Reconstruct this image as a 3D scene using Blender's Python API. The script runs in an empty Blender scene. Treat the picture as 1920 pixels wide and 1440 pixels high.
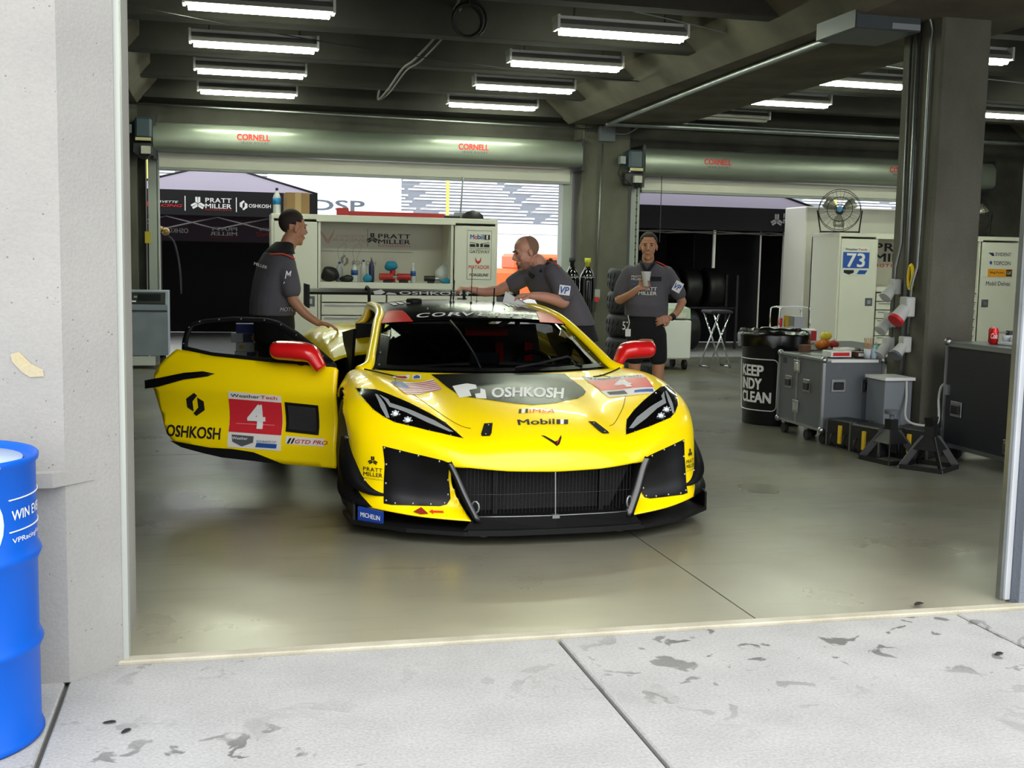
import bpy, bmesh, math, random
from math import sin, cos, pi, radians, sqrt, atan2
from mathutils import Vector, Matrix
from mathutils.bvhtree import BVHTree
from mathutils.geometry import delaunay_2d_cdt
random.seed(4)
S = bpy.context.scene
COL = S.collection
# ---------------------------------------------------------------- camera
FPX, YAW, PITCH, ROLL, CAMH = 2171.0, radians(13.975), radians(6.146), radians(1.141), 1.5
fw = Vector((sin(YAW)*cos(PITCH), cos(YAW)*cos(PITCH), -sin(PITCH)))
r0 = Vector((cos(YAW), -sin(YAW), 0)); d0 = fw.cross(r0)
rt = cos(ROLL)*r0 - sin(ROLL)*d0; dn = sin(ROLL)*r0 + cos(ROLL)*d0
cam = bpy.data.cameras.new('camera'); camo = bpy.data.objects.new('camera', cam); COL.objects.link(camo)
camo.matrix_world = Matrix(((rt.x, -dn.x, -fw.x, 0), (rt.y, -dn.y, -fw.y, 0), (rt.z, -dn.z, -fw.z, CAMH), (0, 0, 0, 1)))
cam.sensor_fit = 'HORIZONTAL'; cam.sensor_width = 36.0; cam.lens = 36.0*FPX/1920.0
cam.clip_start = 0.05; cam.clip_end = 400
S.camera = camo
# ---------------------------------------------------------------- light
S.view_settings.view_transform = 'Standard'; S.view_settings.look = 'None'
S.view_settings.exposure = 0.38; S.view_settings.gamma = 1.0; S.view_settings.use_curve_mapping = False
W = bpy.data.worlds.new('world'); S.world = W; W.use_nodes = True
nt = W.node_tree; nt.nodes.clear()
wo = nt.nodes.new('ShaderNodeOutputWorld'); bg = nt.nodes.new('ShaderNodeBackground')
bg.inputs['Color'].default_value = (0.93, 0.965, 1.0, 1); bg.inputs['Strength'].default_value = 1.85
nt.links.new(bg.outputs[0], wo.inputs[0])
sunl = bpy.data.lights.new('sun', 'SUN'); sunl.energy = 1.5; sunl.angle = radians(60); sunl.color = (1, .97, .92)
suno = bpy.data.objects.new('sun', sunl); COL.objects.link(suno); suno.rotation_euler = (radians(50), radians(-10), 0)
S.cycles.max_bounces = 8; S.cycles.diffuse_bounces = 4; S.cycles.glossy_bounces = 4
S.cycles.transparent_max_bounces = 12
S.cycles.use_denoising = True
S.cycles.sample_clamp_indirect = 6.0
# ---------------------------------------------------------------- materials
MATS = {}
def lin(c):
    if isinstance(c, str):
        c = c.lstrip('#'); c = [int(c[i:i+2], 16)/255 for i in (0, 2, 4)]
    return tuple(((x/12.92) if x <= 0.04045 else ((x+.055)/1.055)**2.4) for x in c)
def mat(name, col, rough=.5, metal=0., var=0., vs=3., bump=0., bs=40., coat=0., emit=0., trans=0., spec=None, rvar=0.):
    if name in MATS: return MATS[name]
    m = bpy.data.materials.new(name); m.use_nodes = True; n = m.node_tree.nodes; l = m.node_tree.links
    b = n['Principled BSDF']; c = lin(col); b.inputs['Base Color'].default_value = (*c, 1)
    b.inputs['Roughness'].default_value = rough; b.inputs['Metallic'].default_value = metal
    if coat: b.inputs['Coat Weight'].default_value = coat; b.inputs['Coat Roughness'].default_value = .04
    if spec is not None: b.inputs['Specular IOR Level'].default_value = spec
    if emit: b.inputs['Emission Color'].default_value = (*c, 1); b.inputs['Emission Strength'].default_value = emit
    tc = n.new('ShaderNodeTexCoord')
    nz = n.new('ShaderNodeTexNoise'); nz.inputs['Scale'].default_value = vs; nz.inputs['Detail'].default_value = 5
    l.new(tc.outputs['Object'], nz.inputs['Vector'])
    if var:
        r = n.new('ShaderNodeValToRGB'); r.color_ramp.elements[0].position = .3; r.color_ramp.elements[1].position = .72
        r.color_ramp.elements[0].color = (*[x*(1-var) for x in c], 1); r.color_ramp.elements[1].color = (*[min(1, x*(1+var*.6)) for x in c], 1)
        l.new(nz.outputs[0], r.inputs[0]); l.new(r.outputs[0], b.inputs['Base Color'])
    if rvar:
        mr = n.new('ShaderNodeMapRange'); mr.inputs[3].default_value = max(0, rough-rvar); mr.inputs[4].default_value = min(1, rough+rvar)
        l.new(nz.outputs[0], mr.inputs[0]); l.new(mr.outputs[0], b.inputs['Roughness'])
    if bump:
        n2 = n.new('ShaderNodeTexNoise'); n2.inputs['Scale'].default_value = bs; n2.inputs['Detail'].default_value = 4
        l.new(tc.outputs['Object'], n2.inputs['Vector'])
        bp = n.new('ShaderNodeBump'); bp.inputs['Strength'].default_value = bump; bp.inputs['Distance'].default_value = .01
        l.new(n2.outputs[0], bp.inputs['Height']); l.new(bp.outputs[0], b.inputs['Normal'])
    MATS[name] = m; return m
def glassmat(name, tint, ior=1.5, rough=.01, refl=1.0):
    if name in MATS: return MATS[name]
    m = bpy.data.materials.new(name); m.use_nodes = True; n = m.node_tree.nodes; l = m.node_tree.links; n.clear()
    o = n.new('ShaderNodeOutputMaterial'); mx = n.new('ShaderNodeMixShader'); t = n.new('ShaderNodeBsdfTransparent'); g = n.new('ShaderNodeBsdfGlossy')
    f = n.new('ShaderNodeFresnel'); f.inputs[0].default_value = ior
    t.inputs[0].default_value = (*tint, 1); g.inputs[0].default_value = (refl, refl, refl, 1); g.inputs['Roughness'].default_value = rough
    l.new(f.outputs[0], mx.inputs[0]); l.new(t.outputs[0], mx.inputs[1]); l.new(g.outputs[0], mx.inputs[2]); l.new(mx.outputs[0], o.inputs[0])
    MATS[name] = m; return m
def concrete(name, c1, c2, rough=.8, holes=0., hs=60., stain=None, st=.6, ss=1.2, bump=.3, stretch=(1, 1, 1), grain=.12, rr=None, spec=.5, streak=0., tint=None, spots=0., daylit=None):
    m = bpy.data.materials.new(name); m.use_nodes = True; n = m.node_tree.nodes; l = m.node_tree.links
    b = n['Principled BSDF']; b.inputs['Roughness'].default_value = rough; b.inputs['Specular IOR Level'].default_value = spec
    tc = n.new('ShaderNodeTexCoord'); mp = n.new('ShaderNodeMapping'); mp.inputs['Scale'].default_value = stretch
    l.new(tc.outputs['Object'], mp.inputs[0])
    def noise(scale, detail=6, src=mp, dist=0.):
        z = n.new('ShaderNodeTexNoise'); z.inputs['Scale'].default_value = scale; z.inputs['Detail'].default_value = detail; z.inputs['Distortion'].default_value = dist
        l.new(src.outputs[0], z.inputs['Vector']); return z.outputs[0]
    def ramp(src, p0, p1, a=0., bb=1.):
        r = n.new('ShaderNodeMapRange'); r.inputs[1].default_value = p0; r.inputs[2].default_value = p1; r.inputs[3].default_value = a; r.inputs[4].default_value = bb
        l.new(src, r.inputs[0]); return r.outputs[0]
    def mixc(fac, a, bb, mode='MIX'):
        x = n.new('ShaderNodeMix'); x.data_type = 'RGBA'; x.blend_type = mode
        if isinstance(fac, float): x.inputs[0].default_value = fac
        else: l.new(fac, x.inputs[0])
        for i, v in ((6, a), (7, bb)):
            if isinstance(v, tuple): x.inputs[i].default_value = (*v, 1)
            else: l.new(v, x.inputs[i])
        return x.outputs[2]
    c = mixc(ramp(noise(ss*1.3, 8), .35, .7), lin(c1), lin(c2))
    g = noise(90, 3)
    c = mixc(ramp(g, .3, .8, 0., grain), c, (0.02, .02, .02))
    if tint: c = mixc(ramp(noise(ss*.6, 3), .45, .65, 0, .6), c, lin(tint))
    if streak:
        mp2 = n.new('ShaderNodeMapping'); mp2.inputs['Scale'].default_value = (1.5, 9, 1); l.new(tc.outputs['Object'], mp2.inputs[0])
        c = mixc(ramp(noise(1.6, 9, mp2, 1.2), .56, .7, 0., streak), c, (.015, .016, .013))
    if stain:
        c = mixc(ramp(noise(ss, 9, dist=.6), st, st+.05, 0., .55), c, lin(stain))
    if daylit:  # paler colour towards the doorway, daylight falloff painted in
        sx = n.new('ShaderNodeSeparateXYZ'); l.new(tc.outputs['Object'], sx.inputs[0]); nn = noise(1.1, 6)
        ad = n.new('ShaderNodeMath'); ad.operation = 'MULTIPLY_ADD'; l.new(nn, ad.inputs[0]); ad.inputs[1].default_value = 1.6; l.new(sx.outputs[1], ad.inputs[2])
        c = mixc(ramp(ad.outputs[0], 5.0, 7.2, .85, 0.), c, lin(daylit))
    if spots:
        sp = ramp(noise(7, 4, mp, .8), .60, .63, 0., spots); mk = ramp(noise(.55, 2), .44, .56)
        m3 = n.new('ShaderNodeMath'); m3.operation = 'MULTIPLY'; l.new(sp, m3.inputs[0]); l.new(mk, m3.inputs[1]); c = mixc(m3.outputs[0], c, (.06, .058, .05))
    if holes:
        v = n.new('ShaderNodeTexVoronoi'); v.inputs['Scale'].default_value = hs; l.new(mp.outputs[0], v.inputs['Vector'])
        h = ramp(v.outputs['Distance'], .10, .16, 1., 0.)
        k = ramp(noise(hs*.35, 2), .56, .6)
        mm = n.new('ShaderNodeMath'); mm.operation = 'MULTIPLY'; l.new(h, mm.inputs[0]); l.new(k, mm.inputs[1])
        m2 = n.new('ShaderNodeMath'); m2.operation = 'MULTIPLY'; l.new(mm.outputs[0], m2.inputs[0]); m2.inputs[1].default_value = holes
        c = mixc(m2.outputs[0], c, (.12, .115, .10))
    l.new(c, b.inputs['Base Color'])
    if rr: l.new(ramp(noise(ss*1.7, 7), .3, .7, rr[0], rr[1]), b.inputs['Roughness'])
    bp = n.new('ShaderNodeBump'); bp.inputs['Strength'].default_value = bump; bp.inputs['Distance'].default_value = .004
    l.new(g, bp.inputs['Height']); l.new(bp.outputs[0], b.inputs['Normal'])
    MATS[name] = m; return m
# ---------------------------------------------------------------- mesh builder
def frame(o, x, y):
    x = Vector(x).normalized(); z = x.cross(Vector(y)).normalized(); y = z.cross(x)
    o = Vector(o); return Matrix(((x.x, y.x, z.x, o.x), (x.y, y.y, z.y, o.y), (x.z, y.z, z.z, o.z), (0, 0, 0, 1)))
FRONT = lambda o: frame(o, (1, 0, 0), (0, 0, 1))     # local x right, y up, z toward the viewer (-Y)
class MB:
    def __init__(s): s.v = []; s.f = []; s.sm = []
    def add(s, vs, fs, smooth=False, M=None):
        n = len(s.v); s.v += [tuple(M @ Vector(v)) if M is not None else tuple(v) for v in vs]
        s.f += [tuple(i+n for i in f) for f in fs]; s.sm += [smooth]*len(fs); return s
    def box(s, c, d, rz=0, M=None, bev=0., taper=1.):
        x, y, z = [a/2 for a in d]
        if bev and min(x, y, z) > bev*1.05:
            b = bev; vs = []; idx = {}
            for sx in (-1, 1):
                for sy in (-1, 1):
                    for sz in (-1, 1):
                        for k, p in enumerate(((sx*x, sy*(y-b), sz*(z-b)), (sx*(x-b), sy*y, sz*(z-b)), (sx*(x-b), sy*(y-b), sz*z))):
                            idx[(sx, sy, sz, k)] = len(vs); vs.append(p)
            fs = []
            def q(*k): fs.append(tuple(idx[i] for i in k))
            for sg in (-1, 1):
                o = lambda *k: q(*(k if sg > 0 else k[::-1]))
                o((sg, -1, -1, 0), (sg, 1, -1, 0), (sg, 1, 1, 0), (sg, -1, 1, 0))
                o((1, sg, -1, 1), (-1, sg, -1, 1), (-1, sg, 1, 1), (1, sg, 1, 1))
                o((-1, -1, sg, 2), (1, -1, sg, 2), (1, 1, sg, 2), (-1, 1, sg, 2))
            for a in (-1, 1):
                for b_ in (-1, 1):
                    t = a*b_
                    def e(*k): q(*(k if t > 0 else k[::-1]))
                    e((a, b_, -1, 0), (a, b_, -1, 1), (a, b_, 1, 1), (a, b_, 1, 0))
                    e((a, -1, b_, 2), (a, 1, b_, 2), (a, 1, b_, 0), (a, -1, b_, 0)) if False else e((a, -1, b_, 0), (a, 1, b_, 0), (a, 1, b_, 2), (a, -1, b_, 2))
                    e((-1, a, b_, 1), (-1, a, b_, 2), (1, a, b_, 2), (1, a, b_, 1)) if False else e((-1, a, b_, 2), (-1, a, b_, 1), (1, a, b_, 1), (1, a, b_, 2)) if False else e((1, a, b_, 1), (1, a, b_, 2), (-1, a, b_, 2), (-1, a, b_, 1))
                    for c_ in (-1, 1):
                        k = ((a, b_, c_, 0), (a, b_, c_, 1), (a, b_, c_, 2)); q(*(k if a*b_*c_ > 0 else k[::-1]))
        else:
            vs = [(-x, -y, -z), (x, -y, -z), (x, y, -z), (-x, y, -z), (-x*taper, -y*taper, z), (x*taper, -y*taper, z), (x*taper, y*taper, z), (-x*taper, y*taper, z)]
            fs = [(0, 3, 2, 1), (4, 5, 6, 7), (0, 1, 5, 4), (1, 2, 6, 5), (2, 3, 7, 6), (3, 0, 4, 7)]
        R = Matrix.Translation(Vector(c)) @ Matrix.Rotation(rz, 4, 'Z')
        return s.add(vs, fs, False, M @ R if M is not None else R)
    def bx(s, x0, x1, y0, y1, z0, z1, M=None, bev=0.):
        return s.box(((x0+x1)/2, (y0+y1)/2, (z0+z1)/2), (x1-x0, y1-y0, z1-z0), 0, M, bev)
    def cyl(s, a, b, r, r2=None, n=16, caps=True, M=None, smooth=True):
        a = Vector(a); b = Vector(b); r2 = r if r2 is None else r2; d = (b-a).normalized()
        u = d.orthogonal().normalized(); w = d.cross(u)
        vs = []
        for i in range(n):
            t = 2*pi*i/n; k = u*cos(t)+w*sin(t); vs += [a+k*r, b+k*r2]
        s.add(vs, [(2*i, (2*i+2) % (2*n), (2*i+3) % (2*n), 2*i+1) for i in range(n)], smooth, M)
        if caps:
            s.add([vs[2*i] for i in range(n)], [tuple(range(n))[::-1]], False, M); s.add([vs[2*i+1] for i in range(n)], [tuple(range(n))], False, M)
        return s
    def tube(s, pts, r, n=8, closed=False, M=None, rad=None):
        pts = [Vector(p) for p in pts]; N = len(pts); vs = []; up = None
        for i, p in enumerate(pts):
            if closed: t = pts[(i+1) % N]-pts[i-1]
            else: t = pts[min(i+1, N-1)]-pts[max(i-1, 0)]
            t.normalize()
            if up is None: up = t.orthogonal().normalized()
            up = (up-t*up.dot(t)); up = up.normalized() if up.length > 1e-6 else t.orthogonal().normalized()
            w = t.cross(up); q = rad[i] if rad else r
            for k in range(n):
                a = 2*pi*k/n; vs.append(p+(up*cos(a)+w*sin(a))*q)
        fs = []
        for i in range(N if closed else N-1):
            j = (i+1) % N
            for k in range(n):
                k2 = (k+1) % n; fs.append((i*n+k, i*n+k2, j*n+k2, j*n+k))
        if not closed: fs += [tuple(range(n))[::-1], tuple((N-1)*n+k for k in range(n))]
        return s.add(vs, fs, True, M)
    def lathe(s, prof, n=24, c=(0, 0, 0), M=None, smooth=True, sx=1., sy=1.):
        vs = []; P = len(prof)
        for i in range(n):
            t = 2*pi*i/n
            for r, z in prof: vs.append((c[0]+r*cos(t)*sx, c[1]+r*sin(t)*sy, c[2]+z))
        fs = []
        for i in range(n):
            j = (i+1) % n
            for k in range(P-1): fs.append((i*P+k, j*P+k, j*P+k+1, i*P+k+1))
        if prof[0][0] > 1e-5: fs.append(tuple(i*P for i in range(n))[::-1])
        if prof[-1][0] > 1e-5: fs.append(tuple(i*P+P-1 for i in range(n)))
        return s.add(vs, fs, smooth, M)
    def ball(s, c, r, n=10, M=None, sc=(1, 1, 1), half=False):
        m = n//2 if not half else n//4+1
        prof = [(r*sin(pi*k/(n//2))if k not in (0, n//2) else 0., -r*cos(pi*k/(n//2))) for k in range(n//2+1)]
        if half: prof = [(r*cos(pi/2*k/3), r*sin(pi/2*k/3)) for k in range(3)]+[(0., r)]
        T = Matrix.Translation(Vector(c)) @ Matrix.Diagonal((*sc, 1))
        return s.lathe(prof, n, (0, 0, 0), (M @ T) if M is not None else T)
    def prism(s, poly, t, M, smooth=False, both=True):
        poly = [tuple(p) for p in poly]; n = len(poly)
        ar = sum(poly[i][0]*poly[(i+1) % n][1]-poly[(i+1) % n][0]*poly[i][1] for i in range(n))
        if ar < 0: poly = poly[::-1]
        r = delaunay_2d_cdt([Vector(p) for p in poly], [], [list(range(n))], 1, 1e-6)
        V, F = r[0], r[2]
        s.add([(v.x, v.y, t) for v in V], [tuple(f) for f in F], False, M)
        if both: s.add([(v.x, v.y, 0) for v in V], [tuple(f)[::-1] for f in F], False, M)
        vs = [(p[0], p[1], 0) for p in poly]+[(p[0], p[1], t) for p in poly]
        return s.add(vs, [(i, (i+1) % n, n+(i+1) % n, n+i) for i in range(n)], smooth, M)
    def build(s, name, m, parent=None, bevel=0., sub=0, auto=None):
        me = bpy.data.meshes.new(name); me.from_pydata(s.v, [], s.f); me.polygons.foreach_set('use_smooth', s.sm); me.update()
        o = bpy.data.objects.new(name, me); COL.objects.link(o)
        if m is not None: me.materials.append(m if not isinstance(m, str) else MATS[m])
        if parent is not None: o.parent = parent
        if bevel:
            b = o.modifiers.new('b', 'BEVEL'); b.width = bevel; b.segments = 2; b.limit_method = 'ANGLE'; b.angle_limit = radians(40)
        if sub: x = o.modifiers.new('s', 'SUBSURF'); x.levels = sub; x.render_levels = sub
        return o
def tag(o, label=None, cat=None, group=None, kind=None):
    for k, v in (('label', label), ('category', cat), ('group', group), ('kind', kind)):
        if v: o[k] = v
    return o
def thing(name, label, cat, loc=(0, 0, 0), rz=0, group=None):
    o = bpy.data.objects.new(name, None); COL.objects.link(o); o.empty_display_size = .1
    o.location = loc; o.rotation_euler = (0, 0, rz); return tag(o, label, cat, group)
def copy_tree(o, parent=None):
    c = o.copy(); COL.objects.link(c)
    if parent is not None: c.parent = parent
    for ch in list(o.children): copy_tree(ch, c)
    return c
_txt = {}
def text2d(s, bold=0., shear=0., spacing=1.):
    k = (s, bold, shear, spacing)
    if k in _txt: return _txt[k]
    cu = bpy.data.curves.new('t', 'FONT'); cu.body = s; cu.size = 1; cu.shear = shear; cu.space_character = spacing; cu.resolution_u = 3; cu.fill_mode = 'FRONT'
    o = bpy.data.objects.new('t', cu); COL.objects.link(o)
    me = bpy.data.meshes.new_from_object(o.evaluated_get(bpy.context.evaluated_depsgraph_get()))
    vs = [(v.co.x, v.co.y) for v in me.vertices]; fs = [tuple(p.vertices) for p in me.polygons]
    if bold > .004:                        # thicken the strokes with shifted copies, keeping counters open
        v0, f0 = list(vs), list(fs); bb = bold*.8
        for dx, dy in ((bb, 0), (bb, bb*.6), (0, bb*.6), (bb*.5, bb*.3)):
            n = len(vs); vs += [(a+dx, c+dy) for a, c in v0]; fs += [tuple(i+n for i in f) for f in f0]
        fs = [f if sum(vs[f[i]][0]*vs[f[(i+1) % len(f)]][1]-vs[f[(i+1) % len(f)]][0]*vs[f[i]][1] for i in range(len(f))) > 0 else f[::-1] for f in fs]
        q = delaunay_2d_cdt([Vector(v) for v in vs], [], fs, 1, 1e-5); tr = [[vs[i] for i in f] for f in fs]; vs = [tuple(v) for v in q[0]]; fs = []
        bbx = [(min(p[0] for p in t), max(p[0] for p in t), min(p[1] for p in t), max(p[1] for p in t), t) for t in tr]
        for f in q[2]:
            cx_ = sum(vs[i][0] for i in f)/len(f); cy_ = sum(vs[i][1] for i in f)/len(f)
            if any(a <= cx_ <= b_ and c <= cy_ <= d and all((t[(i+1) % len(t)][0]-t[i][0])*(cy_-t[i][1])-(t[(i+1) % len(t)][1]-t[i][1])*(cx_-t[i][0]) >= -1e-7 for i in range(len(t))) for a, b_, c, d, t in bbx): fs.append(tuple(f))
    bpy.data.objects.remove(o); bpy.data.curves.remove(cu); bpy.data.meshes.remove(me)
    x0 = min(v[0] for v in vs); x1 = max(v[0] for v in vs); y0 = min(v[1] for v in vs); y1 = max(v[1] for v in vs)
    vs = [((x-x0)/(x1-x0), (y-y0)/(y1-y0)) for x, y in vs]
    _txt[k] = (vs, fs); return _txt[k]
def text(mb, s, x, y, w, h, M, bold=.03, shear=0., spacing=1., z=.002):
    vs, fs = text2d(s, bold, shear, spacing)
    return mb.add([(x+a*w, y+b*h, z) for a, b in vs], fs, False, M)
def tri_logo(mb, x, y, r, M, z=.002):      # three-bladed badge
    for k in range(3):
        a = pi/2+k*2*pi/3; c, s_ = cos(a), sin(a)
        for sg in (-1, 1):
            P = [(.05, sg*.02), (1.0, sg*.05), (1.0, sg*.36), (.28, sg*.36)]
            P = P if sg > 0 else P[::-1]
            mb.add([(x+r*(p*c-q*s_), y+r*(p*s_+q*c), z) for p, q in P], [(3, 2, 1, 0)], False, M)
def poly_flat(mb, pts, M, z=.002):
    r = delaunay_2d_cdt([Vector(p) for p in (pts if sum(pts[i][0]*pts[(i+1) % len(pts)][1]-pts[(i+1) % len(pts)][0]*pts[i][1] for i in range(len(pts))) > 0 else pts[::-1])], [], [list(range(len(pts)))], 1, 1e-6)
    return mb.add([(v.x, v.y, z) for v in r[0]], [tuple(f) for f in r[2]], False, M)
HEX_L = [(0, .28), (.34, .06), (.34, .46), (.34, .94), (.0, .72)]
def hex_logo(x, y, w, h):                  # two interlocking bent bars: list of polygons in 2D
    A = [(0, .33), (.42, .0), (.42, .0), (.52, .06), (.52, .36), (.33, .5), (.33, .72), (.33, .94), (.0, .70)]
    a = [(0.02, .36), (.36, .2), (.36, .62), (.66, .88), (.50, .98), (.02, .72)]
    b = [(.98, .64), (.64, .8), (.64, .38), (.34, .12), (.50, .02), (.98, .28)]
    return [[(x+p*w, y+q*h) for p, q in k] for k in (a, b)]
def catmull(P, n=8, closed=False):
    out = []; N = len(P); V = [Vector(p) for p in P]
    for i in range(N if closed else N-1):
        g = lambda k: V[k % N] if closed else V[max(0, min(N-1, k))]
        a, b, c, d = g(i-1), g(i), g(i+1), g(i+2)
        for k in range(n):
            t = k/n; out.append(.5*((2*b)+(c-a)*t+(2*a-5*b+4*c-d)*t*t+(3*b-a-3*c+d)*t**3))
    if not closed: out.append(V[-1])
    return out
# shared materials
m_black = mat('black', '#0d0d0e', .5); m_blackg = mat('black_gloss', '#08080a', .12, coat=.6); m_rub = mat('rubber', '#121213', .75, bump=.2)
m_white = mat('white_paint', '#dedfda', .35, var=.03); m_steel = mat('steel', '#b9bbbb', .3, 1.); m_alu = mat('aluminium', '#a8abac', .38, 1., var=.1)
m_grey = mat('grey_paint', '#8b8f92', .45); m_dk = mat('dark_grey', '#2a2b2d', .55); m_red = mat('red_gloss', '#d01518', .25, coat=.5)
m_txtw = mat('white_lettering', '#e9e9e6', .5); m_txtk = mat('black_lettering', '#141414', .5); m_txtr = mat('red_lettering', '#c81e22', .5)
m_txtb = mat('blue_lettering', '#1b4f9c', .5); m_galv = mat('galvanised', '#8d9290', .42, .85, var=.15, vs=8)
m_skin = mat('skin', '#b98565', .5, var=.1, vs=12); m_yellow = mat('yellow_plain', '#e8c81c', .5)
# ---------------------------------------------------------------- the setting
def struct(name, mb, m, parent=None, **k):
    o = mb.build(name, m, parent, **k)
    if parent is None: o['kind'] = 'structure'
    return o
c_apron = concrete('apron_concrete', '#b3b2af', '#a6a5a2', .85, stain='#8a8984', st=.64, ss=2.2, bump=.5, grain=.30, spots=.75)
c_floor = concrete('polished_floor', '#69695e', '#56574c', .38, bump=.03, ss=.7, grain=.10, rr=(.25, .40), spec=.5, streak=.42, tint='#6f674e', daylit='#98937f')  # floor colour carries a painted daylight band by the opening
c_pillar = concrete('pillar_concrete', '#9f9d98', '#95938f', .85, holes=.8, hs=42, bump=.4, ss=1.5, grain=.1)
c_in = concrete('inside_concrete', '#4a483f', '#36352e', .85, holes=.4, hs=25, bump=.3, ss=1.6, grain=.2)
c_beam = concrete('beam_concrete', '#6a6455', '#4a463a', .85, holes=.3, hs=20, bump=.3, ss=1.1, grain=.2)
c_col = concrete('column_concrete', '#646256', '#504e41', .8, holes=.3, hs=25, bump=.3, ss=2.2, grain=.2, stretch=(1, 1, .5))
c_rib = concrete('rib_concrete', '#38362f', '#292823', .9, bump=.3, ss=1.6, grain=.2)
c_joint = mat('joint_dark', '#55544e', .9); c_lip = concrete('lip_concrete', '#bdb7a4', '#a39d88', .8, bump=.4, ss=3)
YB = 17.0
# outside apron with its saw-cut joints (gaps between slabs)
mb = MB()
xs = [-12, -.545, 1.28, 3.09, 5.0, 20]
for a, b in zip(xs, xs[1:]): mb.bx(a+.008, b-.008, -9, 4.305, -.15, 0, bev=.006)
struct('floor_apron', mb, c_apron)
struct('floor_apron_bed', MB().bx(-12, 20, -9, 4.33, -.3, -.02), c_joint)
struct('trim_threshold', MB().bx(-3, 14, 4.31, 4.37, -.1, .012, bev=.005), c_lip)
mb = MB(); xs = [-9, -2.2, 2.183, 6.6, 22]; ys = [4.372, 8.88, 13.62, 17.3]
for a, b in zip(xs, xs[1:]):
    for c, d in zip(ys, ys[1:]): mb.bx(a+.004, b-.004, c+.004, d-.004, -.15, 0)
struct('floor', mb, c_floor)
struct('floor_bed', MB().bx(-9, 22, 4.37, 17.3, -.3, -.012), c_joint)
struct('floor_back_lot', MB().bx(-40, 60, 17.3, 140, -.3, -.01), mat('back_lot', '#8f8f8c', .9, var=.1))
# left pillar at the opening: front face, chamfer, ledge
mb = MB(); mb.prism([(-4, 4.16), (-.536, 4.16), (-.372, 4.325), (-.372, 5.0), (-4, 5.0)], 5.2, Matrix.Identity(4)); struct('wall_front_left', mb, c_pillar)
mb = MB(); mb.prism([(-4, 4.11), (-.57, 4.11), (-.45, 4.243), (-.53, 4.4), (-4, 4.4)], .05, Matrix.Translation((0, 0, .70)))
mb.prism([(0, 0), (.05, 0), (0, -.05)], 3.43, frame((-4, 4.16, .70), (0, -1, 0), (0, 0, 1)))
struct('trim_pillar_ledge', mb, c_pillar)
struct('trim_left_jamb', MB().bx(-.372, -.352, 4.34, 4.42, 0, 5), mat('jamb_paint', '#a9ada6', .5))
mb = MB(); mb.add([(a, -.001, b) for a, b in ((-.70, 1.150), (-.672, 1.158), (-.635, 1.118), (-.598, 1.098), (-.596, 1.075), (-.64, 1.073), (-.665, 1.09), (-.695, 1.125))], [tuple(range(8))], M=Matrix.Translation((0, 4.158, 0)))
o = mb.build('trim_yellow_scuff', concrete('scuff', '#b5a780', '#aea68f', .85, bump=.3, ss=14)); o['kind'] = 'structure'
# right side of the opening
struct('wall_front_right', MB().bx(3.447, 4.4, 4.36, 4.45, 0, 5).bx(8.6, 14, 4.36, 4.9, 0, 5), mat('grey_wall_paint', '#6a707a', .7, bump=.4, bs=60))
struct('trim_right_jamb', MB().bx(3.418, 3.445, 4.415, 4.45, 0.01, 5, bev=.004), mat('jamb_white', '#b9bdc1', .45, var=.06, vs=5))
struct('trim_right_track', MB().bx(3.40, 3.412, 4.43, 4.46, 0.01, 5), m_galv)
struct('wall_front_header', MB().bx(-4, 14, 4.4, 5.0, 3.4, 5), c_in)
# side walls (outside the picture, they close the bays)
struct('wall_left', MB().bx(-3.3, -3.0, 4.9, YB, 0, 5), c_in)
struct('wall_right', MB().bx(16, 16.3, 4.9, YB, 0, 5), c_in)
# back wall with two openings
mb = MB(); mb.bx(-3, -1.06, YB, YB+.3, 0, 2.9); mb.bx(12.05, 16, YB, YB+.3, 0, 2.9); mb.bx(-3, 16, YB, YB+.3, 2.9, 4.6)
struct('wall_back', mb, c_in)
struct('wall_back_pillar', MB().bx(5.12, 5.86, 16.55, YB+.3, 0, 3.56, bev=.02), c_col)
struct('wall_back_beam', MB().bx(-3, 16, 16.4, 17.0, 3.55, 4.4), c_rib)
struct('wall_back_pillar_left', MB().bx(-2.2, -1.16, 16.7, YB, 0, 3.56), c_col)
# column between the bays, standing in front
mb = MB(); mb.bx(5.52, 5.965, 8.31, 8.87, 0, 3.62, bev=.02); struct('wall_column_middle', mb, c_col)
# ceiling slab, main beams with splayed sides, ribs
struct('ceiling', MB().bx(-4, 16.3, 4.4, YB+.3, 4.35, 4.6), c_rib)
def beam(name, xa, xb, x2a, x2b):
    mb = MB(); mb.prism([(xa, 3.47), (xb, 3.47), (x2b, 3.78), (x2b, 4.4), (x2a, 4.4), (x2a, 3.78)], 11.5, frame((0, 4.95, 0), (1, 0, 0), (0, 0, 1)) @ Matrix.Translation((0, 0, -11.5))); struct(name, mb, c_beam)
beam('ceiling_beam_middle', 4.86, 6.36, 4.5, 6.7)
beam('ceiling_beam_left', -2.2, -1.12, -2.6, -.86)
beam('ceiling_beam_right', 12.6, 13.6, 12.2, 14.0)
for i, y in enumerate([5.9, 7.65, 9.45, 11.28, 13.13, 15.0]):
    struct('ceiling_rib_%d' % (i+1), MB().bx(-1.3, 12.6, y, y+.24, 3.63, 4.4, bev=.015), c_rib)
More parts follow.
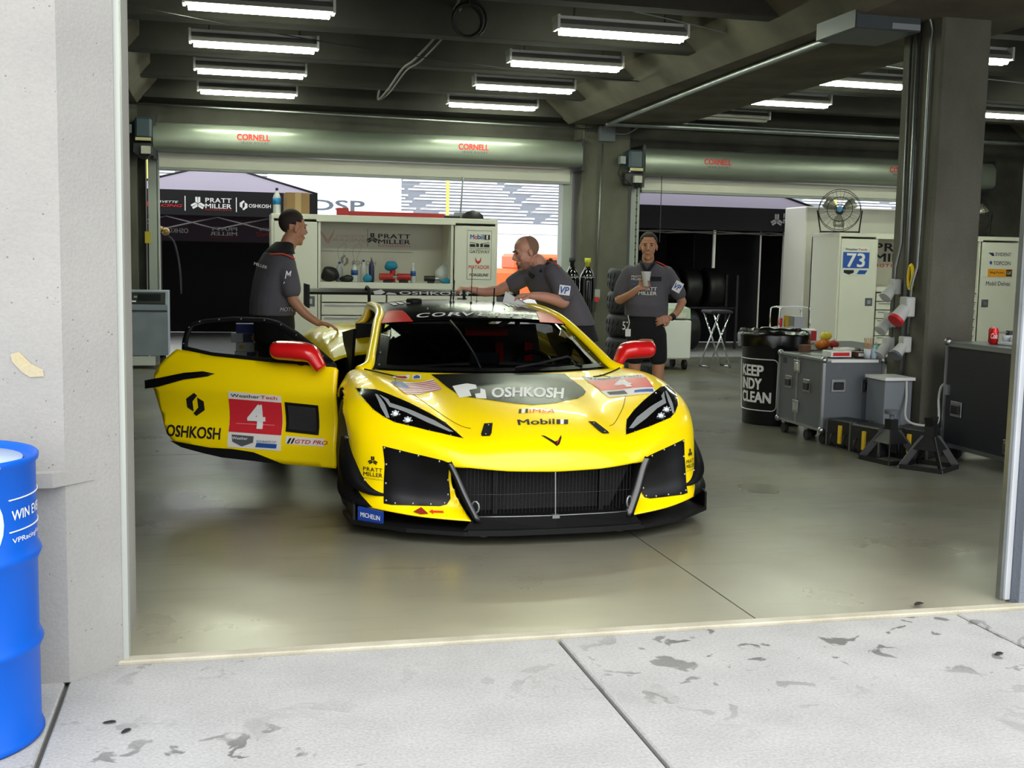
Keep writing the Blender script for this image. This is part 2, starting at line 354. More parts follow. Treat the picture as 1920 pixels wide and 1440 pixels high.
# fluorescent fittings
m_tube = mat('tube_light', '#f4ffe6', .5, emit=42.0)
proto = None
def fitting(x, y, z, label, lit=True):
    global proto
    if proto is None:
        t = thing('fluorescent_light', label, 'ceiling light', (x, y, z), 0, 'fluorescent ceiling lights')
        MB().bx(-.64, .64, .03, .16, .09, .13).build('mounting_strip', m_white, t)
        MB().prism([(-.06, .0), (.09, 0), (.09, .09), (.02, .1), (-.06, .04)], 1.26, frame((-.63, 0, 0), (0, 1, 0), (0, 0, 1)) @ Matrix.Identity(4)).build('housing', mat('housing', '#8a8a82', .5), t)
        for s in (-1, 1): MB().cyl((s*.45, .08, .12), (s*.45, .08, .73), .006, n=6).build('hanger_rod', m_dk, t)
        for s in (-1, 1): MB().bx(s*.635-.012, s*.635+.012, -.07, .1, -.01, .12).build('end_cap', m_white, t)
        MB().cyl((-.60, -.02, -.025), (.60, -.02, -.025), .022, n=12).cyl((-.60, .05, -.025), (.60, .05, -.025), .022, n=12).build('tube', m_tube, t)
        proto = t
    else:
        t = copy_tree(proto); t.location = (x, y, z); t['label'] = label
    return t
rowy = [8.7, 10.55, 12.4, 14.2, 15.98]
colx = [(.31, 'left bay'), (3.62, 'middle bay'), (7.15, 'bay just right of the big beam'), (10.55, 'far right beyond the column')]
order = ['nearest row, partly above the picture', 'row just behind it', 'second row behind', 'next-to-last row', 'row nearest the back wall']
for cxx, cn in colx:
    for k, yy in enumerate(rowy):
        if k == 0: continue
        if cxx > 10 and k in (4,): continue
        nm = {1: 'nearest', 2: 'second', 3: 'third', 4: 'farthest'}[k]
        proto_off = fitting(cxx, yy, 3.62, 'twin tube ceiling fitting, %s row from the front, %s' % (nm, cn))
        if k == 4 and 7 < cxx < 8:
            for ch in proto_off.children:
                if ch.name.startswith('tube'): ch.data = ch.data.copy(); ch.data.materials[0] = mat('tube_off', '#9a9a90', .4)
            proto_off['label'] = 'unlit twin tube ceiling fitting behind the pipe in the right bay'
# ---------------------------------------------------------------- race car
CX, CY, CYAW = 1.70, 5.85, radians(.974)
m_yel = mat('car_yellow', '#ffdf00', .28, coat=.35, spec=.3)
m_carbon = mat('carbon_black', '#0a0a0b', .45, spec=.25); m_matt = mat('matt_black', '#0a0a0b', .6, spec=.25); m_win = glassmat('car_glass', (.40, .41, .41), 1.55)
m_lens = glassmat('clear_lens', (.75, .75, .75), 1.45)
ROWS = [
 [(0,-.03,.13),(.25,-.026,.13),(.431,-.012,.132),(.56,.035,.135),(.72,.12,.14),(.87,.225,.15),(.965,.33,.155),(1.0,.44,.16),(1.01,.56,.16)],
 [(0,.03,.2),(.25,.035,.2),(.43,.06,.2),(.55,.11,.2),(.71,.185,.21),(.876,.268,.235),(.965,.36,.25),(1.0,.46,.25),(1.012,.56,.25)],
 [(0,.04,.32),(.25,.045,.32),(.43,.07,.325),(.548,.12,.33),(.71,.2,.345),(.875,.29,.37),(.97,.39,.38),(1.008,.48,.38),(1.02,.57,.38)],
 [(0,-.015,.378),(.25,-.003,.384),(.43,.035,.402),(.56,.10,.428),(.71,.205,.455),(.872,.32,.485),(.972,.42,.50),(1.015,.51,.50),(1.028,.59,.50)],
 [(0,.012,.47),(.25,.03,.472),(.45,.075,.48),(.58,.14,.505),(.72,.235,.535),(.862,.35,.56),(.965,.455,.575),(1.02,.55,.57),(1.036,.62,.56)],
 [(0,.078,.53),(.25,.10,.532),(.46,.165,.536),(.59,.235,.568),(.72,.32,.603),(.85,.42,.635),(.955,.52,.645),(1.02,.61,.63),(1.042,.66,.60)],
 [(0,.235,.602),(.25,.25,.595),(.455,.31,.585),(.59,.37,.625),(.725,.44,.668),(.855,.53,.70),(.955,.61,.70),(1.022,.69,.67),(1.046,.72,.62)],
 [(0,.42,.658),(.25,.43,.648),(.455,.47,.635),(.59,.52,.672),(.73,.58,.718),(.86,.66,.748),(.956,.73,.735),(1.024,.79,.69),(1.048,.80,.63)],
 [(0,.63,.70),(.25,.63,.69),(.455,.65,.678),(.59,.69,.705),(.73,.74,.752),(.86,.80,.785),(.956,.85,.765),(1.024,.89,.71),(1.048,.90,.64)],
 [(0,.88,.735),(.25,.88,.727),(.455,.89,.718),(.59,.91,.735),(.73,.94,.775),(.86,.97,.808),(.955,1.0,.78),(1.02,1.02,.72),(1.044,1.03,.64)],
 [(0,1.10,.762),(.25,1.10,.755),(.455,1.12,.748),(.60,1.14,.758),(.735,1.16,.782),(.86,1.18,.808),(.945,1.2,.785),(1.0,1.22,.72),(1.015,1.23,.64)],
 [(0,1.25,.78),(.22,1.26,.781),(.42,1.285,.785),(.62,1.33,.791),(.80,1.375,.798),(.88,1.39,.80),(.935,1.40,.775),(.965,1.42,.71),(.975,1.43,.64)],
]
def crm(p0, p1, p2, p3, t): return [.5*((2*b)+(c-a)*t+(2*a-5*b+4*c-d)*t*t+(3*b-a-3*c+d)*t**3) for a, b, c, d in zip(p0, p1, p2, p3)]
def densify(R, n):
    out = []
    for r in R:
        o = []
        for i in range(len(r)-1):
            for k in range(n): o.append(crm(r[max(i-1, 0)] if i else (-r[1][0], r[1][1], r[1][2]), r[i], r[i+1], r[min(i+2, len(r)-1)], k/n))
        o.append(list(r[-1])); out.append(o)
    res = []; N = len(out)
    for i in range(N-1):
        for k in range(n):
            t = k/n; res.append([crm(out[max(i-1, 0)][j], out[i][j], out[i+1][j], out[min(i+2, N-1)][j], t) for j in range(len(out[0]))])
    res.append(out[-1]); return res
def mirror_grid(G):                        # half rows (x>=0) -> full rows
    return [[(-p[0], p[1], p[2]) for p in r[:0:-1]]+[tuple(p) for p in r] for r in G]
def seg_near(p, poly):
    best = None
    for i in range(len(poly)):
        a = Vector(poly[i]); b = Vector(poly[(i+1) % len(poly)]); d = b-a; t = max(0, min(1, (p-a).dot(d)/max(d.length_squared, 1e-12))); q = a+d*t
        if best is None or (q-p).length < best[0]: best = ((q-p).length, q)
    return best
def inpoly(p, poly):
    c = False; j = len(poly)-1
    for i in range(len(poly)):
        a, b = poly[i], poly[j]
        if (a[1] > p[1]) != (b[1] > p[1]) and p[0] < (b[0]-a[0])*(p[1]-a[1])/(b[1]-a[1])+a[0]: c = not c
        j = i
    return c
def grid_mesh(G, cut=()):
    nr, nc = len(G), len(G[0]); V = [list(p) for r in G for p in r]; F = []
    for i in range(nr-1):
        for j in range(nc-1): F.append((i*nc+j, i*nc+j+1, (i+1)*nc+j+1, (i+1)*nc+j))
    for ax, poly, cond in cut:             # ax = the two coordinate indices the outline lives in
        ins = [cond(v) and inpoly((v[ax[0]], v[ax[1]]), poly) for v in V]
        F = [f for f in F if not all(ins[k] for k in f)]
        used = {k for f in F for k in f}
        for k in used:
            if ins[k]:
                q = seg_near(Vector((V[k][ax[0]], V[k][ax[1]])), poly)[1]; V[k][ax[0]], V[k][ax[1]] = q
    return V, F
GRILLE = [(-.435, .10), (-.52, .25), (-.548, .335), (-.55, .40), (-.45, .403), (-.25, .388), (0, .381), (.25, .388), (.45, .403), (.55, .40), (.548, .335), (.52, .25), (.435, .10)]
ARCH = [(.99+.40*cos(2*pi*k/40), .335+.40*sin(2*pi*k/40)) for k in range(40)]
Gd = mirror_grid(densify(ROWS, 6))
FV, FF = grid_mesh(Gd, [((0, 2), GRILLE, lambda v: v[1] < .2), ((1, 2), ARCH, lambda v: abs(v[0]) > .93)])
# drop the side faces down to the sill behind the front wheel arch
car = thing('race_car', 'yellow race car number 4 with its passenger-side door swung open', 'car', (CX, CY, 0), CYAW)
b = MB(); b.add(FV, FF, True); shell = b.build('front_body', m_yel, car)
shell.data.materials[0] = m_yel
so = shell.modifiers.new('t', 'SOLIDIFY'); so.thickness = .008; so.offset = -1
BVHF = BVHTree.FromPolygons([Vector(v) for v in FV], FF)
# side skirts, from arch to rear wheel
# ---- cabin
ROOF = [  # rows from the top of the windscreen back to the tail; x columns 0..edge
 [(0,1.86,1.095),(.2,1.865,1.093),(.4,1.89,1.083),(.56,1.915,1.068),(.66,1.935,1.05)],
 [(0,2.03,1.14),(.2,2.035,1.138),(.4,2.045,1.132),(.53,2.06,1.12),(.615,2.07,1.10)],
 [(0,2.3,1.178),(.2,2.3,1.175),(.38,2.31,1.165),(.51,2.32,1.148),(.59,2.33,1.12)],
 [(0,2.7,1.19),(.2,2.7,1.187),(.38,2.7,1.176),(.51,2.7,1.158),(.58,2.7,1.13)],
 [(0,3.1,1.165),(.2,3.1,1.162),(.36,3.1,1.15),(.48,3.1,1.13),(.55,3.1,1.10)],
 [(0,3.6,1.07),(.2,3.6,1.065),(.34,3.6,1.05),(.44,3.6,1.03),(.50,3.6,1.0)],
 [(0,4.3,.93),(.2,4.3,.925),(.34,4.3,.915),(.44,4.3,.90),(.50,4.3,.87)]]
RG = mirror_grid(densify(ROOF, 5)); RV, RF = grid_mesh(RG)
b = MB(); b.add(RV, RF, True); roof = b.build('roof', mat('roof_black', '#09090a', .22, spec=.35), car)
so = roof.modifiers.new('t', 'SOLIDIFY'); so.thickness = .02; so.offset = -1
BVHR = BVHTree.FromPolygons([Vector(v) for v in RV], RF)
WS = [
 [(0,1.25,.782),(.2,1.26,.783),(.42,1.285,.787),(.62,1.33,.793),(.785,1.375,.80)],
 [(0,1.43,.878),(.2,1.44,.878),(.41,1.475,.878),(.60,1.525,.879),(.745,1.57,.88)],
 [(0,1.63,.988),(.2,1.64,.987),(.40,1.675,.983),(.58,1.72,.974),(.70,1.765,.965)],
 [(0,1.86,1.10),(.2,1.867,1.098),(.4,1.893,1.088),(.56,1.925,1.073),(.655,1.95,1.052)]]
WG = mirror_grid(densify(WS, 6)); WV, WF = grid_mesh(WG)
b = MB(); b.add(WV, WF, True); b.build('windscreen', m_win, car)
BVHW = BVHTree.FromPolygons([Vector(v) for v in WV], WF)
# yellow A-pillars running into the roof rails
for s in (-1, 1):
    prof = [((s*.86, 1.36, .78), .050), ((s*.80, 1.42, .82), .036), ((s*.765, 1.56, .89), .030), ((s*.72, 1.75, .975), .029), ((s*.675, 1.95, 1.055), .030), ((s*.635, 2.1, 1.10), .034), ((s*.61, 2.35, 1.13), .036), ((s*.60, 2.7, 1.14), .034), ((s*.57, 3.1, 1.11), .034), ((s*.52, 3.6, 1.01), .04), ((s*.52, 4.3, .88), .045)]
    pts = catmull([p for p, r in prof], 5); rr = []
    for i in range(len(prof)-1): rr += [prof[i][1]+(prof[i+1][1]-prof[i][1])*k/5 for k in range(5)]
    rr.append(prof[-1][1]); rr = [max(.012, r*.95) for r in rr]
    MB().tube(pts, .03, 10, rad=rr).build('roof_pillar', m_yel, car)
# ---- rear quarters: wide rear fender shoulders
REAR = [
 [(.60,2.62,.80),(.72,2.60,.79),(.84,2.58,.77),(.93,2.57,.72),(.985,2.56,.60),(.99,2.56,.35),(.97,2.56,.16)],
 [(.58,2.85,.90),(.70,2.85,.885),(.84,2.84,.85),(.95,2.83,.79),(1.0,2.82,.64),(1.0,2.82,.36),(.98,2.82,.16)],
 [(.53,3.2,.97),(.68,3.2,.955),(.84,3.2,.915),(.965,3.2,.85),(1.015,3.2,.70),(1.015,3.2,.42),(.99,3.2,.16)],
 [(.50,3.6,.96),(.66,3.6,.955),(.84,3.6,.93),(.97,3.6,.865),(1.02,3.6,.72),(1.02,3.6,.42),(1.0,3.6,.16)],
 [(.48,4.0,.93),(.66,4.0,.935),(.84,4.0,.91),(.96,4.0,.85),(1.015,4.0,.72),(1.015,4.0,.42),(1.0,4.0,.18)],
 [(.46,4.45,.86),(.66,4.45,.87),(.84,4.45,.85),(.94,4.45,.80),(.985,4.45,.70),(.985,4.45,.44),(.97,4.45,.22)],
 [(.46,4.55,.55),(.66,4.55,.55),(.84,4.55,.55),(.9,4.55,.55),(.94,4.52,.55),(.95,4.5,.40),(.94,4.5,.25)]]
def densify_open(R, n):
    out = []
    for r in R:
        o = []
        for i in range(len(r)-1):
            for k in range(n): o.append(crm(r[max(i-1, 0)], r[i], r[i+1], r[min(i+2, len(r)-1)], k/n))
        o.append(list(r[-1])); out.append(o)
    res = []; N = len(out)
    for i in range(N-1):
        for k in range(n): res.append([crm(out[max(i-1, 0)][j], out[i][j], out[i+1][j], out[min(i+2, N-1)][j], k/n) for j in range(len(out[0]))])
    res.append(out[-1]); return res
ARCHR = [(3.67+.385*cos(2*pi*k/40), .345+.385*sin(2*pi*k/40)) for k in range(40)]
RGd = densify_open(REAR, 5)
qv, qf = grid_mesh(RGd, [((1, 2), ARCHR, lambda v: v[0] > .93)])
for s in (-1, 1):
    b = MB(); b.add([(p[0]*s, p[1], p[2]) for p in qv], [f if s > 0 else f[::-1] for f in qf], True)
    o = b.build('rear_fender', m_yel, car); so = o.modifiers.new('t', 'SOLIDIFY'); so.thickness = .012; so.offset = -1
MB().bx(-.9, .9, 4.35, 4.5, .16, .8).build('rear_bumper', m_carbon, car)
b = MB(); b.add([(-.6, 2.75, .93), (.6, 2.75, .93), (.55, 3.2, .975), (-.55, 3.2, .975), (-.52, 4.45, .86), (.52, 4.45, .86)], [(0, 1, 2, 3), (3, 2, 5, 4)]); b.build('engine_cover', m_carbon, car)
# black intake scoop in front of the rear fender on the open side, behind the door opening
for s in (-1, 1):
    b = MB(); b.prism([(2.62, .16), (2.62, .72), (2.9, .93), (2.2, 1.0), (2.35, .7), (2.3, .16)], .02, frame((s*.80, 0, 0), (0, 1, 0), (0, 0, 1))); b.build('door_jamb', m_matt, car)
# ---- right door closed (sidesaddle), side glass
b = MB(); sd = [[(.80,y,.80+.02*(y > 2)),(.93,y,.76),(.985,y,.64),(.985,y,.4),(.97,y,.16)] for y in (1.42, 1.8, 2.2, 2.57)]
g = densify_open(sd, 4); v, f = grid_mesh(g); b.add(v, f, True); o = b.build('closed_door', m_yel, car)
b = MB(); g = densify_open([[(.85,1.44,.80),(.80,1.7,.93),(.70,1.95,1.04)],[(.86,2.0,.81),(.77,2.0,.95),(.66,2.1,1.09)],[(.84,2.5,.82),(.74,2.5,.98),(.63,2.5,1.11)],[(.70,2.85,.92),(.66,2.9,1.0),(.60,3.0,1.08)]], 3)
v, f = grid_mesh(g); b.add(v, f, True); b.build('side_window', m_win, car)
# ---- floor pan, sills, interior
MB().bx(-.94, .94, 1.38, 2.62, .07, .19).bx(-.64, .64, .3, 4.4, .07, .10).build('floor_pan', m_matt, car)
MB().bx(-.78, .78, 1.30, 1.36, .15, .76).build('bulkhead', m_matt, car); MB().bx(-.70, .70, 2.85, 2.9, .15, 1.0).build('bulkhead', m_matt, car)
mi = mat('interior_grey', '#3a3c3e', .6); mi2 = mat('cage_grey', '#4c4f52', .45)
b = MB(); b.prism([(1.33, .76), (1.62, .80), (1.72, .72), (1.70, .55), (1.4, .5)], 1.5, frame((-.75, 0, 0), (0, 1, 0), (0, 0, 1))); b.build('dashboard', m_matt, car)
b = MB()
for s in (-1, 1):
    b.tube(catmull([(s*.72, 1.45, .3), (s*.72, 1.50, .74), (s*.64, 1.9, .99), (s*.56, 2.15, 1.08), (s*.52, 2.7, 1.09), (s*.55, 2.8, .6)], 6), .021)
    b.tube([(s*.72, 1.5, .6), (s*.74, 2.7, .3)], .019); b.tube([(s*.72, 1.5, .35), (s*.74, 2.7, .62)], .019)
b.tube([(-.56, 2.15, 1.08), (.56, 2.15, 1.08)], .021); b.tube([(-.52, 2.7, 1.09), (.52, 2.7, 1.09)], .021)
b.tube([(-.52, 2.7, 1.09), (.55, 2.8, .4)], .02); b.tube([(.52, 2.7, 1.09), (-.55, 2.8, .4)], .02); b.tube([(-.70, 1.52, .78), (.1, 1.72, .80), (.70, 1.52, .78)], .02)
b.build('roll_cage', mi2, car)
st = MB(); st.prism([(1.95, .2), (2.3, .22), (2.62, .95), (2.5, 1.0), (2.42, .9), (2.2, .45), (1.95, .36)], .44, frame((.16, 0, 0), (0, 1, 0), (0, 0, 1))); so_ = st.build('seat', mi, car)
MB().bx(.24, .30, 2.3, 2.36, .5, .9).bx(.46, .52, 2.3, 2.36, .5, .9).build('harness_belt', m_red, so_)
b = MB(); b.tube([(.38+.15*cos(t*pi/8), 1.86-.04*sin(t*pi/8), .74+.13*sin(t*pi/8)) for t in range(16)], .017, closed=True); b.bx(.30, .46, 1.85, 1.89, .70, .80); b.build('steering_wheel', m_matt, car)
MB().bx(-.10, .10, 1.62, 1.66, .80, .88, bev=.01).build('dash_display', mat('screen_dark', '#2a3138', .2), car)
MB().bx(-.05, .25, 2.0, 2.02, .97, 1.03).build('cabin_light_box', m_red, car)
# ---- wheels
m_tyre = mat('tyre', '#141414', .7, bump=.15); m_rim = mat('rim_black', '#151517', .25, .6, coat=.3)
def wheel(x, y, s, w=.30, r=.345):
    a = Matrix.Rotation(pi/2*s, 4, 'Y')
    t = MB().lathe([(.235, -w/2), (.31, -w/2), (r-.015, -w/2+.02), (r, -w/2+.05), (r, w/2-.05), (r-.015, w/2-.02), (.31, w/2), (.235, w/2)], 40, M=a).build('wheel', m_tyre, car); t.location = (x, y, r)
    MB().lathe([(.235, -w/2+.01), (.238, w/2-.005), (.225, w/2-.01), (.215, w/2-.05), (.21, -w/2+.02)], 36, M=a).build('rim', m_rim, t)
    b = MB()
    for k in range(10):
        c = 2*pi*k/10
        for dk in (-.09, .09): b.tube([(.045*cos(c), .045*sin(c), w/2-.05), (.12*cos(c+dk*.5), .12*sin(c+dk*.5), w/2-.035), (.222*cos(c+dk), .222*sin(c+dk), w/2-.015)], .011, 6, M=a)
    b.lathe([(0, w/2-.09), (.055, w/2-.09), (.055, w/2-.03), (.03, w/2-.015), (0, w/2-.015)], 20, M=a); b.build('spokes', m_rim, t)
    MB().lathe([(.19, -.02), (.19, .01), (.08, .01)], 30, M=a).build('brake_disc', mat('brake_steel', '#55585a', .4, .8), t)
    return t
for s in (-1, 1):
    wheel(s*.86, .99, s); wheel(s*.85, 3.67, s, .32, .355)
    b = MB(); n = 20
    vs = []; 
    for k in range(n+1):
        a = pi*k/n; vs += [(s*.66, .99+.385*cos(a), .335+.385*sin(a)), (s*.985, .99+.385*cos(a), .335+.385*sin(a))]
    b.add(vs, [(2*k, 2*k+1, 2*k+3, 2*k+2) for k in range(n)], True); b.bx(s*.655-.005, s*.655+.005, .6, 1.38, .15, .7); b.build('wheel_liner', m_matt, car)
# ---------------------------------------------------------------- car surface patches: panels and stickers follow the body
nF, nR = len(FV), len(RV)
BODY = BVHTree.FromPolygons([Vector(v) for v in FV+RV+WV], list(FF)+[tuple(i+nF for i in f) for f in RF]+[tuple(i+nF+nR for i in f) for f in WF])
def surf(p, d, off):
    d = Vector(d).normalized(); p = Vector(p); h = BODY.ray_cast(p-d*.6, d, 1.4)
    if h[0] is None or (h[0]-p).length > .25: h = BODY.find_nearest(p)
    n = h[1]; n = n if n.dot(d) < 0 else -n
    return h[0]+n*off
def refine_tris(V, F, L, it=4):
    bm = bmesh.new(); vs = [bm.verts.new(v) for v in V]
    for f in F:
        try: bm.faces.new([vs[i] for i in f])
        except ValueError: pass
    for _ in range(it):
        e = [e for e in bm.edges if e.calc_length() > L]
        if not e: break
        bmesh.ops.subdivide_edges(bm, edges=e, cuts=1); bmesh.ops.triangulate(bm, faces=[f for f in bm.faces if len(f.verts) > 3])
    bm.verts.index_update(); V = [v.co.copy() for v in bm.verts]; F = [tuple(v.index for v in f.verts) for f in bm.faces]; bm.free(); return V, F
def basis(d):
    d = Vector(d).normalized(); x = d.cross(Vector((0, 0, 1))).normalized() if abs(d.z) < .95 else Vector((1, 0, 0)); y = x.cross(d); return x, y, d
def fill2d(poly, g):
    poly = [Vector(p) for p in poly]; n = len(poly); out = []
    for i in range(n):
        a, b = poly[i], poly[(i+1) % n]; k = max(1, int((b-a).length/g)); out += [a+(b-a)*j/k for j in range(k)]
    if sum(out[i].x*out[(i+1) % len(out)].y-out[(i+1) % len(out)].x*out[i].y for i in range(len(out))) < 0: out = out[::-1]
    x0 = min(p.x for p in out); x1 = max(p.x for p in out); y0 = min(p.y for p in out); y1 = max(p.y for p in out); pts = list(out); i = x0+g/2
    while i < x1:
        j = y0+g/2
        while j < y1:
            q = Vector((i, j))
            if inpoly(q, out) and seg_near(q, out)[0] > g*.4: pts.append(q)
            j += g
        i += g
    r = delaunay_2d_cdt(pts, [], [list(range(len(out)))], 1, 1e-7); return r[0], [tuple(f) for f in r[2]]
def patch(mb, P, d, off=.003, g=.025, mir=False):
    x, y, dd = basis(d); P = [Vector(p) for p in P]; o = sum(P, Vector())/len(P)
    V, F = fill2d([((p-o).dot(x), (p-o).dot(y)) for p in P], g)
    W_ = [surf(o+x*v.x+y*v.y, d, off) for v in V]
    if mir: mb.add([(-p.x, p.y, p.z) for p in W_], [f[::-1] for f in F], True)
    else: mb.add(W_, F, True)
    return mb
RIV = {}
def rivet(p, par, r=.0075, m=None, name='rivet'):
    k = (r, name)
    if k not in RIV:
        o = MB().ball((0, 0, 0), r, 6).build(name, m or m_alu, par); RIV[k] = o
    else: o = RIV[k].copy(); COL.objects.link(o); o.parent = par
    o.location = p; return o
def rivets(name, P, d, step, par, r=.0065, mir=(False, True), m=None, inset=0.):
    for mm in mir:
        n = len(P)
        for i in range(n):
            a, c = Vector(P[i]), Vector(P[(i+1) % n]); L = (c-a).length; k = max(1, round(L/step))
            for j in range(k):
                p = surf(a+(c-a)*j/k, d, .004); rivet((-p.x if mm else p.x, p.y, p.z), par, r, m, 'bolt' if 'bolt' in name else 'rivet')
def quad_map(mb, V, F, Q, d, off=.004, L=.04, mir=False, flip=False):
    # Q = bl, br, tr, tl in car coordinates
    Q = [Vector(q) for q in Q]
    V3, F3 = refine_tris([(a, b, 0) for a, b in V], F, L/max((Q[1]-Q[0]).length, .01))
    out = []
    for v in V3:
        p = (Q[0]*(1-v.x)+Q[1]*v.x)*(1-v.y)+(Q[3]*(1-v.x)+Q[2]*v.x)*v.y; p = surf(p, d, off); out.append((-p.x, p.y, p.z) if mir else p)
    mb.add(out, F3, False); return mb
def ctext(mb, s, Q, d, bold=.03, shear=0., spacing=1., off=.0045, sub=(0, 1, 0, 1)):
    V, F = text2d(s, bold, shear, spacing); V = [(sub[0]+a*(sub[1]-sub[0]), sub[2]+b*(sub[3]-sub[2])) for a, b in V]; return quad_map(mb, V, F, Q, d, off)
def cpoly(mb, poly, Q, d, off=.0035):
    V, F = fill2d(poly, .12); return quad_map(mb, [(v.x, v.y) for v in V], F, Q, d, off)
DL = (0, .8, -.6); DF = (0, 1, -.12); DT = (0, .25, -1)
MIR = lambda P: [(-p[0], p[1], p[2]) for p in P]
# headlamps
LAMP = [(.960,.782,.747),(.904,.70,.75),(.863,.668,.75),(.784,.586,.726),(.692,.505,.689),(.602,.422,.645),(.528,.34,.602),(.488,.245,.565),(.464,.176,.541),(.526,.204,.552),(.633,.251,.573),(.739,.314,.595),(.804,.359,.607),(.854,.416,.629),(.902,.492,.661),(.934,.582,.698),(.952,.676,.723)]
D1 = [(.855,.598,.728),(.813,.536,.708),(.807,.498,.692),(.705,.426,.661),(.588,.337,.612),(.504,.238,.564),(.528,.234,.565),(.636,.316,.607),(.738,.408,.652),(.817,.467,.675),(.832,.529,.703)]
D2 = [(.876,.613,.729),(.863,.601,.728),(.837,.491,.684),(.826,.391,.623),(.842,.402,.625),(.862,.48,.671)]
m_drl = mat('light_guide', '#8d9190', .25, coat=.5); m_chr = mat('chrome', '#e8ecee', .12, 1.)
m_led = mat('led_lens', '#dfe6ea', .1, .6, coat=1.)
for s in (1, -1):
    mm = s < 0
    h = patch(MB(), LAMP, DL, .003, .022, mm).build('headlight', m_blackg, car)
    patch(MB(), D1, DL, .006, .02, mm).build('light_guide', m_drl, h); patch(MB(), D2, DL, .006, .02, mm).build('light_guide', m_drl, h)
    for p in ((.794, .407, .644), (.736, .346, .617)):
        q = surf(p, DL, .002); n = Vector((0, -.85, .5)).normalized(); b = MB(); q.x *= s
        b.ball(q, .021, 10, sc=(1, .7, 1)); 
        for k in range(8): b.ball(q+Vector((.023*cos(k*pi/4), -.008, .021*sin(k*pi/4))), .0045, 6)
        b.build('led_projector', m_led, h)
    rivets('rivets', LAMP, DL, .085, h, .0042, (mm,), m_alu)
# black covers over the outer intakes
COV = [(.873,.322,.485),(.803,.270,.473),(.738,.225,.461),(.662,.171,.449),(.586,.117,.436),(.552,.094,.425),(.552,.10,.34),(.545,.116,.31),(.54,.113,.228),(.56,.112,.197),(.596,.122,.186),(.716,.17,.183),(.837,.221,.181),(.876,.248,.185),(.872,.278,.307),(.866,.289,.392)]
for s in (1, -1):
    h = patch(MB(), COV, DF, .004, .025, s < 0).build('intake_cover', mat('cover_black', '#070708', .3, spec=.3), car)
    rivets('rivets', [(.865,.315,.475),(.79,.26,.462),(.70,.195,.45),(.60,.12,.43),(.553,.10,.33),(.552,.116,.25),(.57,.115,.205),(.64,.135,.195),(.73,.175,.193),(.82,.215,.19),(.863,.25,.20),(.862,.275,.29),(.858,.29,.39)], DF, .3, h, .0075, (s < 0,), m_alu)
# livery on the bonnet
BH = [(-.436,1.245,.777),(-.41,1.143,.754),(-.393,.95,.725),(-.37,.80,.708),(-.315,.70,.695),(-.24,.64,.69),(-.16,.575,.685),(-.087,.525,.679),(.01,.488,.673),(.10,.511,.675),(.17,.54,.68),(.25,.60,.685),(.33,.65,.69),(.40,.74,.70),(.44,.82,.702),(.45,.93,.717),(.45,1.086,.743),(.437,1.245,.772)]
patch(MB(), BH, (0, .1, -1), .0025, .03).build('black_bonnet_panel', mat('bonnet_black', '#060607', .3, spec=.15), car)
b = MB(); ctext(b, 'OSHKOSH', [(-.192,.648,.69),(.232,.62,.69),(.318,.875,.72),(-.142,.862,.72)], DT, .08)
for pl in [[(0, .0), (.48, .13), (.48, .52), (.75, .66), (.75, .95), (.5, 1.), (0., .72)], [(.62, .0), (1., .0), (1, .62), (.86, .70), (.82, .35), (.62, .28)]]:
    cpoly(b, pl, [(-.372,.70,.70),(-.225,.64,.69),(-.165,.95,.73),(-.355,1.06,.75)], DT)
b.build('bonnet_lettering', m_txtw, car)
# flag
FLQ = [(-.70,.66,.71),(-.435,.88,.725),(-.44,1.16,.756),(-.76,.86,.776)]
b = MB(); cpoly(b, [(0, 0), (.3, -.08), (.62, .06), (1, 0), (1, 1), (.66, .94), (.3, 1.08), (0, .95)], FLQ, DL); b.build('flag_sticker', mat('sticker_white', '#e6e2da', .45, spec=.3), car)
b = MB()
for k in range(6): cpoly(b, [(0, .04+k*.155), (.33, .02+k*.155), (.66, .06+k*.15), (1, .04+k*.155), (1, .11+k*.155), (.66, .12+k*.155), (.33, .09+k*.155), (0, .11+k*.155)], FLQ, DL, .0045)
b.build('flag_stripes', mat('flag_red', '#c24a50', .4), car)
cpoly(MB(), [(0.02, .46), (.30, .44), (.30, 1.02), (0.02, .95)], FLQ, DL, .0055).build('flag_canton', mat('flag_blue', '#2c4487', .4), car)
b = MB(); ctext(b, 'sponsor' if False else '4', [(-.70,1.02,.77),(-.66,1.06,.77),(-.62,1.19,.77),(-.66,1.15,.77)], DT)
cpoly(MB(), [(0, 0), (1, 0), (1, 1), (0, 1)], [(-.71,1.06,.77),(-.60,1.12,.77),(-.57,1.24,.77),(-.68,1.20,.77)], DT).build('small_round_sticker', mat('sticker_white', '#fff'), car)
cpoly(MB(), [(.2, .2), (.8, .2), (.8, .8), (.2, .8)], [(-.71,1.06,.77),(-.60,1.12,.77),(-.57,1.24,.77),(-.68,1.20,.77)], DT, .005).build('red_emblem', m_txtr, car)
cpoly(MB(), [(0, 0), (1, 0), (1, 1), (0, 1)], [(-.575,1.13,.77),(-.515,1.15,.77),(-.50,1.24,.77),(-.555,1.235,.77)], DT).build('small_square_sticker', MATS['sticker_white'], car)
cpoly(MB(), [(.15, .2), (.85, .2), (.85, .7), (.5, .95), (.15, .7)], [(-.575,1.13,.77),(-.515,1.15,.77),(-.50,1.24,.77),(-.555,1.235,.77)], DT, .005).build('dark_emblem', m_txtb, car)
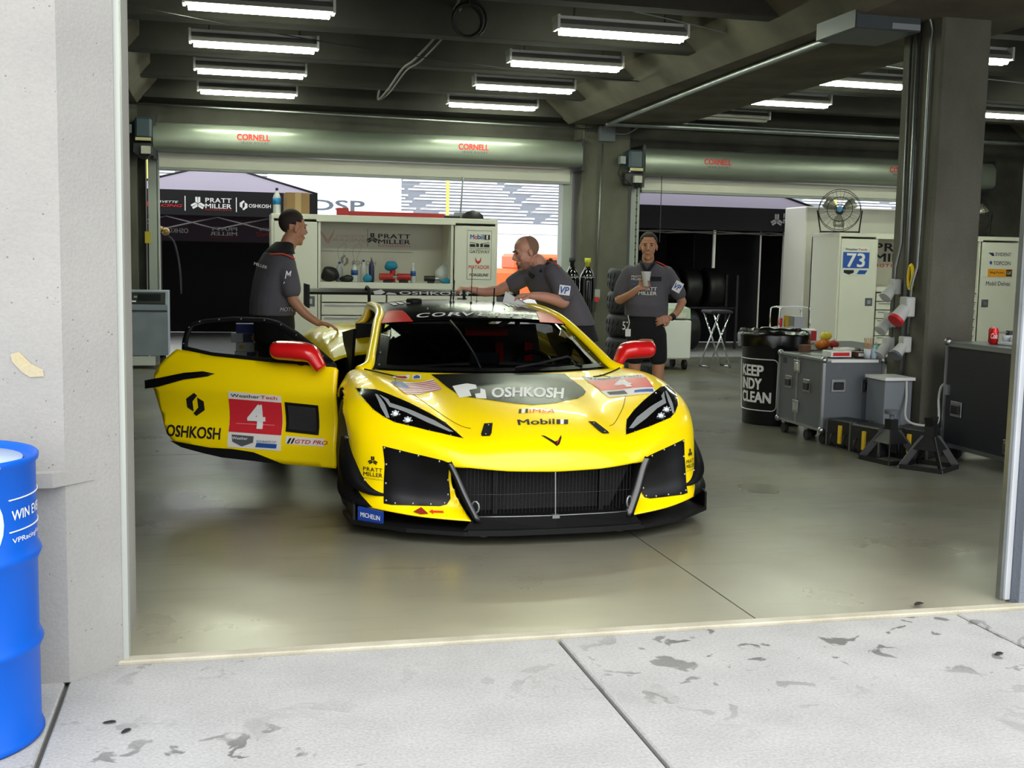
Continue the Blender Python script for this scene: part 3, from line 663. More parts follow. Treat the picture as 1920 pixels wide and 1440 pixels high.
# start number on the bonnet
NQ = [(.53,.66,.70),(.80,.56,.73),(.84,.92,.79),(.535,1.19,.765)]
n4 = cpoly(MB(), [(0, 0), (.5, -.03), (1, 0), (1, 1), (.5, 1.0), (0, 1)], NQ, DL, .003).build('number_plate', MATS['sticker_white'], car)
m_nred = mat('number_red', '#cf2a35', .4, spec=.3)
cpoly(MB(), [(0, .27), (1, .27), (1, .80), (0, .80)], NQ, DL, .0045).build('red_field', m_nred, n4)
b = MB(); ctext(b, '4', NQ, DL, .10, off=.006, sub=(.36, .66, .33, .74)); b.build('number_four', m_txtw, n4)
b = MB(); ctext(b, 'WeatherTech', NQ, DL, .03, off=.006, sub=(.06, .94, .84, .94)); cpoly(b, [(.08, .08), (.42, .04), (.42, .2), (.08, .2)], NQ, DL, .0045); b.build('plate_lettering', m_txtk, n4)
b = MB(); cpoly(b, [(.55, .06), (.95, .06), (.97, .2), (.6, .16)], NQ, DL, .0045); b.build('blue_plate_mark', m_txtb, n4)
# small lettering on the nose
b = MB(); ctext(b, 'IMSA', [(-.045,.366,.642),(.103,.361,.64),(.122,.425,.655),(-.035,.428,.658)], DL, .02, .2); b.build('nose_lettering', mat('orange_lettering', '#d84a20', .4), car)
b = MB(); cpoly(b, [(0, 0), (.25, 0), (.4, 1), (.15, 1)], [(-.105,.37,.642),(-.05,.37,.642),(-.04,.428,.658),(-.095,.428,.658)], DL); cpoly(b, [(.7, 0), (.95, 0), (1.1, 1), (.85, 1)], [(-.105,.37,.642),(-.05,.37,.642),(-.04,.428,.658),(-.095,.428,.658)], DL); b.build('nose_bars', m_txtk, car)
b = MB(); cpoly(b, [(.3, 0), (.62, 0), (.77, 1), (.45, 1)], [(-.105,.37,.642),(-.05,.37,.642),(-.04,.428,.658),(-.095,.428,.658)], DL); b.build('nose_white_bar', m_txtw, car)
MQ = [(-.144,.226,.594),(.134,.227,.595),(.156,.290,.618),(-.135,.291,.617)]
b = MB(); ctext(b, 'Mobil', MQ, DL, .05, off=.004, sub=(0, .74, .05, 1)); cpoly(b, [(.78, .08), (.86, .08), (.86, .92), (.78, .92)], MQ, DL); cpoly(b, [(.93, .08), (1.02, .08), (1.02, .92), (.93, .92)], MQ, DL); b.build('nose_lettering', m_txtk, car)
b = MB(); cpoly(b, [(.86, .08), (.93, .08), (.93, .92), (.86, .92)], MQ, DL); b.build('nose_white_numeral', m_txtw, car)
b = MB(); cpoly(b, [(0, 1), (.18, .95), (.62, .35), (.78, .45), (1.0, 1.02), (1., .75), (.82, .1), (.66, -.1), (.5, .2), (.2, .68)], [(-.05,.05,.512),(.06,.05,.512),(.068,.122,.553),(-.045,.125,.555)], DL); b.build('nose_badge', m_txtk, car)
b = MB(); cpoly(b, [(.66, .0), (.80, .35), (.9, .6), (.74, .42)], [(-.05,.05,.512),(.06,.05,.512),(.068,.122,.553),(-.045,.125,.555)], DL, .0045); b.build('badge_red_flag', m_txtr, car)
# bonnet pin plates
for s in (1, -1):
    b = patch(MB(), [(.275,.285,.60),(.32,.29,.60),(.362,.19,.556),(.362,.168,.55),(.32,.160,.55),(.305,.185,.56)], DL, .005, .03, s < 0); o = b.build('bonnet_pin_plate', m_matt, car)
    for p in ((.302,.265,.592), (.338,.18,.556)):
        q = surf(p, DL, .006); rivet((q.x*s, q.y, q.z), o, .005)
# door gap / panel lines on the bonnet
for s in (1, -1):
    pts = [surf(p, DL, .0005) for p in catmull([(.66,1.2,.78),(.70,1.02,.765),(.70,.888,.755),(.63,.66,.70),(.56,.50,.65),(.50,.398,.616),(.44,.31,.585),(.40,.27,.58)], 5)]
    MB().tube([(p.x*s, p.y, p.z) for p in pts], .002, 5).build('panel_gap', m_matt, car)
    pts = [surf(p, DT, .003) for p in catmull([(.60,1.16,.76),(.67,1.17,.775),(.80,1.27,.81),(.86,1.36,.81)], 5)]
    MB().tube([(p.x*s, p.y, p.z) for p in pts], .005, 5).build('bonnet_vent_slot', m_matt, car)
# front-corner lettering
for s, Q in ((-1, [(-.968,.372,.318),(-.878,.29,.318),(-.878,.297,.366),(-.968,.376,.366)]), (1, [(.880,.29,.318),(.964,.372,.318),(.964,.376,.366),(.880,.297,.366)])):
    b = MB(); ctext(b, 'PRATT', Q, DF, .03, spacing=1.15, sub=(0, 1, .56, 1)); ctext(b, 'MILLER', Q, DF, .03, sub=(0, 1, 0, .44)); ctext(b, 'MOTORSPORTS', Q, DF, .0, spacing=1.3, sub=(0, 1, -.36, -.2))
    for k in range(3):
        a = pi/2+k*2*pi/3
        for sg in (-1, 1):
            pl = [(.5+(p*cos(a)-q*sin(a))*.24, 1.75+(p*sin(a)+q*cos(a))*.47) for p, q in [(.05, sg*.02), (1.05, sg*.05), (1.05, sg*.38), (.30, sg*.38)]]
            quad_map(b, pl, [(0, 1, 2, 3)], Q, DF, .004)
    b.build('corner_lettering', m_txtk, car)
b = MB(); b2 = patch(MB(), [(-.735,.141,.155),(-.69,.146,.177),(-.66,.1,.150),(-.70,.12,.145)], DF, .006, .03).build('red_tow_flap', mat('tow_red', '#8a1d14', .5), car)
patch(MB(), [(-.655,.112,.160),(-.635,.11,.172),(-.635,.11,.165),(-.583,.082,.167),(-.583,.082,.157),(-.635,.11,.155),(-.635,.11,.148)], DF, .004, .03).build('red_arrow', mat('arrow_red', '#e02a2e', .4), car)
# windscreen banner
RD = [(-.569,2.19,1.125),(-.478,2.085,1.132),(-.442,1.878,1.062),(-.648,1.94,1.05)]
b = MB(); patch(b, RD, (0, .9, -.45), .004, .04); o = b.build('banner_red_corner', mat('banner_red', '#cf2420', .35, spec=.3), car)
b = MB(); patch(b, RD, (0, .9, -.45), .004, .04, True); b.build('banner_red_corner', MATS['banner_red'], car)
TF = (0, .9, -.4)
b = MB()
for i, ch in enumerate('CORVETTE'):
    x0 = -.41+i*.105; x1 = x0+.094
    yz = lambda x: (1.935+.10*x*x, 1.094-.12*x*x)
    def rowp(x, t): y, z = yz(x); return (x, y+t*.065, z+t*.026)
    ctext(b, ch, [rowp(x0, 0), rowp(x1, 0), rowp(x1+.01, 1), rowp(x0+.01, 1)], TF, .03, .2, off=.004)
b.build('banner_lettering', m_txtw, car)
for s in (1, -1):
    patch(MB(), [(.60,1.885,1.045),(.625,1.90,1.045),(.637,1.86,1.02)], TF, .004, .05, s < 0).build('lime_marker', mat('lime', '#d8f020', .4), car)
# white roof graphics
b = MB()
for Q in ([(-.50,2.36,1.15),(-.36,2.36,1.165),(-.36,2.62,1.175),(-.50,2.62,1.16)], [(.30,2.2,1.15),(.40,2.2,1.145),(.42,2.5,1.16),(.33,2.5,1.165)]):
    for k in range(3): cpoly(b, [(.05+k*.33, .1), (.27+k*.33, .1), (.27+k*.33, .85-.3*(k % 2)), (.05+k*.33, .9)], Q, (0, .3, -1))
b.build('roof_graphics', m_txtw, car)
# windscreen details: black border, wiper, bolts
b = MB()
ws = lambda p: surf(p, TF, .012)
MB().tube([ws(p) for p in [(-.20,1.82,1.07),(-.17,1.70,1.01),(-.12,1.45,.875),(-.11,1.30,.80)]], .006, 6).build('wiper', m_matt, car)
MB().tube([ws(p) for p in [(.12,1.30,.80),(.30,1.36,.82),(.52,1.45,.86)]]+[ws((.60,1.38,.82))], .009, 6).build('wiper_arm', m_matt, car)
for s in (1, -1):
    E_ = [(0,1.265,.786),(.42,1.30,.79),(.62,1.345,.80),(.775,1.385,.81),(.735,1.56,.88),(.69,1.75,.965),(.645,1.93,1.045),(.58,1.91,1.06),(.62,1.74,.975),(.66,1.56,.885),(.69,1.42,.822),(.61,1.385,.82),(.42,1.34,.81),(0,1.30,.805)]
    patch(MB(), E_, TF, .002, .05, s < 0).build('windscreen_border', mat('border_black', '#0a0a0b', .25), car)
rivets('windscreen_bolts', [(.735,1.40,.83),(.705,1.56,.89),(.66,1.75,.975),(.62,1.9,1.045),(.66,1.75,.975),(.705,1.56,.89)], TF, 1, car, .006, (False, True), m_alu)
# grille opening
b = MB()
for s in (1, -1):
    for P in ([(.58,.07,.43),(.545,.05,.36),(.50,.01,.25),(.44,-.03,.125)],):
        b2 = MB(); pts = catmull([(s*p[0], p[1], p[2]) for p in P], 4); vs = []
        for p in pts: vs += [(p.x-s*.0, p.y, p.z), (p.x-s*.028, p.y-.012, p.z+.004), (p.x-s*.06, p.y+.22, p.z+.002)]
        n = len(pts); fs = []
        for i in range(n-1):
            for k in (0, 1): fs.append((3*i+k, 3*i+k+1, 3*i+k+4, 3*i+k+3))
        b2.add(vs, fs, True); o = b2.build('grille_surround', mat('surround_black', '#0b0b0d', .2, coat=.5), car); so = o.modifiers.new('t', 'SOLIDIFY'); so.thickness = .006
MB().bx(-.5, .5, .20, .24, .12, .42).build('radiator', mat('radiator', '#151614', .8, bump=.8, bs=200), car)
b = MB(); N = 47
for k in range(N):
    x = -.46+.92*k/(N-1); y = .03+.03*(x/.46)**2; b.cyl((x, y+.02, .15), (x, y+.02, .395), .0011, n=4)
b.tube([(-.5, .08, .255), (-.25, .055, .252), (0, .048, .255), (.25, .055, .252), (.5, .08, .255)], .0016, 5); b.build('stone_mesh', mat('wire', '#3c3d3e', .5, .6), car)
b = MB(); b.tube([(-.44, -.004, .150), (-.25, -.022, .149), (0, -.03, .148), (.25, -.022, .149), (.44, -.004, .150)], .004, 6); b.build('mesh_wire', m_galv, car)
MB().cyl((0, -.032, .14), (0, -.012, .385), .0045, n=8).bx(-.02, .02, -.045, -.02, .135, .155).build('centre_stay', m_galv, car)
for s in (1, -1):
    MB().bx(s*.30-.012 if s > 0 else -.31, s*.30+.012 if s > 0 else -.285, .10, .13, .14, .40).build('duct_post', m_matt, car)
    MB().tube([(s*(.43+.018*cos(t*pi/5)), .005+.01*cos(t*pi/5), .20+.032*sin(t*pi/5)+s*0) for t in range(10)], .006, 6, closed=True).build('tow_loop', m_galv, car)
b = MB(); b.add([(-.44, -.01, .15), (.44, -.01, .15), (.50, -.02, .082), (0, -.065, .080), (-.50, -.02, .082), (0, -.034, .147)], [(0, 5, 3, 4), (5, 1, 2, 3), (0, 1, 5)]); b.build('lower_grille_panel', mat('tray_black', '#050505', .6, spec=.1), car)
MB().bx(-.44, .44, -.01, .24, .12, .14).build('duct_floor', m_matt, car)
# splitter
def outline(P): return P+[(-x, y) for x, y in P[::-1]]
SP = outline([(0, -.075), (.28, -.072), (.50, -.04), (.78, .10), (1.045, .345), (1.055, .60), (.66, .62)])
b = MB(); b.prism(SP, .022, Matrix.Translation((0, 0, .058))); b.prism(outline([(0, -.08), (.26, -.077), (.48, -.045), (.48, -.02), (0, -.04)]), .03, Matrix.Translation((0, 0, .058))); b.build('splitter', m_matt, car, bevel=.004)
for s in (1, -1): MB().lathe([(.03, 0), (.022, -.02), (0, -.02)], 10, (s*.38, .02, .058)).build('skid_block', m_galv, car)
# canards and side plates
for s in (1, -1):
    for inn, out in (([(1.028,.62,.50),(1.005,.47,.39),(.965,.375,.305),(.91,.31,.262),(.845,.265,.25)], [(1.06,.66,.49),(1.085,.54,.36),(1.055,.42,.272),(.955,.305,.228),(.83,.235,.228)]),
                     ([(1.02,.60,.33),(1.0,.47,.25),(.955,.35,.205),(.89,.285,.192),(.82,.24,.19)], [(1.07,.66,.32),(1.095,.52,.22),(1.055,.40,.172),(.93,.285,.158),(.82,.21,.165)])):
        A = catmull(inn, 4); B = catmull(out, 4); b = MB(); n = len(A)
        vs = []
        for p, q in zip(A, B): vs += [(p.x*s, p.y, p.z), (q.x*s, q.y, q.z)]
        b.add(vs, [(2*i, 2*i+1, 2*i+3, 2*i+2) if s < 0 else (2*i, 2*i+2, 2*i+3, 2*i+1) for i in range(n-1)], True)
        o = b.build('canard', m_carbon, car); so = o.modifiers.new('t', 'SOLIDIFY'); so.thickness = .007
        for t in (0, 8, 16): rivet((A[min(t, n-1)].x*s, A[min(t, n-1)].y-.008, A[min(t, n-1)].z-.012), o)
    b = MB(); b.prism([(.34, .08), (.62, .08), (.62, .46), (.56, .30), (.46, .2), (.34, .165)], .012, frame((s*1.03, 0, 0), (0, 1, 0), (0, 0, 1))); o = b.build('side_plate', m_carbon, car)
    M_ = frame((-1.0, .345, .115), (.13, -.13, -.01), (0, -.1, 1)) if s < 0 else frame((.87, .215, .115), (.13, .13, 0), (0, -.1, 1))
    if s < 0:
        pl = MB().bx(0, .165, -.035, .04, -.006, .006, M=M_).build('tyre_maker_sticker', mat('sticker_blue', '#1d3f93', .35), car)
        b = MB(); text(b, 'MICHELIN', .02, -.012, .13, .026, M_, .03, z=.008); b.build('sticker_lettering', m_txtw, pl)
# roof fittings
b = MB(); b.lathe([(.058, 0), (.058, .035), (.05, .045), (0, .045)], 16, (-.335, 2.45, 1.16)); b.build('roof_pod', m_matt, car)
for (x, y, h, r) in ((-.08, 2.38, .10, .005), (-.05, 2.42, .17, .0035), (.06, 2.33, .26, .0025), (.14, 2.5, .12, .002), (.235, 2.36, .12, .005)):
    MB().cyl((x, y, 1.165), (x, y, 1.19), .009, n=8).cyl((x, y, 1.19), (x+.004, y, 1.17+h), r, n=6).build('aerial', m_matt, car)
for (x, y) in ((-.30, 2.1), (.0, 2.08), (.25, 2.1)): 
    q = surf((x, y, 1.15), TF, .002); MB().ball(q, .006, 6).build('roof_bolt', m_alu, car)
# rear wing
prof = [(0, 0), (.01, .022), (.08, .045), (.2, .05), (.34, .03), (.36, .022), (.2, .022), (.08, .008)]
b = MB(); b.prism(prof, 1.86, frame((.93, 4.30, 1.165), (0, 1, 0), (0, 0, 1)) @ Matrix.Translation((0, 0, -1.86)))
w_ = b.build('rear_wing', m_carbon, car)
for s in (1, -1):
    MB().bx(s*.93-.006, s*.93+.006, 4.22, 4.72, 1.05, 1.25).build('wing_end_plate', m_carbon, car)
    MB().tube([(s*.42, 4.26, .86), (s*.42, 4.16, 1.0), (s*.42, 4.20, 1.22), (s*.42, 4.34, 1.235), (s*.42, 4.40, 1.21)], .014, 6).build('wing_stay', m_matt, car)
M_ = frame((0, 4.296, 1.168), (1, 0, 0), (0, .25, 1)); b = MB()
for pl in ([(-.36, .002), (-.30, .002), (-.265, .02), (-.30, .045), (-.37, .03)], [(-.265, .002), (-.16, .002), (-.18, .014), (-.24, .02)]): poly_flat(b, pl, M_, .01)
text(b, 'OSHKOSH', -.14, .002, .62, .03, M_, .03, z=.012); b.build('wing_lettering', m_txtw, w_)
# closed-side mirror
def mirror(par, M, name='mirror'):
    b = MB(); P = [((0, 0, -.03), .028), ((.03, 0, .01), .036), ((.06, 0, .04), .044), ((.13, 0, .05), .048), ((.24, 0, .052), .046), ((.27, 0, .05), .036)]
    pts = catmull([p for p, r in P], 4); rr = []
    for i in range(len(P)-1): rr += [P[i][1]+(P[i+1][1]-P[i][1])*k/4 for k in range(4)]
    rr.append(P[-1][1]); b.tube(pts, .03, 14, M=M @ Matrix.Diagonal((1, 1.9, 1.3, 1)), rad=rr); return b.build(name, m_red, par)
mirror(car, Matrix.Translation((.885, 1.52, .845)) @ Matrix.Diagonal((.95, 1, 1, 1)))
# ---------------------------------------------------------------- the open door
HX, HY, PHI = .66, 7.22, radians(65)
CARM = Matrix.Translation((CX, CY, 0)) @ Matrix.Rotation(CYAW, 4, 'Z')
DM = CARM.inverted() @ frame((HX, HY, 0), (sin(PHI), -cos(PHI), 0), (0, 0, 1))   # x = towards the hinge, y = up, z = outward
TP = [(.10, .01), (.18, .03), (.30, .042), (.36, .034), (.44, .010), (.50, .014), (.585, .034), (.64, .05), (.72, .038), (.88, 0), (1.2, 0)]
def dt(z):
    for (a, t0), (b_, t1) in zip(TP, TP[1:]):
        if a <= z <= b_: return t0+(t1-t0)*(z-a)/(b_-a)
    return 0
def dpt(s, z, off=0.):
    t = dt(z)-.03*max(0, (s-.9)/.3)**2; 
    if z > .82: t = -(z-.82)*.7
    return (-s, z, t+off)
SK = [(-.02,.80),(.0,.818),(.097,.816),(.451,.83),(.81,.854),(1.084,.885),(1.178,.79),(1.216,.726),(1.217,.63),(1.193,.503),(1.164,.417),(1.128,.343),(1.073,.293),(.815,.251),(.525,.214),(.309,.188),(.184,.185),(-.02,.179)]
def dpatch(poly, off, g=.04):
    V, F = fill2d([(-s, z) for s, z in poly], g); b = MB(); b.add([dpt(-v.x, v.y, off) for v in V], F, True); return b
door = dpatch(SK, 0.0, .03).build('open_door', m_yel, car); door.matrix_local = DM
so = door.modifiers.new('t', 'SOLIDIFY'); so.thickness = .035; so.offset = -1
o = dpatch([(1.284,.679),(1.179,.70),(.994,.742),(.866,.757),(.786,.746),(.83,.728),(.994,.701),(1.18,.645),(1.281,.624)], .012).build('door_blade', m_carbon, door); so = o.modifiers.new('t', 'SOLIDIFY'); so.thickness = .02
o = dpatch([(1.100,.30),(.999,.292),(.815,.270),(.669,.270),(.524,.256),(.417,.22),(.316,.184),(.525,.198),(.742,.210),(.871,.232),(1.018,.262)], .004).build('door_sill_panel', m_matt, door)
WO = [(1.047,.883),(1.061,.931),(1.063,1.004),(1.04,1.045),(.955,1.071),(.758,1.093),(.537,1.093),(.441,1.076),(.297,1.014),(.145,.928),(.023,.852),(-.03,.812),(.101,.815),(.459,.828),(.827,.851)]
WI = [(1.015,.90),(1.03,.966),(1.018,1.022),(.95,1.048),(.75,1.067),(.547,1.066),(.47,1.052),(.343,.987),(.215,.91),(.20,.845),(.465,.85),(.834,.87)]
b = MB(); n = 90
def along(P, k, n):
    L = [0]
    for i in range(len(P)): L.append(L[-1]+(Vector(P[(i+1) % len(P)])-Vector(P[i])).length)
    t = L[-1]*k/n
    for i in range(len(P)):
        if L[i] <= t <= L[i+1]: return Vector(P[i]).lerp(Vector(P[(i+1) % len(P)]), (t-L[i])/(L[i+1]-L[i]))
    return Vector(P[0])
vo = [along(WO, k, n) for k in range(n)]; vi = [seg_near(p, WI)[1] for p in vo]
vs = [dpt(p.x, p.y, .0) for p in vo]+[dpt(p.x, p.y, .0) for p in vi]
b.add(vs, [(k, (k+1) % n, n+(k+1) % n, n+k) for k in range(n)], True); o = b.build('window_frame', m_matt, door); so = o.modifiers.new('t', 'SOLIDIFY'); so.thickness = .012; so.offset = 0
dpatch(WI, -.002, .08).build('window_pane', glassmat('door_pane', (.34, .35, .35), 1.5), door)
for s_, z in ((1.045,.92),(1.042,1.02),(.98,1.058),(.85,1.075),(.70,1.082),(.54,1.08),(.42,1.055),(.30,.995),(.18,.93),(.09,.875)): rivet(dpt(s_, z, .008), door, .0065, None, 'frame_bolt')
def dtext(b, s, x0, x1, z0, z1, bold=.03, off=.004, shear=0., rot=0., spacing=1.):   # x0 > x1 (left to right on the door)
    vs, fs = text2d(s, bold, shear, spacing); vs, fs = refine_tris([(x0+(x1-x0)*a, z0+(z1-z0)*c+rot*a, 0) for a, c in vs], fs, .035); return b.add([dpt(v.x, v.y, off+.001) for v in vs], fs)
b = MB()
for pl in hex_logo(0, 0, 1, 1): b.add([dpt(.985-.125*p, .462+.158*q, .004) for p, q in pl], [tuple(range(6))])
dtext(b, 'OSHKOSH', 1.128, .748, .328, .402, .06, rot=-.004); b.build('door_lettering', m_txtk, door)
pl = dpatch([(.689,.638),(.337,.622),(.340,.272),(.700,.281)], .0025).build('door_number_plate', MATS['sticker_white'], door)
dpatch([(.690,.590),(.337,.578),(.340,.371),(.695,.378)], .0045).build('red_field', m_nred, pl)
b = MB(); dtext(b, '4', .572, .450, .405, .560, .10, .012); b.build('number_four', m_txtw, pl)
b = MB(); dtext(b, 'Weather', .672, .478, .603, .624, .02, .006, rot=-.004); dpatch([(.67,.365),(.52,.36),(.52,.30),(.67,.31)], .005); b.build('plate_lettering', m_txtk, pl)
b = MB(); dtext(b, 'Tech', .472, .362, .599, .620, .02, .006, rot=-.003); b.build('plate_lettering', m_txtr, pl)
q = dpatch([(.672,.362),(.522,.357),(.525,.318),(.60,.29),(.665,.318)], .005); q.build('plate_emblem', mat('emblem_grey', '#55595e', .4), pl)
b = MB(); dtext(b, 'Weather', .665, .56, .333, .350, .02, .008); b.build('emblem_lettering', m_txtw, pl)
dpatch([(.50,.318),(.365,.315),(.370,.288),(.51,.290)], .005).build('plate_blue_emblem', m_txtb, pl)
b = MB(); dtext(b, 'ENDURANCE CUP', .50, .37, .322, .335, .0, .007); b.build('plate_lettering', m_txtb, pl)
o = dpatch([(.316,.584),(.095,.572),(.093,.384),(.314,.396)], .006).build('door_vent', m_matt, door)
dpatch([(.296,.565),(.112,.555),(.112,.403),(.294,.413)], .010).build('vent_mesh', mat('vent_mesh', '#3a3b3c', .5, .4, bump=1., bs=300), o)
o = dpatch([(.309,.369),(.055,.364),(.052,.315),(.309,.319)], .003).build('class_sticker', MATS['sticker_white'], door)
b = MB(); dtext(b, 'GTD PRO', .245, .03, .328, .352, .03, .006, .25); b.build('sticker_lettering', m_txtr, o)
b = MB(); b.add([dpt(*p, .006) for p in ((.300,.324),(.285,.324),(.268,.358),(.283,.358))]+[dpt(*p, .006) for p in ((.275,.324),(.262,.324),(.245,.358),(.258,.358))], [(0, 1, 2, 3), (4, 5, 6, 7)]); b.build('sticker_bars', m_txtk, o)
mirror(door, Matrix.Translation((-.055, .845, .09)) @ Matrix.Rotation(-pi/2, 4, 'X') @ Matrix.Rotation(0, 4, 'Z') @ Matrix.Diagonal((-1.15, 1, 1, 1)), 'door_mirror')
MB().bx(-1.05, -.05, .30, .78, -.06, -.045).build('door_inner_panel', m_matt, door)
# ---------------------------------------------------------------- back wall fittings
m_hood = mat('shutter_hood', '#82887c', .38, .55, var=.05); m_guide = mat('guide_paint', '#9da29b', .5); m_bar = mat('bar_paint', '#d2cfc2', .5, var=.04, vs=2)
I4 = Matrix.Identity(4)
def roll_door(n, x0, x1, zb, zt, texts):
    t = thing('roller_shutter', ('rolled-up grey shutter hood over the left doorway behind the car' if n == 1 else 'rolled-up grey shutter hood over the right doorway, cut by the column'), 'roller shutter', ((x0+x1)/2, 16.62, zb))
    w = x1-x0; h = zt-zb
    P = [(-.18, 0), (-.22, .06), (-.22, h*.7), (-.17, h*.93), (-.08, h), (.2, h), (.36, h), (.36, 0)]
    b = MB().prism(P, w, frame((-w/2, 0, 0), (0, 1, 0), (0, 0, 1)), True); b.build('hood', m_hood, t)
    for xx in (-w/2-.01, w/2+.01): MB().bx(xx-.02, xx+.02, -.2, .36, -.05, h+.03).build('end_bracket', m_dk, t)
    MB().bx(-w/2+.06, w/2-.1, .08, .22, -.20, -.015).build('bottom_bar', m_bar, t)
    MB().bx(-w/2+.06, w/2-.1, .06, .24, -.235, -.205).build('bar_seal', m_guide, t)
    for tx in texts:
        b = MB(); b2 = MB(); M = FRONT((tx-(x0+x1)/2, -.224, 0)); text(b, 'CORNELL', 0, h*.46, .44, .085, M, .08); text(b2, 'IRON DOORS', .06, h*.34, .36, .03, M, .0, spacing=1.4)
        b.build('hood_lettering', m_txtr, t); b2.build('hood_small_lettering', m_dk, t)
    for xx in (x0-.02, x1-.12): MB().bx(xx-(x0+x1)/2-.07, xx-(x0+x1)/2+.07, .12, .36, -zb, -.02).build('guide_rail', m_guide, t)
    return t
roll_door(1, -.92, 5.08, 2.86, 3.24, (.17, 3.23)); roll_door(2, 6.05, 12.0, 2.78, 3.19, (6.98, 10.09))
MB_ = MB
def operator(x, z, label):
    t = thing('door_operator', label, 'door motor', (x, 16.45, z))
    MB().bx(-.10, .12, -.1, .2, .18, .46, bev=.03).build('motor_casing', mat('motor_blue', '#3c4c55', .5), t)
    MB().bx(-.09, .11, -.12, -.10, .15, .19).build('name_plate', mat('plate_cream', '#c9bd8a', .6), t)
    MB().bx(-.14, .13, -.05, .3, -.05, .13, bev=.02).build('gear_box', m_dk, t); MB().bx(-.02, .10, -.12, -.05, -.02, .08).build('switch_box', mat('switch_cream', '#b8b7aa', .6), t)
    MB().bx(-.22, -.14, -.05, .05, .25, .36).build('conduit_box', m_grey, t)
    MB().tube(catmull([(-.18, 0, .25), (-.24, -.03, .1), (-.1, -.1, -.02), (.03, -.12, -.10), (.12, -.08, .0)], 5), .009, 6).build('loop_cable', m_black, t)
    MB().bx(.13, .17, -.02, .3, -.08, .52).build('mount_plate', m_dk, t)
    return t
operator(-1.05, 2.82, 'door motor above the left end of the left doorway'); operator(5.88, 2.68, 'door motor beside the right edge of the back pillar')
def chain(x, y, z0, z1, r, label, name='pull_chain', m=None):
    t = MB(); n = int((z1-z0)/.05)
    for i in range(n): t.box((x, y, z0+(i+.5)*(z1-z0)/n), (.022 if i % 2 else .008, .008 if i % 2 else .022, .045), 0)
    o = t.build(name, m or m_dk); tag(o, label, 'chain'); return o
chain(5.93, 16.4, .5, 2.7, .01, 'long dark pull chain hanging in a loop beside the back pillar')
tag(MB().cyl((6.35, 16.5, 1.8), (6.35, 16.5, 2.9), .006, n=6).build('hanging_string', m_dk), 'thin cord hanging over the head of the man with the cup', 'cord')
tag(MB().cyl((-.88, 16.5, .9), (-.88, 16.5, 2.95), .006, n=6).build('hanging_string', m_dk), 'thin cord hanging at the left edge of the left doorway', 'cord')
# conduits and boxes
def pipe(pts, r, label, m=None, name='conduit_pipe', cat='pipe'):
    return tag(MB().tube(pts, r, 8).build(name, m or m_galv), label, cat)
def jbox(x, y, z, d, label, m=None): return tag(MB().box((x, y, z), d, bev=.006).build('junction_box', m or m_dkbox), label, 'electrical box')
m_dkbox = mat('box_grey', '#565b60', .5)
jbox(-1.34, 16.5, 3.42, (.13, .1, .17), 'small grey junction box high on the left, beside the pillar edge')
jbox(5.41, 16.33, 3.34, (.24, .1, .22), 'grey junction box on top of the back pillar')
pipe([(-1.27, 16.38, 3.45), (1, 16.38, 3.44), (5.28, 16.38, 3.40)], .014, 'thin conduit running along the wall above the left shutter')
pipe(catmull([(5.54, 16.38, 3.36), (5.75, 16.38, 3.37), (6.0, 16.36, 3.52), (6.3, 16.36, 3.55), (12, 16.36, 3.52)], 4), .014, 'conduit bending up above the right shutter')
pipe([(5.41, 16.50, 3.22), (5.36, 16.52, .75)], .013, 'vertical conduit down the front of the back pillar')
MBo = MB().bx(5.31, 5.41, 16.44, 16.52, .95, 1.08).build('wall_socket', m_guide); tag(MBo, 'small grey socket low on the conduit of the back pillar', 'socket')
MB().bx(5.33, 5.39, 16.42, 16.44, .90, .97).build('red_plug', m_txtr, MBo)
pipe([(-1.34, 16.5, 3.3), (-1.30, 16.5, 1.2)], .016, 'vertical conduit dropping to a red socket at the far left', m_bar)
o = tag(MB().bx(-1.36, -1.25, 16.46, 16.56, 1.03, 1.2).build('wall_socket', m_grey), 'grey socket with a red plug above the grey machine', 'socket'); MB().cyl((-1.30, 16.47, 1.05), (-1.30, 16.42, .96), .045, n=10).build('red_plug', m_txtr, o)
pipe(catmull([(5.05, 9.1, 3.43), (5.08, 10.5, 3.43), (5.12, 12, 3.43), (5.25, 15.55, 3.42), (5.27, 15.75, 3.42), (5.6, 15.78, 3.42), (9, 15.8, 3.43), (12.2, 15.8, 3.43)], 5), .035, 'pale pipe along the underside of the big concrete beam')
pipe([(13.1, 15.2, 2.3), (13.1, 15.2, 3.4), (16, 15.2, 3.5)], .06, 'thick pale pipe by the far right corner', m_bar)
b = thing('electrical_trough', 'dark grey steel trough hanging under the beam near the column', 'electrical box', (5.12, 8.75, 3.36))
MB().bx(-.30, .28, -.32, .32, 0, .20, bev=.01).build('casing', mat('trough_grey', '#3e4347', .5), b); MB().bx(.02, .27, -.325, -.32, .015, .06).build('label_strip', m_grey, b)
for xx in (-.2, .2): MB().cyl((xx, 0, .2), (xx, 0, .95), .008, n=6).build('hanger_rod', m_galv, b)
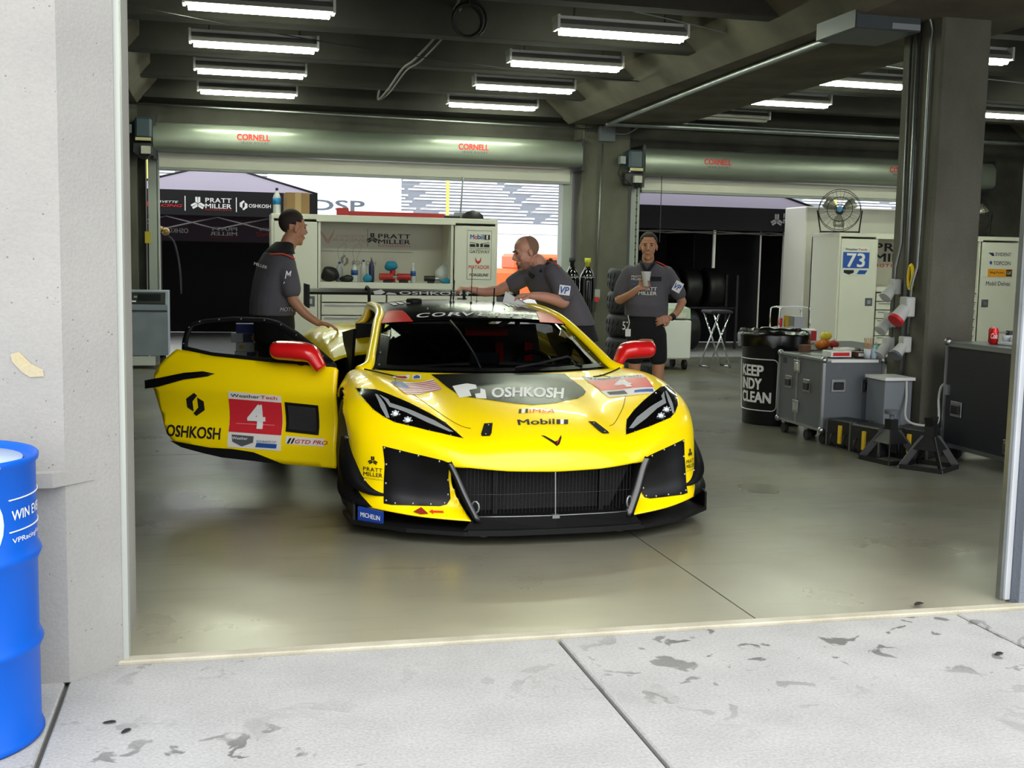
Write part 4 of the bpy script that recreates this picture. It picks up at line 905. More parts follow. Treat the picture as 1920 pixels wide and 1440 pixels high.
# ceiling cables
MBc = MB()
for k in range(6):
    c = (2.25+random.uniform(-.02, .02), 11+k*.012, 3.80+random.uniform(-.015, .015)); r = .15+random.uniform(-.02, .02)
    MBc.tube([(c[0]+r*cos(a*pi/10), c[1], c[2]-.06+r*1.05*sin(a*pi/10)) for a in range(20)], .010, 6, closed=True)
tag(MBc.tube([(2.25, 11, 3.88), (2.27, 11, 4.1), (2.26, 11, 4.34)], .012, 6).build('cable_coil', m_black), 'coiled black cable hanging from the ceiling', 'cable')
tag(MB().tube(catmull([(2.2, 11.0, 4.0), (2.12, 11.6, 3.78), (2.0, 12.6, 3.62), (1.95, 13.2, 3.60), (1.92, 14.2, 3.50), (1.92, 15.1, 3.5), (1.93, 15.1, 3.62)], 6), .014, 6).tube(catmull([(2.24, 11.0, 4.0), (2.18, 11.6, 3.76), (2.05, 12.5, 3.59), (1.99, 13.2, 3.58), (1.95, 14.2, 3.48), (1.95, 15.1, 3.5)], 6), .010, 6).build('hanging_cable', mat('cable_grey', '#7e7c76', .5)), 'grey cable slung from the coil to the back of the ceiling', 'cable')
tag(MB().tube(catmull([(-1.2, 9.9, 3.5), (1, 11.6, 3.55), (3.5, 12.9, 3.6), (6.5, 13.1, 3.58), (10, 12.9, 3.56)], 8), .006, 5).build('ceiling_wire', m_black), 'thin black wire strung across the ceiling under the ribs', 'wire')
tag(MB().tube(catmull([(-1, 10.6, 3.95), (2.2, 10.8, 4.0), (3.6, 10.2, 3.75), (6.2, 11, 3.6), (9, 11.6, 3.58)], 8), .006, 5).build('ceiling_wire', m_grey), 'thin grey wire crossing in front of the nearest tube fitting', 'wire')
t = thing('cord_reel', 'black hanging retractor tube in the upper left corner', 'cord reel', (-.93, 9.6, 3.2)); MB().cyl((0, 0, 0), (0, 0, .6), .055, n=14).cyl((0, 0, .0), (0, 0, .02), .065, n=14).build('housing', m_black, t)
MB().tube(catmull([(0, 0, 0), (-.01, 0, -.1), (-.06, 0, -.25)], 4), .008, 6).build('tail_cord', m_black, t)
# ---------------------------------------------------------------- tents outside
m_tentk = mat('tent_black', '#0b0b0d', .85); m_tentw = mat('tent_white', '#7d7684', .8, var=.05, vs=1); m_tentm = mat('tent_mauve', '#5a4a55', .85); m_tsoft = mat('tent_dark', '#1a1b1c', .9, var=.3, vs=1.5)
def tent(name, label, x0, x1, y0, y1, zv0, zv1, zp, side, roofm):
    t = thing(name, label, 'tent', ((x0+x1)/2, y0, 0)); w = (x1-x0)/2; d = y1-y0
    v = [(-w, 0, zv1), (w, 0, zv1), (w, d, zv1), (-w, d, zv1), (-.08, d/2, zp), (.08, d/2, zp)]
    MB().add(v, [(0, 1, 5, 4), (1, 2, 5), (2, 3, 4, 5), (3, 0, 4)]).build('canopy', roofm, t)
    MB().tube([(-w, -.01, zv1+.01), (-.08, d/2, zp+.01)], .02, 5).tube([(w, -.01, zv1+.01), (.08, d/2, zp+.01)], .02, 5).build('canopy_seam', m_tentk, t) 
    for s, (a, b_) in enumerate((((-w, 0), (w, 0)), ((-w, d), (w, d)))): MB().bx(-w, w, a[1]-.01, a[1]+.01, zv0, zv1+.01).build('valance', m_tentk if s == 0 or side else m_tentm, t)
    for sx in (-1, 1): MB().bx(sx*w-.01, sx*w+.01, 0, d, zv0 if sx > 0 else zv0, zv1).build('valance', m_tentk, t)
    for sx in (-w+.03, w-.03):
        for sy in (.03, d-.03): MB().bx(sx-.025, sx+.025, sy-.025, sy+.025, 0, zv1).build('leg', m_bar if side else m_dk, t)
    b = MB(); n = 4
    for y in (.06,):
        for k in range(n*1):
            a = -w+2*w*k/n; c = -w+2*w*(k+1)/n; b.tube([(a, y, zv0-.02), (c, y, zv0-.22 if not side else zv0-.06)], .014, 5); b.tube([(a, y, zv0-.22 if not side else zv0-.06), (c, y, zv0-.02)], .014, 5)
    b.build('scissor_truss', mat('truss_grey', '#7b7677', .5, .6), t)
    return t
t1 = tent('canopy_tent', 'black and white pop-up tent with lettered valance outside the left doorway', -1.75, 1.52, 20, 23, 2.12, 2.52, 3.05, False, m_tentw)
MB().bx(-1.62, 1.62, 2.97, 2.99, 0, 1.75).build('rear_curtain', m_tentk, t1); MB().bx(-1.62, -1.6, 0, 3, 0, 2.1).build('side_curtain', m_tentk, t1); MB().bx(1.6, 1.62, 1.2, 3, 0, 2.1).build('side_curtain', m_tentk, t1)
o = MB().bx(-1.62, 1.6, 2.9, 2.94, 1.72, 2.15).build('rear_banner', m_tentm, t1)
M = FRONT((.11, -.012, 0)); b = MB(); br = MB()
ox = .11
text(b, 'PRATT', -.30, 2.335, .42, .075, M, .045, spacing=1.1); text(b, 'MILLER', -.30, 2.24, .42, .075, M, .045); tri_logo(b, -.42, 2.31, .11, M)
text(br, 'MOTORSPORTS', -.30, 2.205, .42, .022, M, .0, spacing=1.3); text(b, 'OSHKOSH', .40, 2.27, .36, .06, M, .045); text(b, 'CORVETTE', -1.18, 2.31, .45, .035, M, .02, .3); text(br, 'RACING', -1.18, 2.245, .52, .045, M, .045, .3)
poly_flat(b, [(-.63, 2.19), (-.615, 2.19), (-.615, 2.43), (-.63, 2.43)], M); poly_flat(b, [(.19, 2.19), (.205, 2.19), (.205, 2.43), (.19, 2.43)], M)
for pl in hex_logo(.25, 2.22, .13, .17): poly_flat(b, pl, M)
poly_flat(b, [(-1.33, 2.42), (-1.24, 2.29), (-1.24, 2.22), (-1.36, 2.36)], M); poly_flat(br, [(-1.23, 2.22), (-1.23, 2.30), (-1.12, 2.44), (-1.13, 2.36)], M)
b.build('valance_lettering', m_txtw, t1); br.build('valance_red_lettering', m_txtr, t1)
M = frame((0, 2.88, 0), (-1, 0, 0), (0, 0, 1)); M = FRONT((0, 2.895, 0)) @ Matrix.Diagonal((-1, 1, 1, 1)); b = MB(); br = MB()   # rear banner reads mirrored from inside
text(b, 'OSHKOSH', .55, 1.87, .50, .09, M, .045); text(b, 'PRATT', -.35, 1.93, .5, .07, M, .045); text(b, 'MILLER', -.35, 1.84, .5, .07, M, .045); text(br, 'MOTORSPORTS', -.35, 1.79, .5, .03, M, .01); text(br, 'RACING', -1.25, 1.84, .55, .08, M, .05, .3); text(b, 'CORVETTE', -1.25, 1.95, .5, .05, M, .045, .3)
b.build('banner_lettering', m_txtw, t1); br.build('banner_red_lettering', m_txtr, t1)
t2 = tent('canopy_tent', 'black pop-up tent sheltering the racked tyres outside the right doorway', 6.28, 10.05, 18.4, 20.7, 2.06, 2.44, 3.2, True, m_tentw)
MB().bx(-1.85, 1.85, 2.25, 2.27, 0, 2.4).build('rear_curtain', m_tsoft, t2); MB().bx(-1.86, -1.84, 0, 2.2, 0, 2.4).build('side_curtain', m_tentk, t2); MB().bx(1.84, 1.86, 0, 2.2, 0, 2.4).build('side_curtain', m_tsoft, t2)
MB().bx(-.09, -.07, .9, 2.2, 0, 2.02).build('inner_curtain', m_tentk, t2)
M = FRONT((-8.165, -.012, 0)); b = MB(); text(b, 'PRATT', 9.32, 2.30, .50, .075, M, .045, spacing=1.1); text(b, 'MILLER', 9.32, 2.205, .50, .075, M, .045); tri_logo(b, 9.20, 2.25, .11, M); b.build('valance_lettering', mat('dim_white', '#a9a9a9', .6), t2)
for xx in (-.07, 1.23): MB().bx(xx-.02, xx+.02, .05, .09, .0 if xx > 1 else 1.42, 2.08).build('pole', m_white, t2)
# ---------------------------------------------------------------- beyond: grandstand, fence, boards
gs = thing('grandstand', 'long silver grandstand with rows of benches far behind the doorways', 'grandstand', (20, 62, 0))
m_bench = mat('bench_alu', '#e6e8ea', .5, .3); m_rise = mat('bench_riser', '#7d828a', .8)  # light benches on darker grey steps and risers
for k in range(44):
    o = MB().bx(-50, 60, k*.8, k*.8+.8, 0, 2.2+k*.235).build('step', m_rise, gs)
    b = MB()
    for j in range(16): b.bx(-50+j*6.9+.5*(k % 3), -50+j*6.9+6.3+.3*(k % 2), k*.8-.05, k*.8+.42, 2.2+k*.235+.03, 2.2+k*.235+.13)
    b.build('bench_row', m_bench, gs)
wl = tag(MB().bx(-30, 60, 58, 58.3, 0, 3.3).build('boundary_wall', mat('white_wall', '#dfe1e4', .8)), 'long white wall at the foot of the grandstand', 'wall')
fe = thing('catch_fence', 'wire catch fence with yellow posts in front of the grandstand', 'fence', (15, 50, 0))
for k in range(9): MB().cyl((-18+k*6.2, 0, 0), (-18+k*6.2, 0, 7), .07, n=8).build('post', mat('post_yellow', '#d8c85a', .6), fe)
b = MB()
for z in (2.6, 3.6, 4.6, 5.6): b.cyl((-22, 0, z), (36, 0, z), .02, n=4)
b.build('fence_cable', m_grey, fe)
bd = thing('sponsor_board', 'white board with large dark letters beyond the black tent', 'sign', (3.9, 40, 0)); MB().bx(-2.5, 2.0, 0, .2, 0, 4.4).build('board', mat('board_white', '#eceff2', .7), bd)
b = MB(); M = FRONT((0, -.01, 0)); text(b, 'DSP', -1.0, 3.02, 1.75, .36, M, .045); b.build('board_lettering', mat('slate', '#4b5560', .6), bd)
tr = thing('tow_vehicle', 'orange utility vehicle parked beyond the doorway beside the leaning man', 'vehicle', (7.9, 30, 0))
MB().bx(-1.1, 1.1, 0, 1.8, .45, 1.25, bev=.12).bx(-.4, 1.1, .1, 1.7, 1.2, 1.65, bev=.08).build('body', mat('tractor_orange', '#e0662e', .5), tr); MB().bx(-.35, 1.05, -.01, .08, 1.25, 1.5).build('window', m_blackg, tr)
for xx in (-.7, .7): MB().cyl((xx, -.05, .38), (xx, .2, .38), .38, n=20).build('wheel', m_rub, tr)
# ---------------------------------------------------------------- white pit cabinets
m_cab = mat('cabinet_white', '#dddccd', .42, var=.03, vs=2); m_cabd = mat('cabinet_panel', '#cfcabb', .5); m_gap = mat('gap_dark', '#2b2b29', .8)
def cab_logo_pm(M, x, y, w, par, red=True):
    b = MB(); text(b, 'PRATT', x+.22*w, y+.13*w, .78*w, .105*w, M, .045, spacing=1.1); text(b, 'MILLER', x+.22*w, y, .78*w, .105*w, M, .045); tri_logo(b, x+.08*w, y+.12*w, .13*w, M); b.build('panel_lettering', m_txtk, par)
    b = MB(); text(b, 'MOTORSPORTS', x+.22*w, y-.07*w, .78*w, .04*w, M, .01, spacing=1.3); b.build('panel_red_lettering', m_txtr, par)
def cabinet(x0, x1, y, h, d, cub, label, ndraw=6):
    w = x1-x0; t = thing('pit_cabinet', label, 'cabinet', (x0, y, 0))
    a, c, z0, z1 = cub                     # cubby span
    b = MB(); b.bx(0, w, 0, d, h-.06, h, bev=.005); b.bx(0, w, d-.03, d, .15, h-.06); b.bx(0, .03, 0, d, .15, h-.06); b.bx(w-.03, w, 0, d, .15, h-.06); b.bx(0, w, .01, d, .12, .16)
    b.bx(a-.03, a, 0.01, d-.03, .15, h-.06); b.bx(c, c+.03, 0.01, d-.03, .15, h-.06); b.bx(a, c, 0.0, d-.03, z0-.07, z0); b.build('carcass', m_cab, t)
    MB().bx(a-.05, c+.05, -.012, .02, z1, h-.055).build('top_rail', m_cab, t)
    MB().bx(a, c, d-.05, d-.035, z0, z1).build('back_panel', m_cabd, t)
    for lo, hi in ((.03, a-.04), (c+.04, w-.03)):
        if hi-lo > .2:
            dr = MB().bx(lo, hi, -.02, 0, .18, h-.09, bev=.004).build('cabinet_door', m_cab, t)
            hx = hi-.09 if lo < .1 else lo+.1
            MB().bx(hx-.06, hx+.06, -.026, -.02, .90, 1.02).build('latch_plate', m_dkbox, dr); MB().bx(hx-.03, hx+.03, -.032, -.026, .93, .99).build('latch', m_alu, dr)
    cols = [(a+.01, (a+c)/2-.01), ((a+c)/2+.01, c-.01)]
    for lo, hi in cols:
        zt = z0-.09; hh = (zt-.18)/ndraw
        for k in range(ndraw):
            q = MB().bx(lo, hi, -.018, 0, zt-(k+1)*hh+.008, zt-k*hh-.006, bev=.003).build('drawer', m_cab, t); MB().bx(lo+.03, hi-.03, -.03, -.018, zt-k*hh-.034, zt-k*hh-.02).build('drawer_pull', m_alu, q)
    for xx in (.12, w-.12): 
        for yy in (.1, d-.1): MB().cyl((xx-.02, yy, .06), (xx+.02, yy, .06), .06, n=12).build('caster', m_rub, t)
    return t
c1 = cabinet(.53, 3.24, 13.9, 1.98, .65, (.57, 2.135, 1.19, 1.90), 'white tool cabinet behind the car, open shelf with bottles and cloths')
M = FRONT((0, .599, 0)); cab_logo_pm(M, 1.21, 1.66, .52, c1)
b = MB(); text(b, 'OSHKOSH', 1.0, 1.385, .30, .062, M, .02)
for pl in hex_logo(.86, 1.37, .10, .15): poly_flat(b, pl, M)
b.build('panel_grey_lettering', mat('faded_grey', '#8a857a', .6), c1)
b = MB(); text(b, 'CORVETTE', .80, 1.73, .36, .03, M, .0, .3); text(b, 'RACING', .76, 1.68, .44, .035, M, .0, .3); poly_flat(b, [(.60, 1.83), (.70, 1.70), (.70, 1.64), (.62, 1.76)], M); poly_flat(b, [(.71, 1.64), (.71, 1.70), (.79, 1.83), (.77, 1.76)], M); b.build('panel_faded_lettering', mat('faded_red', '#c9a392', .6), c1)
b = MB(); poly_flat(b, [(.62, 1.555), (1.76, 1.555), (1.76, 1.56), (.62, 1.56)], M); poly_flat(b, [(1.19, 1.62), (1.195, 1.62), (1.195, 1.84), (1.19, 1.84)], M); b.build('panel_rule', m_dk, c1)
M = FRONT((0, -.022, 0)); b = MB(); text(b, 'M', 2.365, 1.735, .05, .055, M, .045); text(b, 'bil', 2.455, 1.735, .075, .06, M, .045); b.build('door_lettering', m_txtb, c1)
b = MB(); text(b, 'o', 2.418, 1.735, .035, .038, M, .045); text(b, 'MATADOR', 2.35, 1.375, .26, .045, M, .01); poly_flat(b, [(2.43, 1.52), (2.455, 1.47), (2.48, 1.47), (2.505, 1.52), (2.50, 1.46), (2.4675, 1.43), (2.435, 1.46)], M); b.build('door_red_lettering', m_txtr, c1)
b = MB(); poly_flat(b, [(2.54, 1.73), (2.61, 1.73), (2.61, 1.79), (2.54, 1.79)], M); text(b, 'GATEWAY', 2.36, 1.565, .25, .04, M, .0); text(b, 'MOTORSPORTS', 2.36, 1.612, .25, .018, M, .0); text(b, 'FORGELINE', 2.36, 1.285, .24, .035, M, .04, .3)
for q in ([(2.36, 1.64), (2.43, 1.64), (2.43, 1.665), (2.42, 1.675), (2.36, 1.675)], [(2.44, 1.64), (2.475, 1.64), (2.475, 1.68), (2.36, 1.70), (2.36, 1.693), (2.44, 1.68)], [(2.49, 1.64), (2.525, 1.64), (2.525, 1.68), (2.605, 1.693), (2.605, 1.70), (2.49, 1.68)], [(2.535, 1.64), (2.605, 1.64), (2.605, 1.675), (2.545, 1.675), (2.535, 1.665)]): poly_flat(b, q, M)
b.build('door_black_lettering', m_txtk, c1)
b = MB(); text(b, '1', 2.565, 1.735, .02, .05, M, .02, z=.004); b.build('door_white_numeral', m_txtw, c1)
b = MB(); fr = [(2.33, 1.25), (2.63, 1.25), (2.63, 1.84), (2.33, 1.84)]
for i in range(4): b.tube([(fr[i][0], -.023, fr[i][1]), (fr[(i+1) % 4][0], -.023, fr[(i+1) % 4][1])], .0025, 4)
b.build('door_outline', m_grey, c1)
c2 = cabinet(9.0, 12.15, 15.9, 2.0, .85, (.66, 2.42, 1.19, 1.92), 'white tool cabinet with a blue number 73 plate, behind the concrete column', 7)
M = FRONT((0, .79, 0)); cab_logo_pm(M, .80, 1.58, 1.25, c2)
M = FRONT((0, -.022, 0)); pl = MB().bx(.06, .50, -.026, -.021, 1.36, 1.79).build('number_plate', m_white, c2)
MB().bx(.06, .50, -.029, -.026, 1.47, 1.71).build('blue_field', mat('plate_blue', '#1d4fa8', .4), pl); b = MB(); text(b, '73', .12, 1.485, .31, .21, M, .05, z=.009); b.build('plate_number', m_txtw, pl)
b = MB(); text(b, 'Weather', .09, 1.735, .21, .035, M, .02, z=.007); poly_flat(b, [(.08, 1.44), (.25, 1.44), (.25, 1.40), (.165, 1.37), (.08, 1.40)], M, .007); b.build('plate_lettering', m_txtk, pl)
b = MB(); text(b, 'Tech', .305, 1.735, .15, .035, M, .02, z=.007); b.build('plate_red_lettering', m_txtr, pl); b = MB(); poly_flat(b, [(.30, 1.38), (.44, 1.38), (.48, 1.44), (.34, 1.44)], M, .007); b.build('plate_blue_mark', m_txtb, pl)
b = MB(); text(b, 'EVIDENT', 2.70, 1.70, .28, .055, M, .01); text(b, 'TOPCON', 2.67, 1.56, .31, .06, M, .01); text(b, 'Mobil Delvac', 2.56, 1.24, .44, .065, M, .01); poly_flat(b, [(2.57, 1.75), (2.66, 1.75), (2.68, 1.70), (2.64, 1.70)], M); b.build('door_lettering', mat('navy_lettering', '#25344f', .5), c2)
o = MB().bx(2.58, 3.02, -.026, -.021, 1.38, 1.50).build('door_yellow_label', mat('label_orange', '#e59a1c', .5), c2); b = MB(); text(b, 'Ring Power', 2.62, 1.42, .25, .04, M, .02, z=.007); poly_flat(b, [(2.91, 1.39), (3.01, 1.39), (3.01, 1.49), (2.91, 1.49)], M, .006); b.build('label_lettering', m_txtk, o); b = MB(); text(b, 'CAT', 2.92, 1.415, .08, .05, M, .045, z=.009); b.build('label_white_lettering', m_txtw, o)
b = MB(); poly_flat(b, [(2.585, 1.57), (2.62, 1.63), (2.65, 1.60), (2.66, 1.62), (2.63, 1.56), (2.60, 1.59)], M); b.build('door_blue_mark', m_txtb, c2)
# things on the middle cabinet and its shelf (shelf z=1.19, y 13.95..14.4)
def P(x, y=14.05, z=1.19): return (x, y, z)
def bottle(x, y, z, h, r, label, m, capm=None, wand=False, band=None):
    t = thing('bottle', label, 'bottle', (x, y, z)); MB().lathe([(r*.9, 0), (r, .01), (r, h*.62), (r*.8, h*.72), (r*.3, h*.86), (r*.3, h*.92)], 14).build('body', m, t)
    MB().lathe([(r*.36, h*.9), (r*.36, h), (0, h)], 10).build('cap', capm or m_white, t)
    if band: MB().lathe([(r*1.01, h*.35), (r*1.02, h*.6)], 14).build('label_band', band, t)
    if wand: MB().tube(catmull([(0, 0, h), (-.02, 0, h*1.6), (.05, 0, h*1.9), (.08, 0, h*1.75), (.02, 0, h*1.1)], 5), .0025, 5).build('tube', m_grey, t)
    return t
m_clear = mat('clear_plastic', '#b9bdbb', .2, coat=.3); m_blue = mat('blue_plastic', '#1c4a8f', .4); m_teal = mat('teal_cloth', '#1f7c9c', .8); m_navy = mat('navy', '#20244c', .4)
bottle(1.34, 14.1, 1.19, .24, .045, 'grey squeeze bottle with looping tube, leftmost on the cabinet shelf', m_grey, m_blue, True)
bottle(1.51, 14.0, 1.19, .24, .042, 'clear bottle with patterned label left of the dark spray can', m_clear, m_grey, True, m_blue)
bottle(1.64, 14.2, 1.19, .27, .038, 'pale clear bottle standing half behind the spray can', m_clear, m_blue)
bottle(1.72, 14.05, 1.19, .30, .034, 'tall dark spray can on the cabinet shelf', m_navy, m_alu)
bottle(2.22, 14.0, 1.19, .24, .033, 'clear water bottle with a blue band on the shelf', m_clear, m_white, False, m_blue)
bottle(2.74, 14.05, 1.19, .22, .032, 'dark glass bottle at the right end of the shelf', m_dk, m_grey)
def lump(name, label, cat, c, s, m, seed=1, n=10, amp=.25):
    random.seed(seed); b = MB(); b.ball((0, 0, 0), 1, n); ph = [random.uniform(0, 6) for _ in range(6)]
    b.v = [tuple(k*(1+amp*sin(v[0]*3+ph[0])*sin(v[1]*3.3+ph[1])+amp*.6*sin(v[2]*5+ph[2]+v[0]*4)) for k in v) for v in b.v]
    b.v = [(v[0]*s[0], v[1]*s[1], max(v[2]*s[2], -s[2]*.85)) for v in b.v]; o = b.build(name, m, None, sub=1); o.location = (c[0], c[1], c[2]+s[2]*.85); random.seed(7); return tag(o, label, cat)
lump('cloth_bundle', 'black gloves heaped at the left end of the cabinet shelf', 'cloth', (1.23, 14.05, 1.19), (.13, .12, .10), m_black, 2)
lump('cloth_bundle', 'low black cloth between the gloves and the bottles', 'cloth', (1.42, 13.98, 1.19), (.10, .05, .045), m_black, 3)
lump('rag', 'blue rag on the shelf below the spray can', 'cloth', (1.66, 13.98, 1.19), (.065, .05, .05), m_teal, 4)
lump('plastic_bag', 'clear crumpled plastic bag near the right end of the shelf', 'bag', (2.62, 14.15, 1.19), (.14, .1, .12), m_clear, 5)
lump('rag', 'blue and yellow rag in front of the crumpled bag', 'cloth', (2.62, 13.97, 1.19), (.10, .04, .03), m_teal, 6)
def gun(x, y, z, label, m, flip=1, s=1.):
    t = thing('impact_wrench', label, 'power tool', (x, y, z)); MB().cyl((-.09*flip*s, 0, .07*s), (.07*flip*s, 0, .07*s), .042*s, n=14).build('motor_body', m, t); MB().bx(-.02*s, .04*s, -.02*s, .02*s, .0, .06*s, bev=.01).build('grip', m_black, t)
    MB().cyl((.07*flip*s, 0, .07*s), (.13*flip*s, 0, .07*s), .022*s, .016*s, n=12).build('nose', m_alu, t); MB().bx(-.045*s, .065*s, -.03*s, .03*s, -.001, .03*s, bev=.008).build('battery', m_black, t); return t
m_toolr = mat('tool_red', '#a3201d', .45)
gun(1.90, 14.0, 1.19, 'red and black impact wrench lying left on the shelf', m_toolr); gun(2.09, 13.98, 1.19, 'red impact wrench lying under the teal cloth', m_toolr, -1)
o = tag(MB().cyl((1.99, 14.15, 1.19), (1.99, 14.15, 1.34), .035, n=12).build('canister', m_toolr), 'red canister upright on the shelf beneath the teal cloth', 'can')
lump('cloth', 'teal cloth draped on the upright red canister', 'cloth', (1.97, 14.14, 1.33), (.085, .06, .07), m_teal, 8)
gun(2.43, 14.0, 1.19, 'small black tool lying right of the water bottle', m_black, 1, .8)
# on top (z 1.98)
t = thing('long_tool_bar', 'long red tool bar lying on top of the middle cabinet', 'tool', (2.1, 14.05, 1.98)); MB().bx(-.74, .50, -.03, .03, 0, .055, bev=.01).build('bar', m_toolr, t); MB().bx(-.80, -.66, -.04, .04, 0, .09, bev=.01).build('bar_head', m_toolr, t); MB().bx(.5, .70, -.02, .02, .0, .035, bev=.006).build('bar_handle', m_black, t)
t = thing('cap', 'black cap lying on the right end of the middle cabinet', 'cap', (2.97, 14.1, 1.98)); o = MB(); o.ball((0, 0, .0), .13, 14, sc=(1.1, .9, .85), half=True); o.build('crown', m_black, t); MB().prism([(0, -.1), (.13, -.07), (.17, 0), (.13, .07), (0, .1)], .012, Matrix.Translation((.06, 0, .0))).build('brim', m_black, t)
t = thing('cardboard_box', 'small brown cardboard box on the left end of the middle cabinet', 'box', (.83, 14.1, 1.98)); MB().box((0, 0, .125), (.27, .24, .25), .1, bev=.004).build('carton', mat('cardboard', '#9b7a52', .8, var=.05), t); MB().box((0, -.003, .125), (.07, .24, .252), .1).build('tape', mat('tape_tan', '#b89a6c', .4), t)
bottle(.60, 14.05, 1.98, .30, .045, 'white and blue bottle at the left edge of the cabinet top', mat('white_plastic', '#d9dcdc', .3), m_navy, False, mat('sky_blue', '#1c86c8', .4))
tag(MB().tube([(2.83, 14.2, 1.98), (2.86, 14.2, 2.5)], .01, 6).bx(2.76, 2.88, 14.15, 14.25, 1.98, 2.06).build('antenna_mast', m_grey), 'grey antenna mast standing on the middle cabinet', 'mast')
# fan
def fan(x, y, z, yaw, label, tilt=.15, stand=True):
    t = thing('floor_fan', label, 'fan', (x, y, z), yaw); R = .31; M = Matrix.Translation((0, 0, .34)) @ Matrix.Rotation(-tilt, 4, 'X')
    b = MB()
    for yy, rr in ((-.08, R), (.06, R), (-.10, R*.6), (-.11, R*.25)): b.tube([(rr*cos(a*pi/14), yy, rr*sin(a*pi/14)) for a in range(28)], .005, 5, closed=True, M=M)
    for k in range(28): a = k*pi/14; b.tube([(.04*cos(a), -.11, .04*sin(a)), (R*.6*cos(a), -.105, R*.6*sin(a)), (R*cos(a), -.08, R*sin(a))], .002, 4, M=M)
    for k in range(14): a = k*pi/7; b.tube([(R*cos(a), .06, R*sin(a)), (.08*cos(a), .11, .08*sin(a))], .0025, 4, M=M)
    b.build('guard', m_black, t)
    for k in range(3):
        a0 = k*2*pi/3+.5; b = MB(); vs = []
        for i in range(6):
            r = .05+.22*i/5; wd = .35+.55*sin(pi*(i+1)/7)
            for s in (-1, 1): an = a0+s*wd*.5; vs.append((r*cos(an), -.02+s*.025, r*sin(an)))
        b.add(vs, [(2*i, 2*i+1, 2*i+3, 2*i+2) for i in range(5)], True, M); o = b.build('blade', mat('blade_alu', '#9c9a8e', .35, .4), t); so = o.modifiers.new('t', 'SOLIDIFY'); so.thickness = .003
    MB().cyl((0, -.05, 0), (0, .12, 0), .055, n=16, M=M).build('motor', m_black, t); MB().cyl((0, -.118, 0), (0, -.10, 0), .045, n=16, M=M).build('badge', mat('badge_blue', '#1c6ea8', .4), t)
    MB().tube([(-R-.02, 0, .34), (-.27, 0, .03), (-.27, -.16, .012)], .011, 6).tube([(R+.02, 0, .34), (.30, 0, .03), (.30, -.16, .012)], .011, 6).tube([(-.27, -.14, .012), (.30, -.14, .012)], .011, 6).tube([(-.27, .14, .012), (-.27, -.16, .012)], .011, 6).tube([(.30, .14, .012), (.30, -.16, .012)], .011, 6).build('stand', m_black, t)
    return t
fan(9.12, 16.15, 2.0, -.5, 'black round fan with blue hub on the cabinet left of the column')
fan(11.42, 16.15, 2.0, -.2, 'fan peeking out to the right of the concrete column', .3)
tag(MB().bx(9.25, 12.4, 17.45, 18.2, 0, 2.46, bev=.02).build('equipment_crate', m_cab), 'tall plain white crate behind the numbered cabinet', 'crate')
# gas cylinders and tyres by the back pillar
def cylg(x, y, h, label, capm):
    t = thing('gas_cylinder', label, 'gas cylinder', (x, y, 0)); MB().lathe([(.10, 0), (.11, .02), (.11, h-.22), (.10, h-.12), (.06, h-.05), (.035, h)], 20).build('tank', m_blackg, t)
    MB().lathe([(.03, h), (.03, h+.05), (.045, h+.06), (.045, h+.12), (0, h+.12)], 12).build('valve', capm, t); MB().lathe([(.1005, h-.17), (.104, h-.15), (.092, h-.11)], 20).build('collar_label', m_grey, t)
cylg(4.76, 15.75, 1.42, 'tall black gas cylinder left of its yellow-topped twin', m_black); cylg(4.99, 15.75, 1.42, 'tall black gas cylinder with a yellow valve cap', mat('cap_yellow', '#c9c82a', .5))
m_wet = mat('wet_tyre', '#1c1d1e', .6, bump=.3, bs=30)
def stack_tyre(k, label):
    t = thing('racing_tyre', label, 'tyre', (4.97, 13.7, k*.285), 0, 'tyres stacked by the back pillar')
    MB().lathe([(.23, .02), (.30, .0), (.335, .03), (.345, .06), (.345, .22), (.335, .255), (.30, .285), (.23, .265)], 36).build('carcass', m_wet, t)
    b = MB()
    for i in range(26):
        a = 2*pi*i/26
        for z, da in ((.06, .0), (.15, .06)): b.tube([(.346*cos(a+da), .346*sin(a+da), z), (.347*cos(a+da+.06), .347*sin(a+da+.06), z+.035), (.346*cos(a+da+.07), .346*sin(a+da+.07), z+.07)], .006, 4)
    b.build('tread_grooves', m_black, t)
    return t
for k, nm in enumerate(('bottom treaded tyre of the stack beside the back pillar', 'second treaded tyre up in the pillar stack', 'treaded tyre with chalk mark in the middle of the pillar stack', 'fourth treaded tyre up in the pillar stack', 'top treaded tyre of the stack beside the back pillar')):
    t = stack_tyre(k, nm)
    if k == 2:
        
        b = MB(); M = frame((-.245, -.262, .1), (.72, -.68, 0), (0, 0, 1)); text(b, '57', 0, 0, .10, .10, M, .02, z=.006); b.build('chalk_mark', m_txtw, t)
# racked slicks in the right tent
rk = thing('tyre_rack', 'low dark rack under the tent carrying slick tyres', 'rack', (7.8, 19.1, 0))
for z in (.72,):
    MB().tube([(-.95, -.2, z), (.95, -.2, z)], .02, 6).build('rack_rail', m_dk, rk); MB().tube([(-.95, .25, z), (.95, .25, z)], .02, 6).build('rack_rail', m_dk, rk)
for sx in (-.95, .95):
    for sy in (-.2, .25): MB().bx(sx-.02, sx+.02, sy-.02, sy+.02, 0, 1.3).build('upright', m_dk, rk)
m_slick = mat('slick', '#0c0c0d', .45)
def slick(x, y, z, label):
    t = thing('slick_tyre', label, 'tyre', (x, y, z), 0, 'slick tyres on the rack'); M = Matrix.Rotation(pi/2, 4, 'Y')
    MB().lathe([(.23, -.15), (.31, -.155), (.345, -.12), (.35, -.06), (.35, .06), (.345, .12), (.31, .155), (.23, .15)], 32, M=M).build('tread', m_slick, t); MB().lathe([(0, .08), (.23, .10), (.235, .14)], 28, M=M).build('wheel_rim', m_dk, t)
